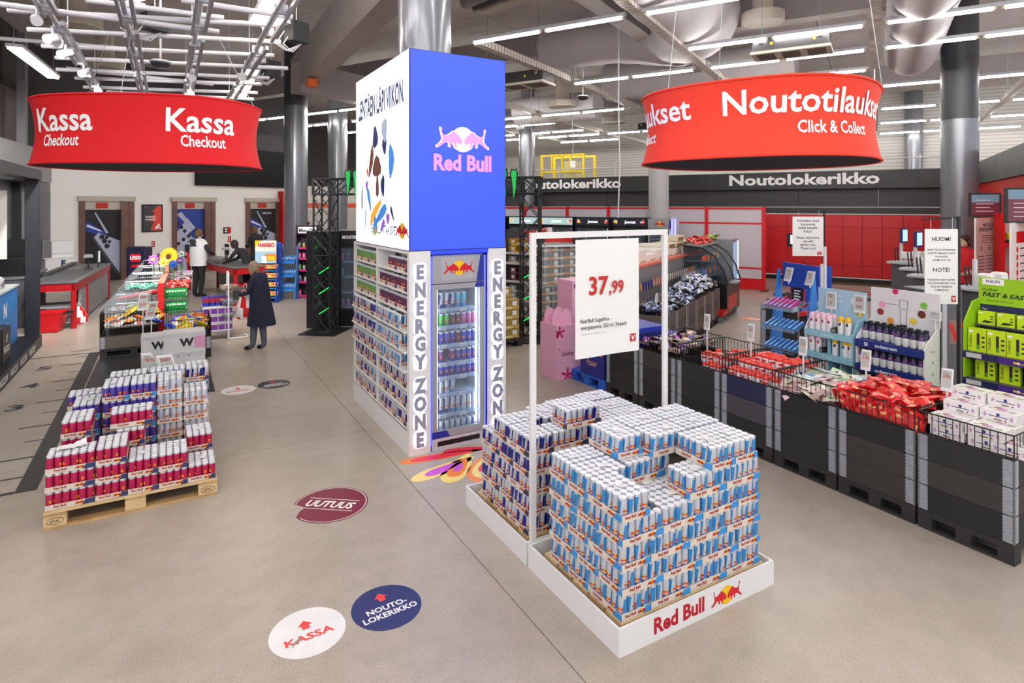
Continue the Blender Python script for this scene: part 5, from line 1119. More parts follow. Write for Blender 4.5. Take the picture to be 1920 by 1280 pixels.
# ============================================================= PEOPLE
BONES = [('pelvis', 'spine'), ('spine', 'chest'), ('chest', 'neck'), ('neck', 'head')]
for s_ in 'lr': BONES += [('chest', 'sh'+s_), ('sh'+s_, 'el'+s_), ('el'+s_, 'wr'+s_), ('wr'+s_, 'ha'+s_), ('pelvis', 'hp'+s_), ('hp'+s_, 'kn'+s_), ('kn'+s_, 'an'+s_), ('an'+s_, 'to'+s_)]
JR = {'pelvis': .135, 'spine': .12, 'chest': .13, 'neck': .05, 'head': .06, 'sh': .065, 'el': .047, 'wr': .034, 'ha': .03, 'hp': .112, 'kn': .074, 'an': .054, 'to': .042}
def person(label, loc, face, h, pose, cols, hair, bulk=1., hairlen=.0):
    """face = heading in radians (direction looked at, from +X); pose overrides joints in a 1.75 m figure looking along -y"""
    J = {'pelvis': (0, 0, .95), 'spine': (0, 0, 1.13), 'chest': (0, 0, 1.33), 'neck': (0, 0, 1.5), 'head': (0, -.01, 1.6)}
    for s_, q in (('l', 1), ('r', -1)): J.update({'sh'+s_: (.175*q, 0, 1.43), 'el'+s_: (.23*q, .04, 1.13), 'wr'+s_: (.24*q, -.06, .9), 'ha'+s_: (.24*q, -.09, .83), 'hp'+s_: (.09*q, 0, .9), 'kn'+s_: (.1*q, -.02, .5), 'an'+s_: (.1*q, .03, .085), 'to'+s_: (.12*q, -.14, .04)})
    J.update(pose); S_ = h/1.75
    J = {k: Vector(v)*S_ for k, v in J.items()}
    me = bpy.data.meshes.new('body'); nm = list(J); me.from_pydata([J[k] for k in nm], [(nm.index(a), nm.index(b)) for a, b in BONES], [])
    o = bpy.data.objects.new('person', me); COL.link(o); o.modifiers.new('skin', 'SKIN'); sv = me.skin_vertices[0].data
    for i, k in enumerate(nm):
        r = JR[k if k in JR else k[:2]]*S_*(bulk if k[:2] in ('pe', 'sp', 'ch', 'sh', 'el') else 1); sv[i].radius = (r, r*(.8 if k in ('pelvis', 'spine', 'chest') else 1)); sv[i].use_root = (k == 'pelvis')
    m = o.modifiers.new('sub', 'SUBSURF'); m.levels = 1; m.render_levels = 1
    dg = bpy.context.evaluated_depsgraph_get(); bm_ = bpy.data.meshes.new_from_object(o.evaluated_get(dg), depsgraph=dg)
    bpy.data.objects.remove(o)
    g = G(); vs = [v.co.copy() for v in bm_.vertices]; idx = {'torso': 0, 'arm': 1, 'leg': 2, 'shoe': 3, 'skin': 4}
    fs = [tuple(p.vertices) for p in bm_.polygons]; ms = []
    for f in fs:
        c_ = sum((vs[i] for i in f), Vector())/len(f); best = (9, None)
        for a, b in BONES:
            A, B = J[a], J[b]; t = max(0, min(1, (c_-A).dot(B-A)/(B-A).length_squared)); d = (c_-(A+(B-A)*t)).length/(JR[a if a in JR else a[:2]])
            if d < best[0]: best = (d, (a, b))
        a, b = best[1]
        ms.append(4 if b in ('head',) or b[:2] == 'ha' else 1 if b[:2] in ('el', 'wr') else 2 if b[:2] in ('kn', 'an', 'hp') else 3 if b[:2] == 'to' else 0)
    g.add(vs, fs, ms)
    # head with nose, ears; looking along neck-relative forward (pose key 'look')
    hc = J['head']+Vector((0, -.005, .035))*S_; k = S_
    def ell(c, rx, ry, rz, m, n=14, mfn=None):
        b = len(g.v); R = 9
        for j in range(R+1):
            ph = pi*j/R
            for i in range(n): a = 2*pi*i/n; g.v.append((c[0]+rx*math.sin(ph)*math.cos(a), c[1]+ry*math.sin(ph)*math.sin(a)-(.012*k if j > 5 else 0), c[2]+rz*math.cos(ph)))
        for j in range(R):
            for i in range(n): g.f.append((b+j*n+i, b+(j+1)*n+i, b+(j+1)*n+(i+1) % n, b+j*n+(i+1) % n)); g.m.append(m)
    ell(hc, .077*k, .098*k, .118*k, 4)
    g.add([hc+Vector(v)*k for v in ((-.014, -.094, -.02), (.014, -.094, -.02), (0, -.12, -.022), (0, -.094, .02))], [(0, 2, 3), (2, 1, 3), (0, 1, 2)], 4)
    for q in (-1, 1): g.add([hc+Vector(v)*k for v in ((.076*q, -.01, -.03), (.09*q, .012, -.02), (.088*q, .012, .025), (.076*q, -.01, .02))], [(0, 1, 2, 3), (3, 2, 1, 0)], 4)
    for s_, q in (('l', 1), ('r', -1)):
        w_, a_ = J['wr'+s_], J['ha'+s_]; d = (a_-w_).normalized(); sd_ = d.orthogonal().normalized()
        for f in range(4):
            b0 = a_+sd_*(.022*(f-1.5))*k; b1 = b0+d*(.035, .042, .04, .03)[f]*k; b2 = b1+(d*.7+Vector((0, -.1, -.7))).normalized()*.026*k
            g.tube(b0-d*.02*k, b1, .0095*k, 6, 4, .0085*k); g.tube(b1, b2, .0085*k, 6, 4, .006*k)
        b0 = w_+d*.03*k; b1 = b0+(d*.6-sd_*q).normalized()*.045*k; g.tube(b0, b1, .012*k, 6, 4, .009*k); g.tube(b1, b1+d*.025*k, .009*k, 6, 4, .007*k)
    mm = [P('cloth_%d_%d_%d' % c_, c_, .8) for c_ in cols[:4]]+[P('skin_%d_%d_%d' % cols[4], cols[4], .55)]
    rz = face+pi/2
    body = g.obj('person', mm, None, (loc[0], loc[1], loc[2] if len(loc) > 2 else 0), rz, True); tag(body, label, 'person')
    # hair
    hg = G(); n, R = 18, 10
    for j in range(R+1):
        ph = pi*.74*j/R
        for i in range(n):
            a = 2*pi*i/n; fr_ = max(0, -math.sin(a)); lim = 1-(.52-(.0))*fr_**.8; p2 = ph*lim; drop = hairlen*max(0, (j-7)/3)*(1-fr_)
            hg.v.append((hc.x+.087*k*math.sin(p2)*math.cos(a), hc.y+.108*k*math.sin(p2)*math.sin(a)+.004*k, hc.z+.126*k*math.cos(p2)-drop*k+.004*noise.noise((i*.8, j*.7, 1))))
    for j in range(R):
        for i in range(n): hg.f.append((j*n+i, (j+1)*n+i, (j+1)*n+(i+1) % n, j*n+(i+1) % n)); hg.m.append(0)
    hg.obj('hair', P('hair_%d_%d_%d' % hair, hair, .7), body, smooth=True)
    fg = G()
    for q in (-1, 1): fg.disc(hc+Vector((.03*q, -.091, .012))*k, X3, Z3, .011*k, .006*k, 0, 10).flat([(-.016*k, 0), (.016*k, 0), (.014*k, .005*k), (-.014*k, .005*k)], hc+Vector((.03*q, -.092, .03))*k, X3, Z3, 1)
    fg.flat([(-.022*k, 0), (0, -.004*k), (.022*k, 0), (0, .005*k)], hc+Vector((0, -.094, -.058))*k, X3, Z3, 2)
    fg.obj('face', [P('eye_dark', (40, 30, 28), .3), P('brow_'+'%d' % hair[0], hair, .7), P('lips', (176, 96, 92), .5)], body)
    return body, J, S_
def shell(body, name, rings, m, n=20, close=False):
    """garment lofted through rings (z, cx, cy, rx, ry)"""
    g = G()
    for z, cx, cy_, rx, ry in rings: g.v += [(cx+rx*math.cos(2*pi*i/n)*(1+.02*math.sin(5*i)), cy_+ry*math.sin(2*pi*i/n), z) for i in range(n)]
    for j in range(len(rings)-1):
        for i in range(n): g.f.append((j*n+i, j*n+(i+1) % n, (j+1)*n+(i+1) % n, (j+1)*n+i)); g.m.append(0)
    if close: g.f.append(tuple(range((len(rings)-1)*n, len(rings)*n))); g.m.append(0)
    return g.obj(name, m, body, smooth=True)
NV = (30, 32, 56)
left = math.atan2(S, -C); fwd = math.atan2(C, S)           # headings across and along the view
pw = gz(488, 657)
b, J, k = person('woman with grey blond hair in a dark navy coat looking down into her bag', (pw.x, pw.y), left-.2, 1.57, {'chest': (0, -.03, 1.33), 'neck': (0, -.08, 1.48), 'head': (0, -.14, 1.56), 'shl': (.165, -.03, 1.42), 'shr': (-.165, -.03, 1.42), 'ell': (.22, -.1, 1.14), 'wrl': (.12, -.36, 1.08), 'hal': (.06, -.42, 1.1), 'elr': (-.22, -.06, 1.1), 'wrr': (-.13, -.36, .98), 'har': (-.08, -.42, .97), 'hpl': (.075, 0, .9), 'hpr': (-.075, 0, .9), 'knl': (.07, -.08, .5), 'knr': (-.07, .0, .5), 'anl': (.06, -.12, .085), 'tol': (.07, -.3, .04), 'anr': (-.06, .05, .085), 'tor': (-.07, -.12, .04)}, (NV, NV, (92, 94, 110), (24, 22, 24), (222, 182, 160)), (150, 128, 104), 1.12, .1)
shell(b, 'coat', [(z*k, 0, y*k, rx*k, ry*k) for z, y, rx, ry in ((.5, .03, .25, .27), (.75, .02, .225, .225), (1.0, .0, .2, .18), (1.2, -.01, .195, .165), (1.36, -.025, .185, .145), (1.43, -.04, .14, .11), (1.48, -.075, .075, .075))], P('navy_wool', NV, .9))
hb = tag(G().rbox(-.13, -.09, 0, .13, .09, .2, .04).obj('handbag', P('grey_leather', (70, 66, 68), .5), None, (0, 0, 0)), 'small dark grey leather handbag held by the woman in navy', 'handbag')
hx = b.matrix_basis @ Vector((-.02, -.44*k, .98*k)); hb.location = hx; hb.rotation_euler = (0, 0, left-.2+pi/2)
bag = G(); bag.path([(-.03, 0, .5), (-.02, .0, .6), (0.02, 0, .6), (.03, 0, .5)], .006, 5, 0); n = 16
for z, rx, ry in ((0, .13, .07), (.04, .16, .09), (.2, .15, .085), (.38, .1, .06), (.5, .045, .035)):
    bag.v += [(rx*math.cos(2*pi*i/n)*(1+.06*math.sin(3*i+z*9)), ry*math.sin(2*pi*i/n), z) for i in range(n)]
b0 = len(bag.v)-5*n
for j in range(4):
    for i in range(n): bag.f.append((b0+j*n+i, b0+j*n+(i+1) % n, b0+(j+1)*n+(i+1) % n, b0+(j+1)*n+i)); bag.m.append(1 if ((i+j*1.2) % 5) < 2.2 else 0)
bag.f.append(tuple(range(b0+n-1, b0-1, -1))); bag.m.append(0)
BAGM = [P('plastic_white', (238, 236, 240), .4), P('plastic_red', (214, 24, 28), .4)]
bme = bag.mesh('carrier_bag', BAGM, True)
pb = dz(460, 570, 10.35); tag(ob('carrier_bag', bme, None, (pb.x, pb.y, .55), left), 'red and white striped plastic carrier bag hanging from the woman in navy', 'bag')
c1 = gz(127, 609); tag(ob('carrier_bag', bme, None, (gz(148, 607).x, gz(148, 607).y, .0), .4), 'red and white striped carrier bag standing by the left checkout leg', 'bag').scale = (1, 1, .75)
# man in the light jacket, seen from behind
pm_ = gz(372, 558)
b, J, k = person('man in a light grey and white jacket with black sleeves, seen from behind', (pm_.x, pm_.y), fwd-.35, 1.86, {'ell': (.36, .06, 1.2), 'wrl': (.2, -.14, 1.02), 'hal': (.15, -.18, 1.0), 'elr': (-.33, -.02, 1.18), 'wrr': (-.26, -.24, 1.1), 'har': (-.24, -.3, 1.1)}, ((214, 214, 216), (36, 38, 46), (26, 26, 30), (24, 24, 26), (216, 172, 146)), (96, 68, 46), 1.2)
shell(b, 'jacket', [(z*k, 0, 0, rx*k, ry*k) for z, rx, ry in ((.82, .23, .17), (1.0, .235, .175), (1.2, .24, .175), (1.36, .235, .15), (1.44, .17, .12), (1.5, .09, .08))], P('light_jacket', (212, 212, 216), .75))
G().rbox(-.09*k, .145*k, 1.38*k, .09*k, .2*k, 1.5*k, .02).obj('hood', P('dark_hood', (48, 50, 58), .8), b)
G().flat([(-.2*k, .9*k), (-.14*k, .88*k), (-.12*k, 1.12*k), (-.19*k, 1.2*k)], (0, .178*k, 0), -X3, Z3, 0, .004).box(-.12*k, .17*k, 1.33*k, .12*k, .182*k, 1.36*k, 1).obj('jacket_trim', [P('jacket_red', (226, 40, 36), .6), P('dark_hood', (48, 50, 58), .8)], b)
# cashier leaning over the belt
pc = dz(466, 560, 15.9)
b, J, k = person('cashier with dark tied hair in black leaning over the checkout belt', (pc.x, pc.y), left-.1, 1.72, {'spine': (0, -.06, 1.12), 'chest': (0, -.2, 1.27), 'neck': (0, -.32, 1.38), 'head': (0, -.4, 1.46), 'shl': (.18, -.24, 1.34), 'shr': (-.18, -.24, 1.34), 'ell': (.24, -.4, 1.1), 'wrl': (.16, -.62, 1.0), 'hal': (.13, -.7, .97), 'elr': (-.22, -.42, 1.1), 'wrr': (-.1, -.62, 1.02), 'har': (-.06, -.69, 1.0)}, ((30, 30, 36), (30, 30, 36), (30, 32, 40), (20, 20, 22), (150, 104, 82)), (34, 26, 24), 1.05, .02)
# man in black by the third lift
pk = dz(480, 640, 18.6); pk.z = 0
b, J, k = person('man with short brown hair in a black jacket by the third lift, looking down', (pk.x, pk.y), left-.5, 1.88, {'neck': (0, -.03, 1.49), 'head': (0, -.07, 1.58), 'ell': (.24, -.04, 1.14), 'wrl': (.14, -.26, 1.16), 'hal': (.1, -.31, 1.18), 'elr': (-.24, -.04, 1.14), 'wrr': (-.16, -.24, 1.16), 'har': (-.1, -.3, 1.18)}, ((32, 33, 38), (32, 33, 38), (34, 36, 46), (22, 22, 24), (220, 178, 156)), (104, 74, 54), 1.12)
# man in the red polo
pr_ = dz(1810, 640, 12.2); pr_.z = 0
b, J, k = person('man with dark hair in a red polo shirt behind the pick-up tills', (pr_.x, pr_.y), left+.2, 1.9, {'ell': (.25, .0, 1.12), 'wrl': (.2, -.22, 1.05), 'hal': (.19, -.29, 1.04), 'elr': (-.25, 0, 1.12), 'wrr': (-.2, -.22, 1.05), 'har': (-.19, -.29, 1.04)}, ((206, 22, 34), (224, 184, 160), (36, 38, 48), (24, 24, 26), (224, 184, 160)), (62, 42, 32), 1.15)
shell(b, 'polo_shirt', [(z*k, 0, 0, rx*k, ry*k) for z, rx, ry in ((.86, .2, .155), (1.1, .195, .15), (1.34, .215, .145), (1.43, .17, .11), (1.5, .07, .07))], P('polo_red', (206, 20, 34), .8))
for q in (-1, 1): G().tube(Vector((.165*q, 0, 1.43))*k, Vector((.225*q, 0, 1.22))*k, .08*k, 12, 0, .075*k).obj('sleeve', P('polo_red', (206, 20, 34), .8), b, smooth=True)

# ============================================================= CHECKOUTS
CRED = P('checkout_red', (170, 16, 26), .35); BELT = P('belt_grey', (92, 92, 96), .5); SIDEG = P('checkout_side', (150, 150, 154), .5)
def checkout(P0, P1, W, label, flip=1, zt=.93):
    """counter from near end P0 to far end P1 (world xy of the right-hand edge), W = width to the left"""
    d = Vector((P1[0]-P0[0], P1[1]-P0[1], 0)); L = d.length; rz = math.atan2(d.y, d.x)-pi/2
    t = thing('checkout_counter', label, 'checkout', (P0[0], P0[1], 0), rz)        # local y runs away, x<0 to the left
    for x in (-W, -.09):
        for y in (0, 1.25) if x > -.1 else (0,): G().rbox(x, y, 0, x+.09, y+.09, zt-.0005, .015).obj('leg', CRED, t)
    for y, x in ((L-.12, -.09), (L-.12, -W)): G().rbox(x, y, 0, x+.09, y+.09, zt-.0005, .015).obj('leg', CRED, t)
    G().rbox(-W, .0, zt-.16, 0, .09, zt-.0, .01).obj('front_rail', CRED, t)
    G().box(-.09, .0905, zt-.17, 0, L, zt).box(-W, .0905, zt-.17, -W+.09, L, zt).obj('side_rail', CRED, t)
    G().box(-.06, .55, .06, -.03, 1.24, zt-.171).box(-.06, 1.36, .06, -.03, L-.14, zt-.171).obj('side_panel', SIDEG, t)
    G().box(-W, .095, .42, -.1, .85, .445).box(-W, .095, .1, -.1, .85, .125).obj('shelf', SIDEG, t)
    G().box(-W-.02, -.02, zt+.0005, .02, L, zt+.025).box(-W, -.021, zt-.005, 0, -.0205, zt+.02, 1).obj('top', [P('counter_steel', (150, 152, 156), .35, .6), CHROME], t)
    G().box(-W+.1, .12, zt+.0255, -.1, L*.62, zt+.03).obj('belt', BELT, t)
    G().box(-W-.06, L*.3, zt+.026, -W+.06, L, zt+.09).obj('guard', P('counter_dark', (60, 58, 62), .4), t)
    m = thing('card_terminal', 'payment terminal and till screen on the %s' % label.split(',')[0], 'terminal', (0, 0, 0), rz)
    m.location = Vector((P0[0], P0[1], 0))+Matrix.Rotation(rz, 3, 'Z') @ Vector((-.25, L*.66, zt+.0255))
    G().tube((0, 0, 0), (0, 0, .3), .018, 8).tube((0, 0, 0), (0, 0, .01), .09, 12).obj('stand', INK, m)
    G().rbox(-.1, -.09, .27, .1, .04, .35, .03).obj('scanner', P('scanner_grey', (156, 158, 162), .35), m)
    G().box(.14, .2, .1, .17, .5, .42).box(.145, .3, 0, .165, .36, .1).obj('screen', INK, m); G().rect((.1705, 0, 0), Y3, Z3, .22, .12, .48, .4).obj('screen_face', P('screen_white', (214, 220, 230), .3, emit=.5), m)
    for z in (.5, .28): G().rect((.0005-.029, 0, 0), Y3, Z3, .6, z, .68, z+.09).rect((-.0282, 0, 0), Y3, Z3, .615, z+.015, .665, z+.075, 1).obj('sticker', [PAPER, P('grey_print', (170, 170, 172))], t)
    return t
checkout((-1.62, 15.0), (-1.35, 19.4), .78, 'left red framed checkout counter')
checkout((2.3, 16.6), (1.35, 20.4), .9, 'middle red framed checkout counter')
def shop_basket(loc, rz, label):
    t = thing('shopping_basket', label, 'basket', loc, rz, 'red shopping baskets'); RB = P('basket_red', (204, 18, 30), .4)
    g = G(); lev = [(.0, .14, .19), (.02, .16, .21), (.36, .205, .275), (.38, .22, .29), (.4, .22, .29)]
    for z, x, y in lev: g.v += [(-x, -y, z), (x, -y, z), (x, y, z), (-x, y, z)]
    for j in range(4):
        for i in range(4): g.f.append((j*4+i, j*4+(i+1) % 4, j*4+4+(i+1) % 4, j*4+4+i)); g.m.append(0)
    g.f.append((3, 2, 1, 0)); g.m.append(0)
    for z, x, y in ((.4, .205, .275), (.05, .15, .2)): g.v += [(-x, -y, z), (x, -y, z), (x, y, z), (-x, y, z)]
    for i in range(4): g.f += [(16+i, 16+(i+1) % 4, 20+(i+1) % 4, 20+i), (20+i, 20+(i+1) % 4, 24+(i+1) % 4, 24+i)]; g.m += [0, 0]
    g.f.append((24, 25, 26, 27)); g.m.append(0); g.obj('body', RB, t)
    G().path([(-.1, -.28, .36), (-.1, -.42, .38), (.1, -.42, .38), (.1, -.28, .36)], .014, 6).obj('handle', BLACK, t)
    G().text('VERKKOKAUPPA', (0, -.2335, .2), X3, Vector((0, -.17, 1)).normalized(), .025, 0, 'c', .02, w=.22).obj('print', TEXTW, t)
    for x in (-.11, .11): G().tube((x-.01, .12, .0), (x+.01, .12, .0), .03, 10).obj('wheel', BLACK, t).location.z = .03
    t.location.z += .0; return t
q = gz(90, 622); shop_basket((q.x, q.y, .001), left+pi/2+.35+pi, 'red shopping basket with black handle below the left checkout')
q = gz(450, 570); shop_basket((q.x+.1, q.y+.1, .001), .2, 'red shopping basket under the middle checkout'); shop_basket((q.x+.1, q.y+.1, .11), .2, 'upper red shopping basket nested in the one under the middle checkout')
# ============================================================= LEFT CANDY ISLAND
def mini(nm, me, loc, rot, label, cat, group):
    o = ob(nm, me, None, loc); o.rotation_euler = rot; return tag(o, label, cat, group)
crate((-.97, 11.86, 0), 0, 'dark crate of crisp bags at the left end of the candy island', W=.95, D=.8, n=1, mats=[CBR[0]], group='candy island crates')
crate((-.0, 11.1, 0), 0, 'low dark crate behind the white cartons on the candy island', W=.62, D=.8, n=1, mats=[CBR[1]], group='candy island crates')
basket((-.965, 11.865, 0), 0, .94, .79, .342, .38, 'black wire basket on the left candy island crate', 'candy island baskets')
basket((.005, 11.105, 0), 0, .61, .79, .342, .3, 'black wire basket on the right candy island crate', 'candy island baskets')
SETS = [[foil('crisp_yellow', (232, 206, 60)), foil('crisp_lime', (176, 200, 60)), foil('crisp_red', (210, 60, 40))], [foil('crisp_blue', (40, 80, 200)), foil('crisp_white', (226, 228, 236)), foil('crisp_orange', (240, 130, 50))], [foil('crisp_orange2', (244, 140, 60)), foil('crisp_cream', (240, 226, 200)), foil('crisp_green2', (110, 180, 60))], [foil('crisp_silver', (196, 198, 204)), foil('crisp_brown', (120, 80, 60)), foil('crisp_red2', (200, 40, 40))], [foil('crisp_lime2', (170, 206, 70)), foil('crisp_yellow2', (240, 220, 90)), foil('crisp_white2', (236, 236, 236))]]
cb = [bag_mesh('crisp_bag', .28, .2, .08, m, 40+i) for i, m in enumerate(SETS)]
for (x0, x1, y0, y1, nx, ny, z, sel, lb_, gp) in ((-.88, -.1, 11.95, 12.5, 4, 3, .52, [3, 1, 3, 2], 'shiny mixed crisp bag low in the left candy island crate', 'crisp bags in the left crate'), (-.6, -.1, 12.2, 12.6, 3, 2, .68, [0, 0, 4], 'yellow green crisp bag heaped high in the left candy island crate', 'yellow bags in the left crate'), (.08, .54, 11.2, 11.8, 4, 4, .52, [2, 1, 4, 2, 0], 'bright crisp bag in the right candy island crate', 'crisp bags in the right crate')):
    grid_heap('crisp_bag', [cb[i] for i in sel], x0, x1, y0, y1, nx, ny, lambda x, y, z=z: z+.1*(y-y0), lb_, 'crisp bag', gp, .6)
# white cartons
def carton(loc, w, d, h, label, mark=True, pink=False):
    t = thing('carton', label, 'carton', loc, 0, 'white cartons on the candy island')
    G().box(0, 0, 0, w, d, h-.0505).box(-.004, -.004, h-.05, w+.004, d+.004, h, 1).obj('box', [P('carton_white', (236, 236, 238), .6), P('carton_lid', (222, 222, 228), .6)], t)
    g = G()
    if mark: g.text('W', (w*.55, -.0055, h*.32), X3, Z3, h*.4, 0, bold=.05, cond=1.05)
    if pink: g.rect((0, -.0056, 0), X3, Z3, w*.74, h*.18, w*.99, h*.8, 1)
    if not mark: g.disc((0, -.0056, 0), X3, Z3, .01, m=0, n=8, cx=w*.35, cy=h*.78).disc((0, -.0056, 0), X3, Z3, .01, m=0, n=8, cx=w*.6, cy=h*.8)
    g.obj('print', [P('carton_mark', (48, 50, 60), .6), P('carton_pink', (236, 170, 210), .6)], t); return t
xa = onY(264, 674, 10.42)[0]
carton((-.06, 10.42, 0), .56, .4, .27, 'lower plain white carton at the right of the candy island', False); carton((-.06, 10.42, .2705), .56, .4, .29, 'upper white carton with a W mark and pink label', True, True)
carton((xa, 10.5, 0), .4, .38, .26, 'lower plain white carton on the left of the pair', False); carton((xa, 10.5, .2605), .4, .38, .27, 'white carton with a W mark on the left of the pair', True)
bp = struct(G().rbox(-.98, 9.0, 0.001, .55, 11.8, .02, .01).obj('floor_mat', P('mat_black', (44, 45, 50), .3), None)); bp['kind'] = 'thing'; tag(bp, 'flat black floor board under the candy island', 'floor board')
# divider wall and shelves of the island
isl = thing('candy_gondola', 'candy island divider with red ends, wire shelves at left and bag hooks at right', 'gondola', (-.16, 12.25, 0), math.radians(-2))
RDP = P('divider_red', (206, 24, 30), .45)
G().rbox(0, 0, .1, .1, .12, 1.12, .005).obj('end_post', RDP, isl); G().box(.02, .1205, .1, .08, 5.2, 1.1).obj('divider', SIDEG, isl); G().box(.0, .1205, 1.1005, .1, 5.2, 1.125).obj('top_rail', P('rail_salmon', (232, 150, 130), .4), isl)
g = G()
for lv, (z, wd_) in enumerate(((.62, .75), (.86, .6), (1.02, .5))):
    for q in range(3):
        y0 = .1+1.5*q; c = [(-.02, y0), (-wd_, y0), (-wd_, y0+1.35), (-.02, y0+1.35)]
        for zz in (z, z+.17):
            for a, b in zip(c, c[1:]+c[:1]): g.tube((*a, zz), (*b, zz), .006, 5)
        for i in range(15): g.tube((-wd_*i/14-.0, y0, z), (-wd_*i/14, y0, z+.17), .003, 4)
        for i in range(18): g.tube((-wd_, y0+1.35*i/17, z), (-wd_, y0+1.35*i/17, z+.17), .003, 4)
g.obj('wire_shelf', CHROME, isl)['kind'] = 'stuff'
G().flat([(-.75, .62), (-.86, .72), (-.62, 1.0), (-.1, 1.0), (-.1, .62)], (0, .085, 0), X3, Z3, 0, .004).obj('clear_end', glass('acrylic', (232, 240, 244), .13, .05), isl)
g = G()
for r, z in enumerate((.75, .98)):
    for i in range(6): g.tube((.1, .3+.18*i, z+.03), (.42, .3+.18*i, z+.05), .004, 4)
g.obj('hook', CHROME, isl)['kind'] = 'stuff'
M_ = Matrix.Translation((-.16, 12.25, 0)) @ Matrix.Rotation(math.radians(-2), 4, 'Z')
def iw(x, y, z): return M_ @ Vector((x, y, z))
hang = [bag_mesh('hanging_bag', .19, .1, .045, m, 60+i) for i, m in enumerate(([foil('hang_green', (30, 150, 70)), foil('hang_green2', (24, 130, 60)), foil('hang_white', (230, 230, 226))], [foil('hang_red', (206, 40, 44)), foil('hang_red2', (230, 90, 80)), foil('hang_white', (230, 230, 226))], [foil('hang_mix', (206, 190, 200)), foil('hang_lilac', (170, 150, 200)), foil('hang_brown', (120, 90, 80))]))]
for r, z in enumerate((.66, .9)):
    for i in range(7):
        for q in range(2): mini('hanging_bag', hang[0], iw(.14+.045*i, .22+.1*q, z), (pi/2+.15, pi/2, .3), 'green candy bag on the %s hook row, %s from left, %s' % (('lower', 'upper')[r], ORD[i], ('front', 'behind')[q]), 'candy bag', 'green bags on the island hooks')
for r in range(7):
    for i in range(7): mini('hanging_bag', hang[1 if r < 3 else 2], iw(.14+.05*i, .5+.45*r, 1.0), (.5, .3*rnd.random(), rnd.uniform(0, 6)), '%s candy packet on the island hooks, %s row deep, %s from left' % ('red' if r < 3 else 'pale mixed', ORD[r], ORD[i]), 'candy packet', '%s packets on the island hooks' % ('red' if r < 3 else 'pale'))
pink = [bag_mesh('meringue_bag', .3, .14, .1, [foil('meringue', (226, 204, 196)), foil('meringue_red', (214, 40, 50)), foil('meringue_pink', (240, 220, 216))], 70)]
for i in range(4): mini('meringue_bag', pink[0], iw(-.62+.15*i, .22, .7), (.2, 0, .9), 'pale pink sweet bag with red ends on the lower wire shelf, %s from left' % ORD[i], 'sweet bag', 'pale bags on the wire shelf')
for i in range(5): mini('meringue_bag', bag_mesh('sweet_roll', .26, .1, .09, [foil('roll_red', (220, 40, 50)), foil('roll_white', (240, 220, 220)), foil('roll_pink', (236, 120, 120))], 71) if i == 0 else bpy.data.meshes['sweet_roll'], iw(-.55+.11*i, .5, .84+.02*i), (.2, 0, .5), 'red sweet roll bag on the middle wire shelf, %s from left' % ORD[i], 'sweet bag', 'red rolls on the wire shelf')
tl = [bag_mesh('teal_bag', .2, .13, .1, [foil('teal', (110, 190, 170)), foil('teal_pale', (210, 232, 226)), foil('teal_dark', (60, 140, 120))], 75)]
for i in range(10): mini('teal_bag', tl[0], iw(-.5+.11*(i % 5), .95+.3*(i//5), .95+.05*rnd.random()), (rnd.uniform(-.6, .6), .3, rnd.uniform(0, 6)), 'pale teal sweet bag on the upper wire shelf, %s from left, %s' % (ORD[i % 5], ('front', 'rear')[i//5]), 'sweet bag', 'teal bags on the wire shelf')
# right end bins: blue and lilac packs, white oval rack with bowls
bx = G().box(-.06, -.04, 0, .06, .04, .16).rect((0, -.0405, 0), X3, Z3, -.055, .06, .055, .15, 1).mesh('candy_box', [P('cbox_blue', (40, 50, 170), .4), P('cbox_red', (150, 30, 60), .4)])
for i in range(4):
    for r in range(2): mini('candy_box', bx, (.62+.0*i+.1*i-.0, 12.6+.12*r, .62), (0, 0, 0), 'blue and red candy box on the right of the island, %s from left, %s row' % (ORD[i], ('front', 'rear')[r]), 'candy box', 'blue candy boxes on the island')
bx2 = G().box(-.06, -.04, 0, .06, .04, .14).rect((0, -.0405, 0), X3, Z3, -.055, .02, .055, .12, 1).mesh('candy_carton', [P('cbox_white', (230, 226, 232), .4), P('cbox_violet', (120, 60, 150), .4)])
for i in range(4):
    for r in range(3): mini('candy_carton', bx2, (.62+.125*i, 12.5, .16+.15*r), (0, 0, 0), 'white violet candy carton low on the island, %s from left, %s layer' % (ORD[i], ORD[r]), 'candy carton', 'white candy cartons on the island')
tb = thing('carton_table', 'low stand carrying the candy boxes at the island end', 'stand', (.54, 12.42, 0)); G().box(0, 0, .14, .55, .4, .159).obj('shelf', SIDEG, tb); G().box(0, 0.1, .6, .55, .4, .619).obj('shelf', SIDEG, tb)
for x in (.0, .53):
    for y in (.385,): G().box(x, y, 0, x+.02, y+.0149, .6).obj('leg', CHROME, tb)
rk2 = thing('bowl_rack', 'white tubular rack with clear bowls of wrapped sweets', 'rack', (.98, 12.35, 0)); WT = P('tube_white', (236, 236, 240), .35)
for y in (0, .32): G().path([(0, y, .02), (0, y, 1.15), (.03, y, 1.2), (.3, y, 1.2), (.33, y, 1.15), (.33, y, .02)] if False else [(0, y, .02), (0, y, 1.2)], .014, 8).obj('upright', WT, rk2)
G().path([(0, 0, 1.2), (0, .03, 1.24), (0, .29, 1.24), (0, .32, 1.2)], .014, 8).obj('arch', WT, rk2)
G().path([(0, .32, .02), (0, 0, .02), (.32, -.02, .02), (.34, .16, .02), (.3, .3, .02)], .014, 8).obj('foot', WT, rk2)
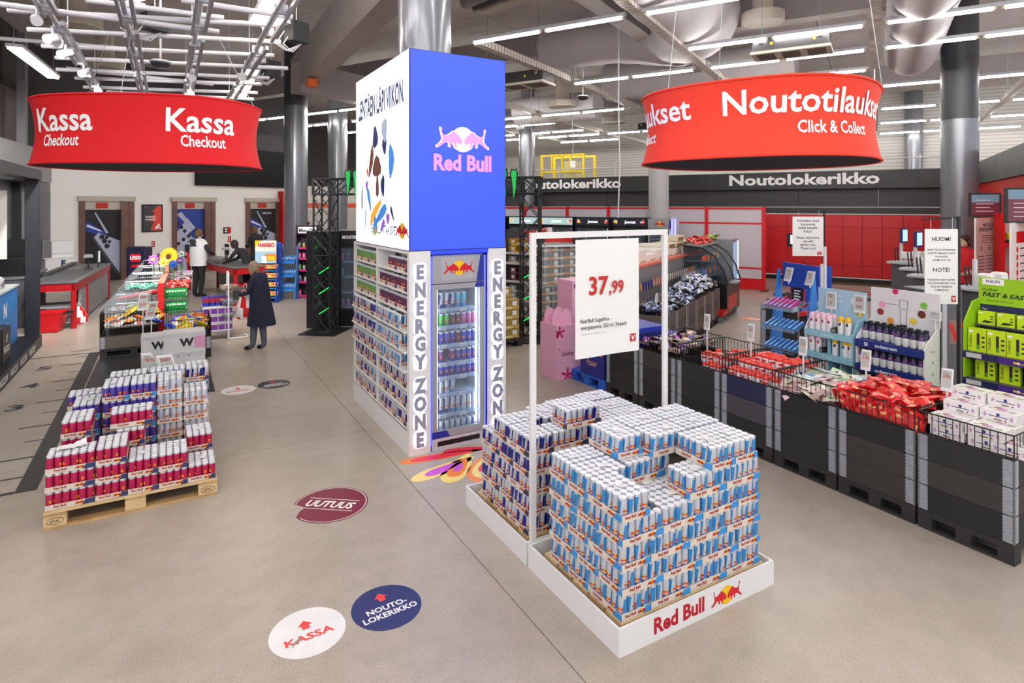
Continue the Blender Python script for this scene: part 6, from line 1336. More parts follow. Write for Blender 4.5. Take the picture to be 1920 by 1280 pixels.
for r, z in enumerate((1.0, .74, .48)):
    pf = [(.17*math.sin(a), -.17*math.cos(a)*.75) for a in (pi*.5*i/8 for i in range(9))]
    G().lathe(pf, 20, (.02, .16, z)).obj('bowl', glass('bowl_clear', (236, 240, 240), .18, .05), rk2, smooth=True)
    sw = [[foil('wrap_red', (190, 60, 50)), foil('wrap_cream', (220, 190, 150))], [foil('wrap_silver', (196, 200, 210)), foil('wrap_blue', (110, 130, 180))], [foil('wrap_green', (110, 150, 120)), foil('wrap_grey', (180, 184, 186))]][r]
    g = G()
    for i in range(60):
        a, rr, zz = rnd.uniform(0, 6.3), .13*math.sqrt(rnd.random()), rnd.uniform(-.09, -.005); rr *= math.sqrt(max(.1, 1-(zz/.12)**2)); c = Vector((.02+rr*math.cos(a), .16+rr*math.sin(a), z+zz)); d = Vector((rnd.uniform(-1, 1), rnd.uniform(-1, 1), rnd.uniform(-.4, .4))).normalized()
        g.tube(c-d*.02, c+d*.02, .012, 5, i % 2)
    so = g.obj('wrapped_sweets', sw); tag(so, 'wrapped sweets heaped in the %s clear bowl' % ('top', 'middle', 'bottom')[r], 'sweets', None, 'stuff'); so.location = (.98, 12.35, 0)
# price tags of the island
for (u, v, Y, ln, lb_, ro, le) in ((268, 549, 11.2, (('24,95', .3), ('26,95', .7)), 'tall double price tag over the crisp crate, left one', 0, .1), (284, 565, 10.9, (('2,95', .3), ('2,95', .72)), 'tall double price tag in front of the red divider, right one', .2, .25)):
    p = onY(u, v, Y); price_sign((p.x, p.y, .0), p.z, lb_, ln, ro, le, .13, .28)
for (u, v, Y, ln, lb_, le) in ((276, 664, 7.35, (('29,95', .4),), 'narrow tilted price tag on the rear left can stack', .45), (306, 668, 7.25, (('37,99', .28),), 'tilted price tag reading 37 on the rear left can stack', .3)):
    p = onY(u+8, v-4, Y); price_sign((p.x, p.y, LAY(6)), p.z, lb_, ln, .0, -le, .1 if le > .4 else .15, .24)
# black box with red emblem, brick flowers
BX = dz(254, 497, 14.5); lg = thing('brand_box', 'dark navy display box with a red toy brand emblem behind the candy island', 'display box', (BX.x, BX.y, 0), -YAW)
w = .48; G().rbox(-w/2, 0, .0, w/2, .3, 1.5, .02).obj('box', P('box_navy2', (24, 26, 52), .45), lg); o = (0, -.0015, 0)
G().rect(o, X3, Z3, -.12, 1.14, .12, 1.33, 0).text('LEGO', (0, -.003, 1.2), X3, Z3, .085, 1, 'c', .04, .9, .1).flat([(-.13, 1.0), (.1, 1.02), (.13, 1.08), (-.08, 1.07)], o, X3, Z3, 0).obj('emblem', [P('emblem_red', (206, 20, 40), .4), TEXTW], lg)
fw = dz(312, 520, 13.0)
def flower(c, r, n, mp, mc, label, tiltv, w=.35, layers=2, stem=.3):
    t = thing('brick_flower', label, 'flower', c, -YAW); d = Vector(tiltv).normalized(); e = d.cross(Z3).normalized(); h = e.cross(d)
    for L in range(layers):
        g = G()
        for i in range(n):
            a = 2*pi*(i+.5*L)/n; ax = e*math.cos(a)+h*math.sin(a); sd_ = d.cross(ax); rr = r*(1-.22*L)
            g.add([ax*rr*.2+d*.01*L, ax*rr*.6+sd_*rr*w*.5+d*(.012*L+.02), ax*rr+d*(.01*L+.015), ax*rr*.6-sd_*rr*w*.5+d*(.012*L+.02)], [(0, 1, 2, 3), (3, 2, 1, 0)], 0)
        g.obj('petals', mp, t)
    g = G(); g.tube(d*.0, d*.05, r*.3, 14, 0, r*.22); g.obj('centre', mc, t); G().tube((0, 0, 0), (0, .02, -stem), .012, 6).obj('stem', P('stem_green', (60, 120, 60), .5), t); return t
YF = P('petal_gold', (246, 176, 40), .4); BRC = P('flower_brown', (84, 50, 34), .5); LIL = P('petal_lilac', (190, 120, 206), .4); VI = P('petal_deep_violet', (84, 44, 130), .4); BLP = P('petal_blue', (40, 96, 190), .4); YP = P('petal_yellow', (250, 206, 50), .4)
cv = Vector((-S, -C, .25))
cv = Vector((0, -1, .25))
for (u, v, zc, r, n, mp, mc, lb_) in ((317, 481, 12.2, .2, 26, YF, BRC, 'large golden sunflower of toy bricks on the island'), (288, 487, 12.1, .13, 9, LIL, YP, 'lilac brick flower left of the sunflower'), (307, 492, 12.0, .11, 7, YP, YF, 'small yellow brick flower below the sunflower'), (325, 495, 12.0, .1, 10, BLP, BLP, 'blue brick flower under the sunflower'), (339, 489, 12.3, .09, 6, VI, LIL, 'violet brick flower right of the sunflower'), (298, 481, 12.4, .09, 8, VI, VI, 'dark violet brick flower left behind the sunflower'), (341, 476, 12.5, .07, 5, P('petal_white', (236, 236, 226), .4), P('stem_green', (60, 120, 60)), 'white pointed brick flower at the right')):
    flower(dz(u, v, zc), r, n, mp, mc, lb_, cv)
# drinks brand stand at far left: black frame with pale cabinet
nk = thing('drink_stand', 'black framed drinks stand with pale blue counter at the far left edge', 'display stand', (-1.95, 11.76, 0), 0)
FRB = P('stand_black', (34, 34, 40), .45); SKY = P('stand_sky', (60, 140, 216), .4)
G().box(-1.3, -1.7, 0, 0, 1.7, .2).obj('plinth', FRB, nk)
g = G()
for i, y in enumerate((-1.2, -.55, .1, .8)): g.text('NOCCO', (.0012, y, .05), Y3, Z3, .1, 0, 'c', .03, .75); g.flat([(y+.2, .05), (y+.25, .06), (y+.29, .15), (y+.24, .14)], (.0012, 0, 0), Y3, Z3, 0)
g.obj('print', TEXTW, nk)
for y in (1.55, -1.65): G().rbox(-.22, y, .2005, -.02, y+.14, 2.95, .008).obj('post', FRB, nk)
G().rbox(-1.3, 1.5, 2.9505, 0, 1.74, 3.12, .008).rbox(-.24, -1.65, 2.9505, 0, 1.4995, 3.12, .008).obj('header', FRB, nk)
cb_ = G().box(-1.2, .1, .2005, -.3, 1.45, 1.12).box(-1.22, .08, 1.1205, -.28, 1.47, 1.15, 1).obj('counter', [SKY, P('counter_pale', (220, 226, 232), .4)], nk)
G().text('N', (-.2992, .45, .72), Y3, Z3, .22, 0, 'l', .05).text('NOTHING TO', (-.2992, .2, .5), Y3, Z3, .1, 0, 'l', .03, w=.6).text('A CURE', (-.2992, .25, .36), Y3, Z3, .1, 0, 'l', .03).obj('print', TEXTW, nk)
G().box(-1.2, 1.2, 1.6, -.4, 1.24, 2.75).obj('backdrop', P('stand_backdrop', (232, 226, 220), .5, emit=0), nk)
G().disc((-.45, 1.195, 1.62), X3, Z3, .22, m=0).rect((0, 1.1945, 0), X3, Z3, -.5, 1.95, -.42, 2.03, 1).text('lorem', (-.8, 1.194, 2.4), X3, Z3, .001, 2).obj('print', [P('backdrop_red', (206, 50, 46), .5), RED, INK], nk) if False else None
for k_ in range(2):
    bk = thing('black_carton', 'black drinks carton with white lettering on the stand plinth, %s' % ('front one', 'rear one')[k_], 'carton', (-2.4, 10.65+.62*k_-.2, .2005), 0); G().rbox(0, 0, 0, .35, .5, .52, .01).obj('box', FRB, bk)
    G().text('NOCCO', (.3512, .25, .16), Y3, Z3, .09, 0, 'c', .03, .75).flat([(.2, .3), (.26, .31), (.31, .42), (.25, .4)], (.3512, 0, 0), Y3, Z3, 0).obj('print', TEXTW, bk)
for k_, (y, m) in enumerate(((11.95, SKY), (12.2, BLACK), (12.5, CHROME))): tag(G().lathe([(.05, 0), (.055, .01), (.055, .16), (.03, .2)], 14).obj('mixing_cup', m, None, (-2.35, y, 1.1505), 0, True), '%s cup on the pale blue counter' % ('blue', 'black', 'silver')[k_], 'cup')
# service desk with black till behind the left checkout
dk_ = thing('service_desk', 'dark grey service desk with black equipment behind the left checkout', 'desk', (-3.55, 15.6, 0), 0)
G().box(0, 0, 0, 1.1, 1.8, 1.0).obj('body', P('desk_grey', (86, 86, 92), .5), dk_); G().box(-.03, -.03, 1.0005, 1.13, 1.83, 1.04).obj('top', P('desk_top', (120, 122, 128), .4), dk_)
G().rbox(.1, .2, 1.0405, .95, .9, 1.42, .02).obj('printer', BLACK, dk_); G().rbox(.05, 1.0, 1.0405, 1.05, 1.6, 1.75, .02).obj('cabinet', P('desk_black', (30, 30, 34), .35), dk_)
G().text('TOIMITUS', (.5, .199, 1.16), X3, Z3, .07, 0, 'c', .03, w=.4).obj('print', TEXTW, dk_) if False else None
for x in (1.0, 1.1): G().box(x, .3, 1.0405, x+.02, .5, 1.36).obj('leaflet', PAPER, dk_)
# wall dispenser and white stand by the first lift
ds = dz(119, 527, 17.6); dt = thing('return_point', 'white free-standing drop box with blue F sign beside the first lift', 'drop box', (ds.x, ds.y, 0), PHI)
G().rbox(-.45, 0, 0, .35, .4, .95, .01).obj('body', SWH, dt); G().box(-.48, -.02, .9505, .38, .4, .98).obj('lid', WHITE, dt); G().box(-.25, .1, .9805, .3, .4, 1.45).box(-.25, .06, 1.1, .25, .0995, 1.13).box(-.45, .2, .9805, -.255, .4, 1.5, 1).obj('tray', [WHITE, GREY], dt)
G().text('F', (0, -.001, .72), X3, Z3, .18, 0, 'c', .05).obj('print', NAVY, dt)
# ============================================================= ROW BEHIND THE WOMAN
def sheet(u0, v0, u1, v1, zc): a, b = dz(u0, v0, zc), dz(u1, v1, zc); return a, (b-a)
hs = gz(498, 568); hb_ = thing('sweet_stand', 'cardboard sweet stand with cream header and blue trays beside the middle checkout', 'display stand', (hs.x, hs.y, 0), -YAW)
W = .54; G().box(-W/2, .3, 0, W/2, .33, 1.55).obj('back_panel', P('stand_blue', (30, 84, 200), .45), hb_)
G().box(-W/2, .0, 1.02, W/2, .03, 1.6).rect((0, -.001, 0), X3, Z3, -W/2, 1.02, W/2, 1.32, 1).flat([(-W/2, 1.42), (-W/2+.16, 1.6), (-W/2, 1.6)], (0, -.0012, 0), X3, Z3, 2).rect((0, -.002, 0), X3, Z3, -.02, 1.08, .28, 1.26, 3).rect((0, -.0022, 0), X3, Z3, .06, 1.1, .24, 1.2, 2).rect((0, -.0024, 0), X3, Z3, -.1, 1.02, .03, 1.2, 4).obj('header', [P('stand_cream', (240, 236, 226), .5), P('stand_sky2', (170, 206, 232), .5), YEL, P('stand_orange', (236, 140, 70), .5), PAPER], hb_)
G().text('HARIBO', (.02, -.003, 1.44), X3, Z3, .1, 0, 'c', .05, w=.42).obj('print', PRED, hb_)
for x in (-W/2, W/2-.02): G().flat([(0, 0), (.3, 0), (.3, 1.0), (.05, .95)], (x+.02, 0, 0), Y3, Z3, 0, .02).obj('side_panel', P('stand_blue', (30, 84, 200), .45), hb_)
hm = bag_mesh('gummy_bag', .18, .13, .06, [foil('gummy_gold', (236, 190, 70)), foil('gummy_red', (214, 80, 60)), foil('gummy_white', (236, 232, 224))], 90)
MH = Matrix.Translation((hs.x, hs.y, 0)) @ Matrix.Rotation(-YAW, 4, 'Z')
for r in range(4):
    G().box(-W/2+.0205, .02, .12+.23*r, W/2-.0205, .2995, .14+.23*r).obj('shelf', SKY, hb_)
    for i in range(3): mini('gummy_bag', hm, MH @ Vector((-.19+.19*i, .09, .24+.23*r)), (1.2, 0, -YAW), 'golden gummy bag on the sweet stand, %s shelf up, %s from left' % (ORD[r], ORD[i]), 'candy bag', 'gummy bags on the sweet stand')
br = gz(538, 562); bt_ = thing('blue_wire_rack', 'sky blue slanted rack of slim packs between sweet stand and cosmetics stand', 'rack', (br.x, br.y, 0), -YAW); W = .42
for x in (-W/2, W/2-.025): G().flat([(0, 0), (.3, 0), (.3, 1.45), (.24, 1.45), (.02, .1)], (x+.025, 0, 0), Y3, Z3, 0, .025).obj('side_panel', SKY, bt_)
MB = Matrix.Translation((br.x, br.y, 0)) @ Matrix.Rotation(-YAW, 4, 'Z')
sm = G().box(-.018, -.1, 0, .018, .1, .03).rect((0, 0, .0305), X3, Y3, -.018, -.02, .018, .06, 1).mesh('slim_pack', [P('slim_sky', (60, 140, 220), .4), P('slim_pale', (210, 226, 240), .4)])
for r, z in enumerate((.25, .62, .98)):
    G().flat([(-.02, z-.02), (.28, z+.16), (.28, z+.17), (-.02, z-.01)], (W/2-.0255, 0, 0), Y3, Z3, 0, W-.051).obj('shelf', SKY, bt_)
    for i in range(6): mini('slim_pack', sm, MB @ Vector((-.15+.06*i, .13, z+.08)), (.54, 0, -YAW), 'sky blue slim pack on the blue rack, %s shelf up, %s from left' % (ORD[r], ORD[i]), 'pack', 'slim packs on the sky blue rack')
mo = gz(576, 558); mt = thing('cosmetics_stand', 'black and purple bike care stand with lit white header by the grey column', 'display stand', (mo.x, mo.y, 0), -YAW+.05); W = .62
MUP = P('stand_plum', (70, 34, 62), .5); MUK = P('stand_pink', (214, 40, 130), .45)
G().box(-W/2, .35, 0, W/2, .38, 1.95).obj('back_panel', MUP, mt)
for x in (-W/2, W/2-.03): G().box(x, 0, 0, x+.03, .3495, 1.95).obj('side_panel', FRB if x > 0 else MUP, mt)
G().box(-W/2+.0305, 0, 1.72, W/2-.0305, .06, 1.95).rect((0, -.001, 0), X3, Z3, -.24, 1.75, .24, 1.92, 1).obj('header', [FRB, P('header_white', (244, 244, 250), .5, emit=.8)], mt)
G().text('Muc-Off', (0, -.003, 1.78), X3, Z3, .1, 0, 'c', .05, w=.44).obj('print', INK, mt); G().tube((0, .1, 1.95), (0, .1, 2.06), .02, 6).tube((-.05, .1, 2.02), (.05, .1, 2.02), .02, 6).obj('finial', MUP, mt)
MM = Matrix.Translation((mo.x, mo.y, 0)) @ Matrix.Rotation(-YAW+.05, 4, 'Z')
def flask(c1, c2, c3, nm): return G().lathe([(.035, 0), (.04, .01), (.04, .13), (.03, .16), (.018, .17), (.018, .2), (.012, .215)], 12, ms=lambda r, i: 2 if r > 3 else 1 if r == 1 and i % 6 < 3 else 0).mesh('care_bottle', [P(nm+'a', c1, .35), P(nm+'b', c2, .35), P(nm+'c', c3, .35)], True)
fk = [flask((230, 70, 150), (250, 160, 200), (40, 40, 44), 'pinkflask'), flask((120, 190, 50), (230, 240, 200), (40, 40, 44), 'limeflask'), flask((60, 60, 66), (200, 200, 206), (30, 30, 32), 'greyflask'), flask((225, 226, 234), (120, 130, 200), (60, 60, 70), 'whiteflask'), flask((70, 110, 120), (220, 190, 90), (30, 30, 34), 'tealflask')]
cn = ['pink', 'lime green', 'dark grey', 'white', 'teal']
for r, z in enumerate((.05, .42, .74, 1.05, 1.34)):
    G().box(-W/2+.0305, .0, z-.02, W/2-.0305, .3495, z).box(-W/2+.0305, -.01, z-.025, W/2-.0305, -.0005, z+.03, 1).obj('shelf', [MUP, MUK], mt)
    row = [(0, 2, 2), (3, 2, 3, 0), (1, 2, 1, 1, 2), (0, 0, 0, 0, 2), (4, 4, 2, 4, 0)][r]
    for i, q in enumerate(row): mini('care_bottle', fk[q], MM @ Vector((-.22+.44*i/(len(row)-1), .08, z+.0005)), (0, 0, rnd.random()), '%s bottle on the bike care stand, %s shelf up, %s from left' % (cn[q], ORD[r], ORD[i]), 'bottle', 'bottles on the bike care stand')
# energy drink arch: two lattice towers and a top truss
TR = P('truss_black', (38, 38, 44), .4, .2)
A0, A1 = gz(588, 624), gz(1012, 640); ar = thing('truss_arch', 'black lattice truss arch with green claw emblems behind the kiosk', 'arch', A0, math.atan2(A1.y-A0.y, A1.x-A0.x)); AL = (A1-A0).length
def lattice(o, ax, L, w, e1_, e2_, step, nm):
    g = G()
    for i in (0, 1):
        for j in (0, 1): g.tube(o+e1_*w*i+e2_*w*j, o+e1_*w*i+e2_*w*j+ax*L, .02, 7)
    c = [o, o+e1_*w, o+e1_*w+e2_*w, o+e2_*w]; n = max(1, round(L/step))
    for k in range(n):
        for q in range(4):
            a, b = c[q], c[(q+1) % 4]; z0, z1 = ax*(L*k/n), ax*(L*(k+1)/n)
            if k % 2: a, b = b, a
            g.tube(a+z0, b+z1, .011, 5)
            if q == 0: g.tube(b+z0, a+z1, .011, 5)
            if k % 4 == 0: g.tube(a+z0, b+z0, .011, 5)
    return g.obj(nm, TR, ar)
for x in (0, AL-.36): lattice(Vector((x, 0, .02)), Z3, 3.0, .34, X3, Y3, .4, 'tower'); G().box(x-.2, -.25, 0, x+.55, .55, .018).obj('foot_plate', TR, ar)
lattice(Vector((-.03, 0, 2.72)), X3, AL+.05, .3, Z3, Y3, .36, 'top_truss')
GLED = P('led_green', (30, 230, 90), .4, emit=1.5); GRC = P('claw_green', (40, 214, 100), .4, emit=.12)
for x in (0, AL-.36):
    for k in range(3): G().tube((x+.05, .12, .35+.4*k), (x+.29, .12, .5+.4*k), .008, 5).obj('led_strip', GLED, ar)
def claw(x, z, h, nm='claw_emblem'):
    g = G(); k = h
    for q, (dx, L, t) in enumerate(((-.34, .82, .03), (-.05, 1.0, -.02), (.26, .8, .02))):
        for m, gr, yy in ((0, .045, .0), (1, 0, -.012)):
            w = .085+gr; pts = [(dx-w, 0), (dx-w*.6, .09+gr), (dx, .05+gr), (dx+w*.7, .1+gr), (dx+w, -.02), (dx+w*.5+t, -.35*L), (dx+w*.75, -.55*L), (dx+w*.1-t, -L-gr), (dx-w*.3, -.7*L), (dx-w*.55, -.4*L)]
            g.flat([(x+a*k, z+b*k) for a, b in pts][::-1] if False else [(x+a*k, z+b*k) for a, b in reversed(pts)], (0, -.1+yy, 0), X3, Z3, m, .012)
    return g.obj(nm, [BLACK, GRC], ar)
claw(AL-.62, 3.1, .6); claw(.95, 3.12, .55)
# energy fridge and black panel behind the arch
def fridge(loc, rz, w, h, label, body, head, cans, nsh=4, head_txt=None, headcol=None, z0=.35, led=True, hh=.16, doorx=.05, short=None):
    t = thing('display_fridge', label, 'fridge', loc, rz)
    G().box(-w/2, .05, 0, -w/2+.03, .6, h).box(w/2-.03, .05, 0, w/2, .6, h).box(-w/2+.03, .57, 0, w/2-.03, .6, h).box(-w/2+.03, .05, 0, w/2-.03, .57, z0).box(-w/2+.03, .05, h-.3, w/2-.03, .57, h).obj('cabinet', body, t)
    G().box(-w/2+.0305, .55, z0+.001, w/2-.0305, .569, h-.301).obj('liner', P('fridge_dark_inside', (52, 66, 82), .5) if led else P('fridge_black_inside', (34, 36, 40), .5), t)
    hd_ = G().box(-w/2, 0, h-.29, w/2, .0495, h).obj('header', head, t)
    if head_txt: head_txt(hd_, w, h)
    G().box(-w/2, .0, z0-.03, -w/2+doorx, .0495, h-.3).box(w/2-doorx, .0, z0-.03, w/2, .0495, h-.3).box(-w/2+doorx, 0, z0-.03, w/2-doorx, .0495, z0+.02).box(-w/2+doorx, 0, h-.35, w/2-doorx, .0495, h-.3).obj('door_frame', body, t)
    G().box(-w/2+doorx, .02, z0+.02, w/2-doorx, .026, h-.35).obj('glass', glass('fridge_glass2', (225, 236, 244), .08, .03), t)
    for k in range(4): G().box(-w/2+.05, -.004, .06+.06*k, w/2-.05, .0, .09+.06*k).obj('kick_slat', BLACK, t)
    if led: G().box(w/2-doorx-.03, .055, z0+.03, w/2-doorx-.015, .065, h-.36).obj('led_strip', P('led_cool', (200, 226, 255), .4, emit=3.), t)
    M = Matrix.Translation(loc) @ Matrix.Rotation(rz, 4, 'Z'); gap = (h-.35-z0)/nsh
    for r in range(nsh):
        z = z0+.022+gap*r; G().box(-w/2+.031, .07, z-.015, w/2-.031, .5, z-.003).obj('shelf', SHF if led else GREY, t)
        ks = cans[r % len(cans)]
        for i, k_ in enumerate(ks):
            if not k_: continue
            x = -w/2+.09+(w-.18)*i/max(1, len(ks)-1); c = ob('drink_can', cmesh(k_, min(.168, gap*.6), .0275), None, M @ Vector((x, .13, z-.0025)), rz+rnd.uniform(-.5, .5))
            tag(c, '%s can in the %s, %s shelf up, %s from left' % (KIND[k_][3], short or t['label'].split(',')[0], ORD[r], ORD[i]), 'can', 'cans in the '+(short or t['label'].split(',')[0]))
    return t
KB = P('fridge_black', (26, 28, 32), .35)
def mhead(o, w, h): G().text('MONSTER', (.06, -.003, h-.17), X3, Z3, .07, 1, 'c', .03, w=.3).flat([(-.22, h-.05), (-.2, h-.2), (-.18, h-.05)], (0, -.003, 0), X3, Z3, 0).flat([(-.17, h-.05), (-.15, h-.22), (-.13, h-.05)], (0, -.003, 0), X3, Z3, 0).obj('logo', [GRC, TEXTW], o)
mf = gz(650, 612); fridge((mf.x, mf.y, 0), math.atan2(A1.y-A0.y, A1.x-A0.x)+.12, .66, 1.98, 'black energy drink fridge left of the kiosk', KB, KB, [('pink', 'pink', 'pink', '', ''), ('', '', '', '', ''), ('lblue', 'lblue', '', '', ''), ('violetred', 'pink', 'violetred', '', '')], 4, mhead, short='black kiosk-side fridge')
pnl = thing('display_screen_stand', 'tall black display panel standing behind the left lattice tower', 'panel', (A0.x+.0, A0.y+.5, 0), math.atan2(A1.y-A0.y, A1.x-A0.x)); G().rbox(-.05, 0, 0, .55, .4, 1.98, .01).obj('panel', KB, pnl)
for k_ in range(4): G().flat([(.1, .4+.4*k_), (.25, .55+.4*k_), (.4, .4+.4*k_), (.38, .38+.4*k_), (.25, .52+.4*k_), (.12, .38+.4*k_)], (0, -.002, 0), X3, Z3).obj('stripe', P('panel_green', (30, 120, 60), .5), pnl)
# can packs on black pallets right of the kiosk
def cpack(k1, k2, w=.4, d=.27, h=.17):
    g = G().box(-w/2, -d/2, 0, w/2, d/2, .05, 0).box(-w/2+.004, -d/2+.004, .05, w/2-.004, d/2-.004, h-.004, 2)
    for i in range(6): g.tube((-w/2+.033+i*.0668, -d/2+.036, .05), (-w/2+.033+i*.0668, -d/2+.036, h), .0325, 9, 1)
    for j in range(4): g.tube((-w/2+.036, -d/2+.033+j*.066, .05), (-w/2+.036, -d/2+.033+j*.066, h), .0325, 9, 1)
    g.rect((0, -d/2-.0005, 0), X3, Z3, -.1, .005, .06, .045, 3).rect((0, -d/2-.001, 0), X3, Z3, .06, .06, .15, .14, 4); return g
PKM = {}
def pk(nm, c1, c2, c3): 
    if nm not in PKM: PKM[nm] = cpack(0, 0).mesh('can_pack', [P('pk_card_'+nm, c1, .6), P('pk_can_'+nm, c2, .35), P('pk_dark_'+nm, tuple(int(x*.78) for x in c2), .6), P('pk_mark_'+nm, c3, .5), PAPER])
    return PKM[nm]
def pack_stack(base, rz, cols, label, nm, pal, group):
    for (x, y, kind, n) in cols:
        for q in range(n):
            o = ob('can_pack', kind, None, base+Vector((x, y, .146+.172*q)), rz+rnd.uniform(-.03, .03)); tag(o, '%s, %s layer up' % (label[kind.name] if isinstance(label, dict) else label, ORD[q]), 'can pack', group)
GOLD = pk('gold', (206, 176, 90), (206, 180, 90), (236, 220, 150)); PLM = pk('plum', (150, 90, 84), (110, 60, 80), (60, 40, 60)); GRP = pk('green', (140, 190, 130), (120, 176, 110), (230, 230, 220)); GRY = pk('grey', (226, 222, 216), (186, 190, 196), (236, 160, 110)); LGT = pk('light', (220, 216, 212), (176, 176, 182), (160, 120, 110))
pb_ = gz(953, 652); pallet(pb_.x-.55, pb_.y+.02, .85, 1.2, 'black pallet of gold and plum can packs right of the kiosk', BLK_P, BLK_P, False, False)
for (dx, dy, kd, n, nm_) in ((-.32, .2, PLM, 4, 'plum'), (.08, .2, GOLD, 4, 'golden'), (-.32, .5, PLM, 5, 'plum'), (.08, .5, GOLD, 5, 'golden'), (-.32, .8, LGT, 8, 'pale grey'), (.08, .8, GRP, 9, 'light green'), (-.32, 1.08, PLM, 11, 'plum'), (.08, 1.08, PLM, 10, 'plum')):
    for q in range(n): tag(ob('can_pack', kd, None, (pb_.x+dx-.02, pb_.y+dy, .146+.172*q), rnd.uniform(-.03, .03)), '%s can pack right of the kiosk, %s layer, %s row, %s column' % (nm_, ORD[q], ORD[int(dy*3.4)], 'left' if dx < 0 else 'right'), 'can pack', '%s can packs right of the kiosk' % nm_)
pg_ = gz(1022, 617); pallet(pg_.x-.2, pg_.y+.1, 1.2, .8, 'black pallet of white can packs behind the lattice arch', BLK_P, BLK_P, False)
for i, (dx, dy, n) in enumerate(((.05, .3, 4), (.46, .3, 4), (.87, .3, 4), (.46, .6, 9), (.87, .6, 9), (.05, .6, 4))):
    for q in range(n): tag(ob('can_pack', GRY, None, (pg_.x+dx, pg_.y+dy-.02, .146+.172*q), rnd.uniform(-.04, .04)), 'white and orange can pack behind the arch, %s column, %s layer' % (ORD[i], ORD[q]), 'can pack', 'white can packs behind the arch')
# shelf bay with yellow packs, racing car model on a stand
yb = dz(962, 500, 15.5); sb_ = thing('drinks_shelf', 'steel shelf bay of mixed can packs behind the lattice arch', 'shelf', (yb.x-.6, yb.y, 0), PHI-pi/2)
for z in (.15, .6, 1.05, 1.3): G().box(-1.2, 0, z, 3.2, .6, z+.03).box(-1.2, -.012, z-.01, 3.2, -.0005, z+.05, 1).obj('shelf', [GREY, SWH], sb_)
for x in (-1.2, .4, 1.9, 3.17): G().box(x, .0005, 0, x+.03, .5995, 1.9).obj('upright', DGREY, sb_)
YPK = pk('yellow', (246, 196, 40), (240, 180, 40), (60, 110, 200)); MS = Matrix.Translation((yb.x-.6, yb.y, 0)) @ Matrix.Rotation(PHI-pi/2, 4, 'Z')
for r, z in enumerate((.181, .631, 1.081, 1.331)):
    for i in range(9):
        for q in range(2 if r != 2 else 1): 
            kd = (GRP, PLM, GRY, YPK)[r] if (i+r) % 3 else (GRY, GRP, LGT, YPK)[r]
            tag(ob('can_pack', kd, None, MS @ Vector((-.95+.47*i, .2, z+.172*q)), PHI-pi/2), 'can pack on the steel shelf bay, %s shelf up, %s along, %s' % (ORD[r], ORD[i], ('lower', 'upper')[q]), 'can pack', 'can packs on the steel shelf bay')
cs = dz(1045, 600, 13.0); st = thing('model_stand', 'black stand with a white top board carrying the red racing car', 'stand', (cs.x, cs.y, 0), -YAW+.25)
G().box(-.25, 0, 0, .22, .5, 1.62).obj('pillar', P('stand_navy', (32, 34, 52), .5), st); G().rbox(-.72, -.25, 1.6205, .55, .75, 1.66, .01).obj('top_board', WHITE, st)
MC = Matrix.Translation((cs.x, cs.y, 1.661)) @ Matrix.Rotation(-YAW+.25+pi, 4, 'Z')
car = thing('racing_car_model', 'large red open-wheel racing car model on the white board', 'model car', MC.translation, -YAW+.25+pi); CR = P('car_red', (216, 40, 38), .35); g = G()
g.flat([(-.62, .03), (-.55, .1), (-.2, .16), (.05, .2), (.12, .2), (.16, .34), (.3, .3), (.55, .18), (.6, .05), (.55, .03)], (0, -.14-.06, 0), X3, Z3, 0, -.16); g.obj('body', CR, car)
G().box(-.68, -.34, .03, -.56, .1, .05).box(.5, -.3, .2, .66, .06, .3).box(.5, -.3, .05, .53, -.28, .2).box(.5, .04, .05, .53, .06, .2).obj('wing', [CR], car)
G().box(.1, -.2, .2, .2, -.05, .36).obj('airbox', P('car_white', (236, 230, 230), .4), car)
for x in (-.42, .42):
    for y in (-.36, .05): G().tube((x, y, .1), (x, y+.09, .1), .1, 16).obj('wheel', BLACK, car)
# pink chocolate box, blue chocolate box on a blue pallet
ge = thing('pink_box', 'pink cardboard chocolate stand with blossom print', 'display box', (4.8, 7.12, 0), 0); PK_ = P('box_pink', (236, 176, 206), .5); w = .36
G().box(0, 0, 0, .34, .42, .78).obj('box', PK_, ge); o = (0, -.0012, 0)
g = G().text('Geisha', (.19, -.002, .34), X3, Z3, .07, 1, 'c', .008, .8, .15).disc(o, X3, Z3, .018, m=2, n=10, cx=.05, cy=.44)
for cx_, cz_, r in ((.06, .68, .06), (.0, .66, .04), (.2, .06, .07), (.31, .04, .05)): g.flat([(max(0, min(.34, cx_+r*(1+.7*math.sin(5*a))*math.cos(a))), max(0.002, min(.775, cz_+r*(1+.7*math.sin(5*a))*math.sin(a)))) for a in (2*pi*i/30 for i in range(30))], o, X3, Z3, 0)
g.obj('print', [P('blossom', (206, 40, 110), .5), P('print_plum', (70, 30, 50), .5), P('print_gold', (190, 150, 90), .5)], ge)
for k_ in range(2): G().flat([(0, .7805), (.34, .7805), (.34, .9), (.3, .97), (.23, 1.0), (.17, .93), (.11, 1.0), (.04, .97), (0, .9)], (0, .1+.2*k_, 0), X3, Z3, 0, .012).obj('lid_flap', PK_, ge)
g2 = thing('pink_box', 'taller pink chocolate display behind the price poster', 'display box', (5.28, 7.4, 0), 0); G().box(0, 0, 0, .5, .4, 1.36).obj('box', PK_, g2); G().disc((0, -.001, 0), X3, Z3, .05, m=0, n=14, cx=.08, cy=1.28).disc((0, -.001, 0), X3, Z3, .08, m=1, n=14, cx=.25, cy=1.12).text('Geisha', (.25, -.002, .85), X3, Z3, .06, 1, 'c', .01).obj('print', [NAVY, BRC], g2)
pallet(5.07, 6.36, .6, .8, 'bright blue half pallet under the blue chocolate box', BLU_P, BLU_P, False, False)
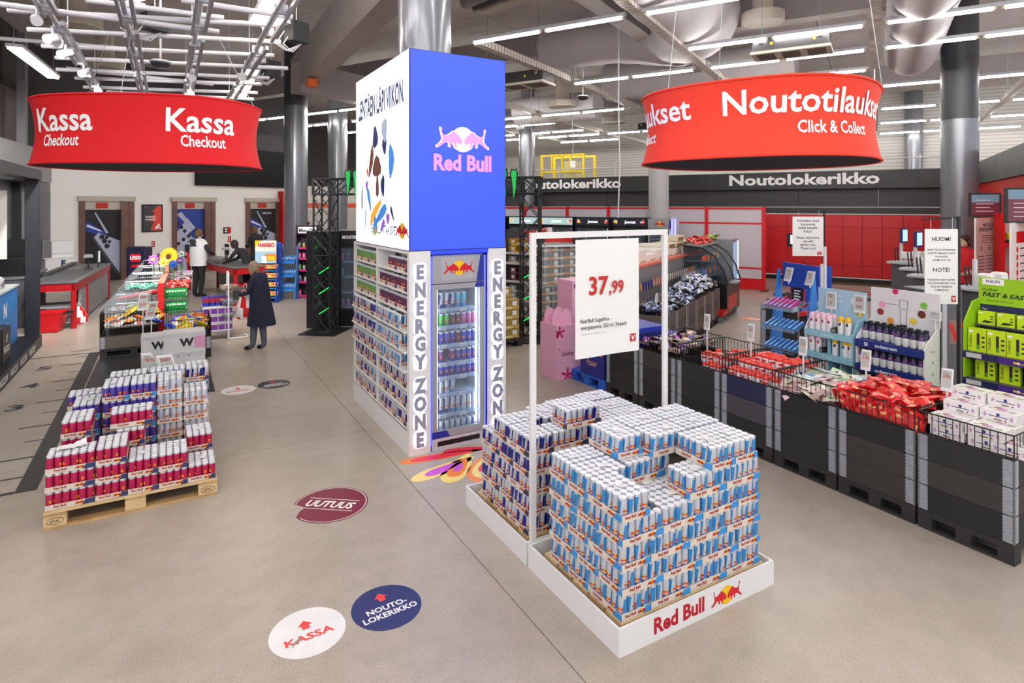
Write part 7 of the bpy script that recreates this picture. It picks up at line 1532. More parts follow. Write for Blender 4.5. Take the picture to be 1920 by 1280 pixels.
fb = thing('blue_box', 'blue chocolate stand with coral window print on the blue pallet', 'display box', (5.1, 6.38, .1455), -pi/2); fb.location = (5.09, 6.94, .1455)
G().box(0, 0, 0, .54, .55, .82).obj('box', P('box_royal', (26, 40, 130), .45), fb); o = (0, -.001, 0)
g = G().text('Fazer', (.27, -.002, .14), X3, Z3, .09, 1, 'c', .01, .9, .2).rect(o, X3, Z3, .06, .3, .5, .8, 0)
for i in range(3):
    for j in range(2): g.rect((0, -.0016, 0), X3, Z3, .09+.21*j, .33+.155*i, .26+.21*j, .45+.155*i, 2).rect((0, -.0019, 0), X3, Z3, .19+.21*j, .34+.155*i, .25+.21*j, .42+.155*i, 3)
g.obj('print', [P('coral', (244, 110, 96), .5), P('print_copper', (226, 170, 130), .5), P('window_night', (34, 40, 90), .5), P('window_pale', (214, 220, 236), .5)], fb)
# ============================================================= PICK-UP HALL (building frame: local x = p, y = q)
def bld(name, label, cat, group=None): return thing(name, label, cat, (0, 0, 0), PHI, group)
NY = -Y3                                   # faces with p = const look towards -p; text runs along -q
PL_ = 22.3
lk = bld('locker_wall', 'long wall of red parcel lockers under a black fascia', 'lockers')
LR = P('locker_red', (204, 8, 20), .35); LRD = P('locker_gap', (92, 6, 12), .6)
q0, q1 = -2.4, 4.2
G().box(PL_+.03, q0, .14, PL_+.6, q1, 2.2).obj('body', LRD, lk)
G().box(PL_-.02, q0, .0, PL_+.6, q1, .1395).obj('plinth', BLACK, lk); G().box(PL_-.03, q0, .14, PL_+.0, q1, .17).obj('lower_trim', WHITE, lk); G().box(PL_-.03, q0, 2.2005, PL_+.6, q1, 2.235).obj('upper_trim', WHITE, lk)
n = 12; dw = (q1-q0)/n; dm = {}
for i in range(n):
    rowsz = [(.175, .55), (.55, 1.8), (1.8, 2.2)] if i != 8 else [(.175, .38), (.38, .62), (.62, .86), (.86, 1.1), (1.55, 1.8), (1.8, 2.0), (2.0, 2.2)]
    for a, b in rowsz:
        k = (round(b-a, 3))
        if k not in dm: dm[k] = G().box(0, .006, .004, .028, dw-.006, b-a-.004).mesh('locker_door', LR)
        ob('locker_door', dm[k], lk, (PL_, q0+dw*i, a))
G().box(PL_, q0+dw*8+.01, 1.1, PL_+.028, q0+dw*9-.01, 1.55).box(PL_-.01, q0+dw*8+.1, 1.2, PL_-.0005, q0+dw*9-.1, 1.5, 1).obj('touch_screen', [INK, P('screen_pale', (206, 216, 240), .3, emit=.9)], lk)
fa = bld('locker_fascia', 'black fascia above the lockers with two white Noutolokerikko signs', 'fascia')
FBK = P('fascia_black', (38, 37, 42), .45); FGR = P('fascia_charcoal', (54, 52, 60), .5)
G().box(PL_-.05, q0, 2.236, PL_+.6, q1+1, 2.43).obj('lower_band', FBK, fa); G().box(PL_-.06, q0, 2.4305, PL_+.55, 16, 2.46).obj('trim', P('trim_grey', (186, 184, 184), .5), fa)
for i in range(8): G().box(PL_-.02, q0+2.3*i+.006, 2.4605, PL_+.5, q0+2.3*i+2.294, 3.04).obj('panel', FGR, fa)
G().box(PL_-.3, q0, 3.0405, PL_+.5, 16, 3.61).obj('sign_band', FBK, fa)
for u, v in ((1500, 337), (1065, 344)):
    p = onP(u, v, PL_-.31); G().text('Noutolokerikko', (PL_-.306, p.y, 3.2), NY, Z3, .36, 0, 'c', .032, 1.4, w=4.9).obj('lettering', TEXTW, fa)
for q in (-1.2, 1.3, 3.8, 6.3, 8.8, 11.3): G().tube((PL_+.2, q, 3.61), (PL_+.2, q, 4.1), .02, 6).obj('rail_post', P('rail_white', (214, 214, 214), .4), fa)
G().tube((PL_+.2, q0, 4.0), (PL_+.2, 14, 4.0), .02, 6).obj('hand_rail', P('rail_white', (214, 214, 214), .4), fa)
# yellow safety cages on the roof of the lockers
def cage(q0_, q1_, p0, z0, z1, label):
    t = bld('safety_cage', label, 'safety cage'); Y_ = P('cage_yellow', (240, 206, 20), .45); d = 1.2
    for p in (p0, p0+d):
        for q in (q0_, q1_): G().box(p, q-.05, z0, p+.1, q+.05, z1).obj('post', Y_, t)
    G().box(p0, q0_+.0505, z1-.08, p0+.1, q1_-.0505, z1).obj('rail', Y_, t); G().box(p0, q0_+.0505, z0+.3, p0+.1, q1_-.0505, z0+.38).obj('rail', Y_, t); G().box(p0+d, q0_+.0505, z1-.08, p0+d+.1, q1_-.0505, z1).obj('rail', Y_, t)
    for q in (q0_+.6, (q0_+q1_)/2, q1_-.5): G().box(p0, q-.04, z0+.3805, p0+.1, q+.04, z1-.0805).obj('upright', Y_, t)
    G().box(p0+.3, q0_+.5, z0, p0+.9, q0_+1.1, z1-.3).obj('machine', P('machine_cream', (214, 206, 160), .5), t); G().box(p0-.01, q0_+.35, z0+.5, p0, q0_+.6, z0+.8).obj('notice', PAPER, t)
cage(10.6, 12.6, 23.4, 3.62, 4.72, 'yellow steel safety cage standing on the black fascia')
cage(19.2, 21.2, 24.2, 3.5, 4.7, 'distant yellow safety cage seen left of the kiosk')
struct(G().box(xr+.3, 22.6, 0, 27, 22.8, 3.4).obj('wall_partition', P('partition_white', (228, 226, 222), .6), None, (0, 0, 0), PHI), 'white partition wall behind the drinks arch')
rsh = struct(ob('wall_shutter', G().box(xr+.6, 22.5, .0, 26, 22.599, 2.3).mesh('wall_shutter', stripes('shutter', (214, 212, 210), (186, 184, 184), 'Z', 3.2, .8, .5)), None, (0, 0, 0), PHI), 'pale slatted shutter behind the drinks arch')
G().box(18.2, 22.56, 2.4, 26, 22.599, 2.6).obj('sign_strip', P('strip_orange', (240, 100, 60), .5), rsh); G().box(xr+.6, 22.56, 2.4, 18.15, 22.599, 2.6).obj('sign_strip', P('strip_green', (130, 190, 110), .5), rsh)
# red framed screen fence
fc = bld('screen_fence', 'red steel framed fence with milky plastic panes behind the sweets gondola', 'fence'); PF = 18.9; FR_ = P('fence_red', (220, 14, 26), .4); PAN = glass('milky_pane', (228, 222, 232), .8, .3)
qs = [onP(u, 450, PF).y for u in (1432, 1325, 1230, 1141, 1064, 985, 915)]
for i, q in enumerate(qs): G().box(PF-.04, q-.05, 0, PF+.04, q+.05, 2.46).obj('post', FR_, fc)
for a, b in zip(qs, qs[1:]):
    for z, hh in ((2.38, .06), (1.94, .05), (.62, .05)): G().box(PF-.02, a+.051, z, PF+.02, b-.051, z+hh).obj('rail', FR_, fc)
    G().box(PF-.02, a+.051, .02, PF+.02, b-.051, .34).obj('kick_panel', FR_, fc)
    for z0, z1 in ((.3405, .6195), (.6705, 1.9395), (1.9905, 2.3795)): G().box(PF-.005, a+.052, z0, PF+.005, b-.052, z1).obj('pane', PAN, fc)
G().box(PF-.3, qs[0]-.12, 0, PF+.3, qs[0]+.08, .012).obj('foot', DGREY, fc)
# drinks fridges with lit headers
def jhead(dark, left_col=(246, 168, 40)):
    def f(o, w, h):
        g = G().rect((0, -.001, 0), X3, Z3, -w/2+.02, h-.26, w/2-.02, h-.03, 0).text('Juomat', (.02, -.003, h-.18), X3, Z3, .09, 1, 'c', .03)
        for sg, m in ((-1, 2), (1, 3)):
            for k in range(9): a = rnd.uniform(0, 6.3); r = rnd.uniform(.03, .09)*(1 if k else 0); g.disc((0, -.002-.0002*k, 0), X3, Z3, .05 if not k else rnd.uniform(.008, .02), m=m if k < 4 else 4, n=9, cx=sg*(w/2-.11)+r*math.cos(a), cy=h-.14+r*.8*math.sin(a))
        g.obj('header_print', [P('juomat_dark', (34, 38, 54), .4, emit=.3) if dark else P('juomat_pale', (150, 176, 176), .4, emit=.8), P('header_white', (244, 244, 250), .5, emit=.8), P('juomat_orange', (250, 170, 40), .4, emit=.6), P('juomat_red', (226, 60, 50), .4, emit=.6), P('juomat_splash', (236, 240, 244), .4, emit=.6)], o)
    return f
PFR = 18.0; rzb = PHI-pi/2
us = [915, 985, 1042, 1110, 1180]
for i, u in enumerate(us):
    p = onP(u, 420, PFR); w_ = .96*abs(onP(u+33, 420, PFR).y-onP(u-33, 420, PFR).y)
    lbn = 'drinks fridge with Juomat header, %s from the right of the fridge row' % ORD[len(us)-1-i]
    fridge(fromB(PFR, p.y, 0), rzb, w_, 2.12, lbn, KB, KB, [('lime', '', 'green', 'green', '', 'lblue', 'lblue'), ('plum', 'plum', 'berry', '', 'berry', 'plum', 'red'), ('green', 'green', 'lime', 'white', 'white', '', 'dblue'), ('dblue', 'classic', 'classic', 'dblue', 'sugarfree', 'sugarfree', '')], 5, jhead(i > 2), led=i < 4, short='%s lit-header fridge from right' % ORD[len(us)-1-i])
def rbhead(o, w, h): G().bulls((0, -.003, h-.15), X3, Z3, .15, (0, 1)).flat([(w/2-.1, h-.28), (w/2-.01, h-.28), (w/2-.01, h-.01), (w/2-.06, h-.01)], (0, -.002, 0), X3, Z3, 2).obj('logo', [PRED, YEL, FB], o)
p = onP(1237, 420, 17.6); fridge(fromB(17.6, p.y, 0), rzb, .72, 2.1, 'grey bull emblem fridge with violet lit edge at the fridge row end', FG, FG, [('classic', 'classic', 'classic', 'classic', 'dblue', 'dblue'), ('violetred', 'plum', 'violetred', 'red', 'red', 'plum'), ('dblue', 'dblue', 'sugarfree', 'classic', 'classic', 'dblue')], 5, rbhead, short='bull emblem fridge')
p2 = onP(1263, 420, 17.6); lp = bld('lit_totem', 'slim violet lit panel beside the bull emblem fridge', 'light panel'); G().box(17.6, p2.y-.08, 0, 17.9, p2.y+.08, 2.15).box(17.59, p2.y-.07, .1, 17.5995, p2.y-.02, 2.1, 1).box(17.59, p2.y+.03, .1, 17.5995, p2.y+.07, 2.1, 1).obj('panel', [P('panel_lilac', (206, 206, 236), .4), P('led_violet', (130, 130, 255), .4, emit=2.)], lp)
# ------------------------------------------------------------- sweets gondola, crates with heaps, glass case
GQ = 2.85; GP0 = 9.75
gn = bld('sweets_gondola', 'long grey gondola with salmon top edge, hooks of sweets and white cartons on top', 'gondola')
zr1 = onQ(1200, 507, GQ+.85)[2]; zr2 = onQ(1385, 445, GQ+.85)[2]
ZT = (zr1+zr2)/2
G().box(GP0, GQ+.85, .1, 15.2, GQ+.95, ZT-.05).obj('back_panel', P('gondola_grey', (150, 152, 156), .4, .3), gn); G().box(GP0, GQ+.83, ZT-.0495, 15.2, GQ+.97, ZT).obj('top_edge', P('edge_salmon', (226, 120, 104), .4), gn)
G().box(GP0, GQ+.951, 0, 15.2, GQ+1.7, ZT-.1).obj('rear_shelves', P('gondola_pale', (196, 196, 200), .5), gn); G().box(GP0, GQ+.84, .0, 15.2, GQ+.8495, .1).obj('kick', BLACK, gn)
for i in range(9):
    p0 = GP0+.05+i*.58; hgt = .12+.06*(i % 3); bxx = bld('white_carton', 'white carton lying on top of the sweets gondola, %s from the near end' % ORD[i], 'carton', 'cartons on the gondola'); G().rbox(p0, GQ+1.0, ZT-.0995, p0+.52, GQ+1.65, ZT-.1+hgt+.12, .015).rect((0, GQ+.999, 0), X3, Z3, p0+.2, ZT-.06, p0+.5, ZT+.03, 1).obj('box', [P('carton_cream', (240, 234, 226), .6), P('print_tan', (206, 180, 150), .6)], bxx)
for i, p0 in enumerate((13.0, 13.6, 14.2, 13.7)):
    zz = ZT+.11+(.13 if i == 3 else 0); bxx = bld('pastry_box', 'clear box of brown pastries on the gondola, %s' % ('near one', 'middle one', 'far one', 'upper one')[i], 'box', 'pastry boxes'); G().rbox(p0, GQ+1.0, zz+.05, p0+.5, GQ+1.4, zz+.17, .01).rect((0, GQ+.998, 0), X3, Z3, p0+.04, zz+.06, p0+.46, zz+.13, 1).obj('box', [P('pastry_cream', (232, 220, 196), .4), P('pastry_brown', (150, 110, 60), .6)], bxx)
hb2 = [bag_mesh('hook_bag', .2, .12, .04, m, 120+i) for i, m in enumerate(([foil('hk_orange', (236, 120, 50)), foil('hk_white', (236, 232, 230)), foil('hk_red', (200, 40, 40))], [foil('hk_yellow', (240, 190, 40)), foil('hk_brown', (150, 100, 50)), foil('hk_white', (236, 232, 230))], [foil('hk_blue', (40, 50, 180)), foil('hk_white', (236, 232, 230)), foil('hk_yellow', (240, 190, 40))], [foil('hk_salmon', (244, 160, 130)), foil('hk_pink', (220, 40, 90)), foil('hk_white', (236, 232, 230))], [foil('hk_pale', (214, 222, 206)), foil('hk_brown2', (120, 70, 70)), foil('hk_yellow', (240, 190, 40))], [foil('hk_grey', (206, 202, 210)), foil('hk_violet', (120, 110, 150)), foil('hk_white', (236, 232, 230))]))]
hn = ['orange', 'yellow', 'blue', 'salmon pink', 'pale', 'grey lilac']
for i in range(30):
    k = [0, 0, 1, 1, 2, 2, 2, 2, 3, 3, 3, 3, 3, 4, 4, 4, 4, 5, 5, 5, 5, 5, 4, 5, 5, 0, 1, 4, 5, 5][i]; p0 = 9.9+i*.15
    for r in range(2): mini('hook_bag', hb2[k], fromB(p0, GQ+.72-.08*r, ZT-.35-.3*r), (pi/2-.25, pi/2, PHI+pi/2+pi/2), '%s sweet bag on the gondola hooks, %s along, %s row' % (hn[k], ORD[i], ('upper', 'lower')[r]), 'sweet bag', 'sweet bags on the gondola hooks')
for i in range(24): mini('hook_bag', hb2[5], fromB(12.6+.11*i, GQ+.6, ZT-.42), (pi/2-.2, pi/2, PHI+pi), 'grey lilac sweet bag in the dense far hook row, %s along' % ORD[i], 'sweet bag', 'dense far hook row bags')
zc = onQ(1350, 540, GQ)[2]; zc1 = onQ(1271, 581, GQ)[2]
cps = [9.45, 10.1, 10.75, 11.4, 12.05, 12.7]
for i, p0 in enumerate(cps): crate(fromB(p0, GQ, 0), PHI, 'brown stained pallet crate of wrapped sweets, %s from the near end of the gondola' % ORD[i], W=.64, D=.62, n=3 if zc < .85 else 4, mats=CBR, group='brown crates along the gondola')
ZC = .145+.195*(3 if zc < .85 else 4)
hs3 = [bag_mesh('sweet_heap_bag', .17, .12, .08, m, 140+i) for i, m in enumerate(([foil('hp_white', (226, 230, 240)), foil('hp_blue', (60, 90, 180)), foil('hp_black', (34, 36, 46))], [foil('hp_navy', (34, 50, 90)), foil('hp_silver', (190, 200, 216)), foil('hp_sky', (90, 140, 200))], [foil('hp_black2', (40, 40, 48)), foil('hp_grey', (170, 172, 180)), foil('hp_brown', (120, 100, 80))]))]
for i, p0 in enumerate(cps):
    for a in range(5):
        for c_ in range(5):
            px_, q_ = p0+.07+.125*a, GQ+.08+.11*c_; hh = (.1 if i < 3 else .22)*math.sin(pi*(c_+1)/6)*(1 if i != 4 else 1.5)
            k = (1, 2, 1, 0, 0, 2)[i] if (a+c_) % 3 else (2, 1, 0, 1, 0, 0)[i]
            mini('sweet_heap_bag', hs3[k], fromB(px_, q_, ZC+.0+hh), (rnd.uniform(-.7, .7), rnd.uniform(-.7, .7), rnd.uniform(0, 6)), '%s foil sweet bag, %s brown crate from near end, %s row, %s along' % (('white', 'navy', 'black')[k], ORD[i], ORD[c_], ORD[a]), 'sweet bag', '%s bags in brown crate %s' % (('white', 'navy', 'black')[k], ORD[i]))
for u, v, Q, lb_, ln in ((1275, 527, GQ+.2, 'price tag reading 13 over the blue and white sweets', (('13,95', .4),)), (1295, 518, GQ+.25, 'grey price tag just right of the tag reading 13', ()), (1232, 550, GQ+.2, 'leftmost price tag over the navy sweets behind the poster', ())):
    p = onQ(u, v, Q); price_sign(fromB(p[0], Q, ZC-.2), p[2], lb_, ln, PHI, .2, .13, .14)
# curved glass case and chest at the far end
gc = bld('glass_case', 'black chilled display case with curved glass front at the gondola end', 'chilled case'); P0, P1 = 13.6, 15.0
G().box(P0, GQ-.1, .12, P1, GQ+.9, .78).obj('base', P('case_black', (24, 24, 28), .3), gc)
prof = [(-.12, .78), (-.02, 1.1), (.16, 1.38), (.42, 1.55), (.85, 1.6)]
for x in (P0, (P0+P1)/2, P1-.03):
    G().path([(x, GQ+a, z) for a, z in prof], .02, 6).obj('glass_rib', BLACK, gc)
for a, b in zip(prof, prof[1:]): G().add([(P0, GQ+a[0], a[1]), (P1, GQ+a[0], a[1]), (P1, GQ+b[0], b[1]), (P0, GQ+b[0], b[1])], [(0, 1, 2, 3)]).obj('curved_glass', glass('case_glass', (226, 238, 242), .12, .03), gc)
G().box(P0, GQ+.85, .78, P1, GQ+.9, 1.62).box(P0, GQ+.42, 1.58, P1, GQ+.9, 1.62).obj('back_panel', SIDEG, gc)
for z in (.95, 1.25): G().box(P0+.02, GQ+.2, z, P1-.02, GQ+.84, z+.015).obj('shelf', CLR, gc)
G().box(P0+.1, GQ-.105, .2, P1-.3, GQ-.1005, .5).obj('red_panel', P('case_red', (196, 60, 54), .4), gc)
for x in (P0+.1, P1-.1): 
    for y in (GQ, GQ+.75): G().tube((x, y, .06), (x+.04, y, .06), .06, 10).obj('caster', GREY, gc)
G().rbox(P0+.05, GQ-.3, .8, P0+.5, GQ-.125, .84, .01).obj('price_ledge', STEEL, gc)
for z, cols in ((.97, ('hp_sky', 'roll_red', 'crisp_lime')), (1.27, ('hang_red2', 'crisp_yellow2', 'hp_blue'))):
    for i in range(8): mini('snack_box', G().box(-.06, -.05, 0, .06, .05, .1).mesh('snack_box_%d' % (i % 3), MATS[cols[i % 3]]), fromB(P0+.12+.16*i, GQ+.4, z), (0, 0, PHI), 'coloured snack box inside the curved glass case, %s shelf, %s along' % ('lower' if z < 1 else 'upper', ORD[i]), 'snack box', 'snacks in the curved glass case')
tr = bld('trolley', 'low red trolley frame under the curved glass case', 'trolley'); G().box(P0-.45, GQ-.12, .16, P0-.02, GQ+.4, .24).obj('frame', P('trolley_red', (200, 20, 26), .4), tr)
for x in (P0-.4, P0-.1): G().tube((x, GQ-.05, .07), (x+.04, GQ-.05, .07), .07, 10).obj('caster', GREY, tr)
for i in range(14): mini('candy_bag', rb[i % 4], fromB(13.75+.17*(i % 7), GQ+.55+.2*(i//7), 1.66+.04*(i % 3)), (rnd.uniform(-.5, .5), .3, rnd.uniform(0, 6)), 'red sweet bag piled on the curved glass case, %s along, %s' % (ORD[i % 7], ('front', 'rear')[i//7]), 'sweet bag', 'red bags on the glass case')
for i in range(3): mini('crisp_bag', cb[4], fromB(15.15+.16*i, GQ+.6, 1.72), (.2, .3, i), 'yellow snack bag on the case end, %s' % ORD[i], 'snack bag', 'yellow bags on the case end')
tf = bld('tall_cooler', 'grey tall cooler with bright edge at the far end of the gondola', 'fridge'); G().box(15.2, GQ+.1, 0, 15.9, GQ+.9, 1.66).box(15.3, GQ+.09, .3, 15.8, GQ+.0995, 1.6, 1).box(15.83, GQ+.085, .2, 15.88, GQ+.0995, 1.62, 2).obj('cabinet', [P('cooler_grey', (150, 152, 156), .35, .4), P('cooler_glass', (150, 190, 226), .2, emit=.4), P('led_cool', (200, 226, 255), .4, emit=3.)], tf)
# ------------------------------------------------------------- red wall with screens on the right
QR = -2.6
wr = struct(ob('wall_right', G().box(12.6, QR-.3, 0, 31, QR, 3.12).mesh('wall_right', P('red_wall', (214, 44, 34), .5)), None, (0, 0, 0), PHI), 'red wall at the right behind the pick-up tills')
G().box(12.6, QR-.3, 3.1205, 31, QR+.06, 3.75).obj('band', P('band_grey', (84, 84, 88), .5, noise=.15, nscale=3), wr)
def onwall(name, label, cat, u0, v0, u1, v1, off): 
    a, b = onQ(u0, v0, QR+off), onQ(u1, v1, QR+off); t = bld(name, label, cat); return t, min(a[0], b[0]), max(a[0], b[0]), min(a[2], b[2]), max(a[2], b[2])
SCR = P('screen_dark', (96, 44, 54), .15, emit=.25); SCB = P('screen_blue_band', (96, 120, 140), .2, emit=.3)
for nm, (u0, v0, u1, v1), lb_ in (('a', (1886, 352, 1921, 418), 'large wall screen at the right edge of the picture'), ('b', (1818, 362, 1838, 406), 'smaller wall screen beside the grey column')):
    zc_ = 9.6 if nm == 'a' else 11.6
    a, b = dz(u0, v0, zc_), dz(u1, v1, zc_); t = thing('wall_screen', lb_, 'screen', (a.x, a.y, 0), -YAW-.35); w = .5 if nm == 'b' else .62; z1, z0 = a.z, b.z
    g = G().box(0, 0, z0, w, .09, z1); g.obj('bezel', INK, t); G().rect((0, -.001, 0), X3, Z3, .03, z0+.03, w-.03, z1-.03, 0).rect((0, -.0015, 0), X3, Z3, .03, z1-.18, w-.03, z1-.03, 1).obj('picture', [SCR, SCB], t)
    q = G()
    for k in range(4): q.rect((0, -.002, 0), X3, Z3, .1, z0+.1+.07*k, w-.12-.05*(k % 2), z0+.112+.07*k)
    q.obj('caption', P('caption_grey', (190, 170, 176), .4, emit=.2), t); G().box(.15, .0905, (z0+z1)/2-.12, w-.1, .35, (z0+z1)/2+.12).obj('bracket', INK, t)
def poster_on(label, zc, u0, v0, u1, v1, build):
    a, b = dz(u0, v0, zc), dz(u1, v0, zc+.6); c = dz(u0, v1, zc); w = math.hypot(b.x-a.x, b.y-a.y); t = thing('info_board', label, 'info board', (a.x, a.y, 0), math.atan2(b.y-a.y, b.x-a.x)); G().box(0, 0, max(.0, c.z), w, .03, a.z).obj('board', P('board_pale', (232, 228, 226), .5), t)
    if c.z > .05:
        for x in (.05, w-.08): G().box(x, .005, 0, x+.03, .025, c.z-.0005).obj('leg', STEEL, t)
    build(G(), w, max(.0, c.z), a.z).obj('print', [INK, RED, P('grey_print', (170, 170, 172))], t)
def ib1(g, w, z0, z1):
    h = z1-z0; g.text('MAKSULLISTA', (w*.5, -.002, z1-.13*h), X3, Z3, .07, 0, 'c', .02, .9, w=w*.7).text('VERKKOKAUPPA.COMISSA', (w*.5, -.002, z1-.2*h), X3, Z3, .07, 0, 'c', .02, .9, w=w*.8)
    for k in range(4): g.rect((0, -.002, 0), X3, Z3, w*.22, z1-(.27+.035*k)*h, w*.78, z1-(.262+.035*k)*h, 0)
    for c_ in range(3):
        g.disc((0, -.002, 0), X3, Z3, .05, m=2, n=12, cx=w*(.2+.3*c_), cy=z1-.46*h)
        for k in range(5): g.rect((0, -.002, 0), X3, Z3, w*(.08+.31*c_), z1-(.58+.05*k)*h, w*(.3+.31*c_), z1-(.57+.05*k)*h, 0)
    return g
poster_on('pale info board with black print and three columns by the red wall', 11.2, 1830, 409, 1878, 535, ib1)
def ib2(g, w, z0, z1):
    h = z1-z0; g.rect((0, -.002, 0), X3, Z3, w*.25, z1-.32*h, w, z1-.14*h, 1)
    for k in range(5): g.disc((0, -.002, 0), X3, Z3, .05, m=1, n=10, cx=w*.3, cy=z1-(.42+.12*k)*h).rect((0, -.002, 0), X3, Z3, w*.45, z1-(.42+.12*k)*h, w*.95, z1-(.4+.12*k)*h, 0)
    return g
poster_on('pale info board with red phone print at the right edge', 9.4, 1897, 418, 1930, 540, ib2)
rs = thing('red_shelf', 'narrow red shelf with a lime green cordless drill between the info boards', 'shelf', dz(1877, 600, 11.2).xy.to_3d(), -YAW-.3); 
G().box(0, 0, 0, .06, .3, 2.35).obj('upright', FR_, rs); G().box(.35, 0, 0, .4, .3, 2.35).obj('upright', FR_, rs); G().box(.0605, .28, 0, .3495, .3, 2.35).obj('back_panel', P('shelf_white', (226, 224, 222), .5), rs)
for z in (.9, 1.25, 1.8): G().box(.0605, 0, z-.06, .3495, .2795, z).obj('shelf', FR_, rs)
dr = tag(G().tube((.12, .1, 1.95), (.3, .1, 1.95), .045, 10).tube((.17, .1, 1.8), (.17, .1, 1.93), .03, 8).box(.1, .06, 1.8005, .24, .14, 1.85, 1).obj('cordless_drill', [P('drill_lime', (196, 220, 30), .4), INK], None, rs.location, -YAW-.3), 'lime green cordless drill on the red shelf', 'drill')
# ------------------------------------------------------------- pick-up tills
TG = P('till_grey', (96, 96, 102), .4, .2); TRD = P('till_red_edge', (150, 30, 34), .3)
def till(u, v, zc, label, tab=True):
    c = dz(u, v, zc); t = thing('pickup_till', label, 'till', (c.x, c.y, 0), -YAW+.5, 'pick-up tills'); zt = 1.38
    G().box(-.18, -.14, 0, .18, .14, zt).obj('pedestal', TG, t); G().box(-.03, -.145, .3, .03, -.1405, zt-.25).box(.181, -.1, .1, .19, .1, zt-.02, 1).obj('trim', [P('till_silver', (190, 190, 196), .3, .6), TRD], t)
    G().rbox(-.26, -.22, zt+.0005, .26, .2, zt+.045, .02).obj('top', P('till_top', (170, 172, 176), .35), t)
    G().tube((0, .05, zt+.045), (0, .05, zt+.4), .03, 10).obj('pole', P('till_pole', (206, 208, 212), .35), t)
    if tab: G().rbox(-.1, -.02, zt+.4, .1, .03, zt+.68, .015).rect((0, -.0212, 0), X3, Z3, -.08, zt+.43, .08, zt+.65, 1).obj('tablet', [NAVY, P('tablet_glow', (150, 196, 250), .3, emit=1.)], t)
    for x in (-.2, .15): G().rbox(x-.07, -.24, zt+.12, x+.07, -.08, zt+.24, .02).rbox(x-.03, -.2, zt+.046, x+.03, -.12, zt+.1195, .01).obj('scanner', P('scanner_white', (228, 228, 230), .35), t)
    for i in range(3): G().tube((-.1+.1*i, .1, zt+.046), (-.05+.1*i, .15, zt+.3), .012, 6).obj('cable', INK, t)
    return t
till(1695, 500, 11.6, 'farther pick-up till with a glowing tablet in front of the red lockers'); till(1722, 520, 10.4, 'nearer pick-up till with a tilted tablet left of the paper notice'); till(1741, 540, 9.4, 'pick-up till half hidden behind the paper notice', False)
till(1836, 540, 8.0, 'low pick-up till between the notice post and the green display', False)
cartb = thing('till_cabinet', 'grey till cabinet with red check mark panel right of the syrup display', 'cabinet', dz(1775, 640, 7.6).xy.to_3d(), -YAW+.1)
G().rbox(-.2, 0, 0, .22, .5, 1.42, .01).obj('body', TG, cartb); G().box(-.06, -.004, .0, .0, -.0005, 1.38).obj('trim', P('till_silver', (190, 190, 196), .3, .6), cartb); G().rect((0, -.002, 0), X3, Z3, .04, .75, .2, 1.05).text('V', (.12, -.003, .8), X3, Z3, .2, 1, 'c', .05).obj('mark', [P('mark_ground', (150, 110, 100), .4), PRICE], cartb)
# black crates with odds and ends, behind the blue rack
for i, (x, y) in enumerate(((7.75, 6.0), (8.35, 6.35), (9.0, 6.7))):
    crate((x, y, 0), PHI-pi/2+.15, 'black crate of small accessories behind the blue rack, %s one' % ('near', 'middle', 'far')[i], W=1.0, D=.62, n=4, mats=[CBL[2]], group='black accessory crates')
for i in range(26):
    x, y = 7.95+.07*i+rnd.uniform(-.1, .1), 5.55+.035*i+rnd.uniform(-.3, .35); c = ((200, 40, 40), (40, 40, 44), (230, 230, 232), (90, 92, 100), (60, 90, 170))[i % 5]
    o = G().rbox(-.08, -.05, 0, .08, .05, .06+.03*(i % 3), .01).obj('accessory_box', P('acc_%d_%d_%d' % c, c, .5)); o.location = (x, y, .9+.02*(i % 4)); o.rotation_euler = (rnd.uniform(-.4, .4), rnd.uniform(-.4, .4), rnd.uniform(0, 6))
    tag(o, '%s small box heaped in the black accessory crates, %s from the near end' % (('red', 'black', 'white', 'grey', 'blue')[i % 5], ORD[i//5]), 'box', '%s accessory boxes' % ('red', 'black', 'white', 'grey', 'blue')[i % 5])
t = thing('offer_sign', 'small black offer card in a red frame above the blue rack', 'sign', onX(1495, 560, 6.9), -pi/2-.1); G().box(-.1, 0, -.1, .1, .015, .16).rect((0, -.001, 0), X3, Z3, -.085, -.085, .085, .145, 1).obj('card', [RED, INK], t); g = G()
for k in range(5): g.rect((0, -.002, 0), X3, Z3, -.05, -.05+.035*k, .05-.02*(k % 2), -.03+.035*k)
g.obj('print', TEXTW, t); G().tube((0, .02, -.1), (0, .02, -1.3), .01, 6).obj('stem', STEEL, t)
t = thing('blue_folders', 'upright blue boards standing in the accessory crate', 'boards', dz(1522, 521, 9.2), -YAW); 
for k in range(3): G().box(-.32+.03*k, .05*k, -.5, .3+.03*k, .05*k+.02, .18-.02*k).obj('board', P('board_blue', (24, 70, 180), .45), t)
for k, (u, v) in enumerate(((1541, 520), (1547, 500))): tag(G().tube((0, 0, -.5), (0, 0, .2+.1*k), .022, 8).obj('white_stick', P('stick_white', (226, 226, 230), .4), None, dz(u, v, 9.0)), '%s white stick upright in the accessory crate' % ('shorter', 'taller')[k], 'stick')
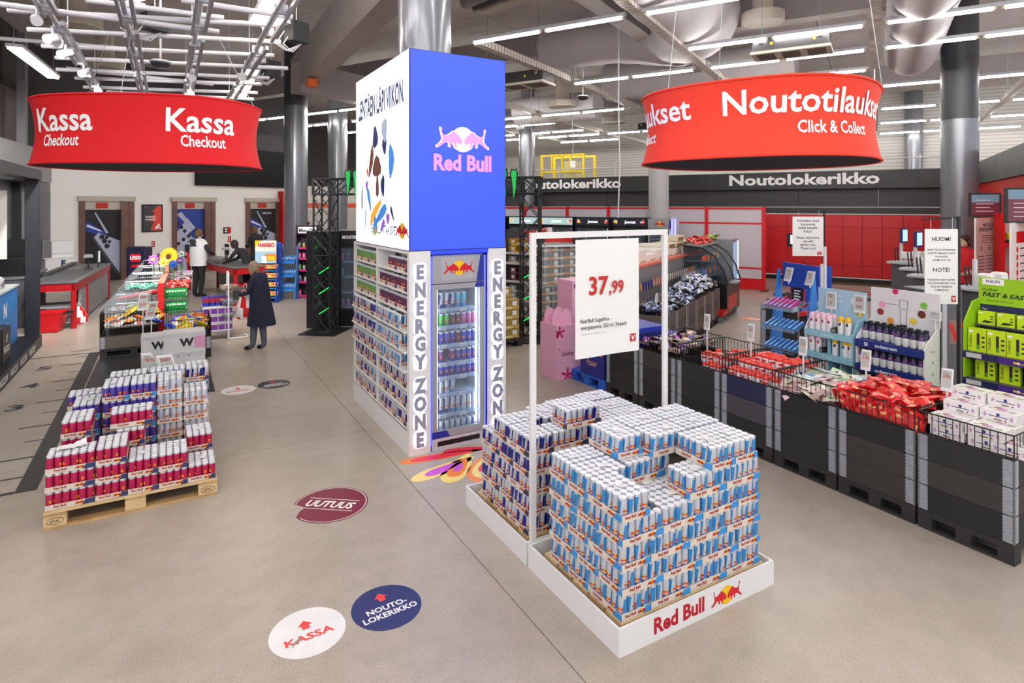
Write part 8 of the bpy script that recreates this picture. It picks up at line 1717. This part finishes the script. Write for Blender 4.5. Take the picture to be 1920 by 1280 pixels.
# floor stickers and mats near the lockers
for k, (p, q, w, d, c, lb_) in enumerate(((19.5, .1, 1.0, 1.3, (52, 50, 56), 'dark floor mat with orange lettering, nearer the lockers'), (18.2, -.2, 1.0, 1.3, (52, 50, 56), 'dark floor mat with orange lettering, nearer the tills'))):
    t = bld('floor_mat', lb_, 'floor mat'); G().rbox(p, q-d/2, .0005, p+w*.6, q+d/2, .008, .004).obj('mat', P('mat_dark', c, .7), t); G().rect((0, 0, .009), X3, Y3, p+.12, q-d*.4, p+w*.48, q+d*.1).obj('patch', P('patch_orange', (250, 120, 86), .6), t)
t = bld('floor_mat', 'green floor mat strip along the lockers', 'floor mat'); G().rbox(21.6, -.6, .0005, 22.2, 1.6, .008, .004).obj('mat', P('mat_green', (86, 92, 60), .8), t)
t = bld('floor_sticker', 'salmon floor sticker at the lockers beside the tills', 'floor sticker'); G().rect((0, 0, .002), X3, Y3, 21.2, -1.6, 22.0, -.9).obj('sticker', P('patch_salmon', (240, 130, 124), .6), t)
t = bld('floor_sticker', 'long salmon arrow sticker on the aisle floor beside the gondola', 'floor sticker'); G().flat([(13.9, 2.55), (14.25, 2.5), (14.25, 1.9), (13.95, 1.9)], (0, 0, .0015), X3, Y3).rect((0, 0, .002), X3, Y3, 14.03, 2.05, 14.13, 2.4, 1).obj('sticker', [P('patch_salmon2', (246, 150, 130), .6), TEXTW], t)
# ============================================================= WHITE PIPE GRID, TRACKS, SPOTLIGHTS
PIP = P('pipe_white', (214, 212, 222), .45); TRK = P('track_grey', (170, 172, 182), .4, .4)
def lp(u, v, z): return gz(u, v, z)
pls = [((0, 8), (411, 60), 4.62), ((15, 19), (528, 48), 4.7), ((340, 0), (548, 32), 4.72), ((52, 55), (527, 79), 4.7), ((79, 86), (514, 104), 4.7), ((104, 108), (540, 128), 4.7), ((106, 130), (505, 146), 4.7), ((124, 128), (400, 158), 4.75), ((141, 146), (490, 158), 4.7), ((157, 163), (483, 174), 4.7), ((200, 172), (476, 186), 4.7), ((0, 72), (300, 96), 5.1), ((160, 0), (420, 34), 4.75)]
for i, (a, b, z) in enumerate(pls): tag(G().tube(lp(*a, z), lp(*b, z), .032, 10).obj('grid_pipe', PIP, smooth=True), 'white cross pipe of the ceiling grid over the checkout ring, %s from the top' % ORD[i], 'pipe', 'white grid pipes')
for i, x in enumerate((-1.15, -.42, .3, 1.06)):
    t = thing('light_track', 'long grey lighting track over the checkout ring, %s from the left' % ORD[i], 'light track', (x, 0, 4.6), 0, 'lighting tracks'); 
    G().tube((0, 5.5, .06), (0, 13.5, .06), .03, 8).obj('tube', PIP, t, smooth=True)
    for y0, y1 in ((5.6, 8.2), (8.6, 10.9), (11.2, 13.4)): G().box(.07, y0, -.02, .11, y1, .03).box(-.06, y0+.3, -.01, -.03, y1+.2, .03).obj('rail', TRK, t)
    for y in range(6, 14, 1): G().box(-.05, y-.02, .0, .09, y+.02, .11).obj('clamp', TRK, t)
    for y in (6.2, 9.8, 13.2): G().tube((0, y, .09), (0, y, 2.7), .006, 4).obj('hanger', STEEL, t)
SPW = P('spot_white', (228, 226, 232), .4)
for i, (u, v) in enumerate(((66, 34), (97, 69), (107, 77), (121, 98), (155, 134), (182, 166), (453, 142), (357, 142), (356, 172))):
    c = lp(u, v, 4.5); t = thing('spotlight', 'white cylinder spotlight on the lighting tracks, %s from top left' % ORD[i], 'spotlight', c, rnd.uniform(-.4, .4), 'track spotlights')
    G().tube((0, -.09, -.05), (.02, .09, .02), .055, 14, 0, .05).obj('can', SPW, t, smooth=True); G().tube((.01, 0, .02), (.01, 0, .1), .012, 6).obj('stem', SPW, t); G().tube((.0202, .0905, .0204), (.0204, .093, .0208), .045, 14).obj('lens', P('spot_lens', (240, 236, 226), .3), t)
    ld = bpy.data.lights.new('spot_lamp', 'SPOT'); ld.energy = 230; ld.spot_size = 1.5; ld.spot_blend = .6; ld.shadow_soft_size = .05; ld.color = (1, .97, .93)
    lo = bpy.data.objects.new('spot_lamp', ld); COL.link(lo); lo.parent = t; lo.location = (0, .14, .03); lo.rotation_euler = (1.0, 0, 0)
def dome(u, v, z, r, label, col):
    c = lp(u, v, z); t = thing('dome_camera', label, 'camera', c); G().lathe([(r*.5, -.5*r), (r*.85, -.35*r), (r, -.1*r), (r, .05*r), (r*.3, .3*r)], 20).obj('dome', [col], t, smooth=True); G().lathe([(r*1.05, .05*r), (r*1.05, .2*r), (r*.9, .32*r)], 20).obj('ring', SPW, t, smooth=True); G().tube((0, 0, .3*r), (0, 0, 7.33-c.z), .014, 6).obj('stem', SPW, t)
dome(301, 119, 4.5, .13, 'dome camera hanging on a thin stem in the white pipe grid', P('dome_dark', (60, 64, 72), .15)); dome(1093, 182, 5.3, .14, 'black dome camera on the cable rail right of the blue box', INK); dome(975, 239, 5.4, .15, 'white ceiling sensor right of the blue box', SPW); dome(1640, 185, 4.9, .11, 'small dark dome camera right of the red pick-up sign', INK)
for i, (u, v, lb_) in enumerate(((556, 58, 'black junction box with loose white cables under the sloping beam'), (508, 128, 'black junction box lower on the pipe grid'), (290, 35, 'black projector box over the pipe grid'))):
    c = lp(u, v, 4.9); t = thing('junction_box', lb_, 'junction box', c, PHI); G().rbox(-.14, -.1, -.16, .14, .1, .12, .01).obj('box', INK, t); G().box(-.3, -.06, .05, -.141, .06, .14).obj('connector', PIP, t)
    for k in range(3): G().path([(-.1-.1*k, 0, -.05), (-.2-.1*k, .02, -.22), (-.05-.05*k, .02, -.3), (.08, .0, -.16)], .008, 5).obj('cable', PIP, t)
    G().tube((0, 0, .12), (0, 0, 7.33-c.z), .006, 4).obj('hanger', STEEL, t)
em = dz(585, 163, 15.0); tag(G().rbox(-.12, -.12, 0, .12, .12, .2, .02).obj('beacon', P('beacon_orange', (240, 110, 30), .4), None, em), 'orange beacon on the ledge of the far grey column', 'beacon')
for i, (u, v0, v1, zc_) in enumerate(((1160, 210, 408, 12.5), (996, 235, 335, 17), (1073, 240, 296, 18), (1300, 205, 300, 16))): tag(G().path([Vector((dz(u, v0, zc_).x, dz(u, v0, zc_).y, 7.33)), dz(u, v0, zc_), dz(u+2, (v0+v1)/2, zc_), dz(u-1, v1, zc_)], .014, 5).obj('hanging_cable', PIP), 'white cable hanging from the ceiling, %s from the right' % ORD[[1, 3, 2, 0][i]], 'cable', 'hanging white cables')
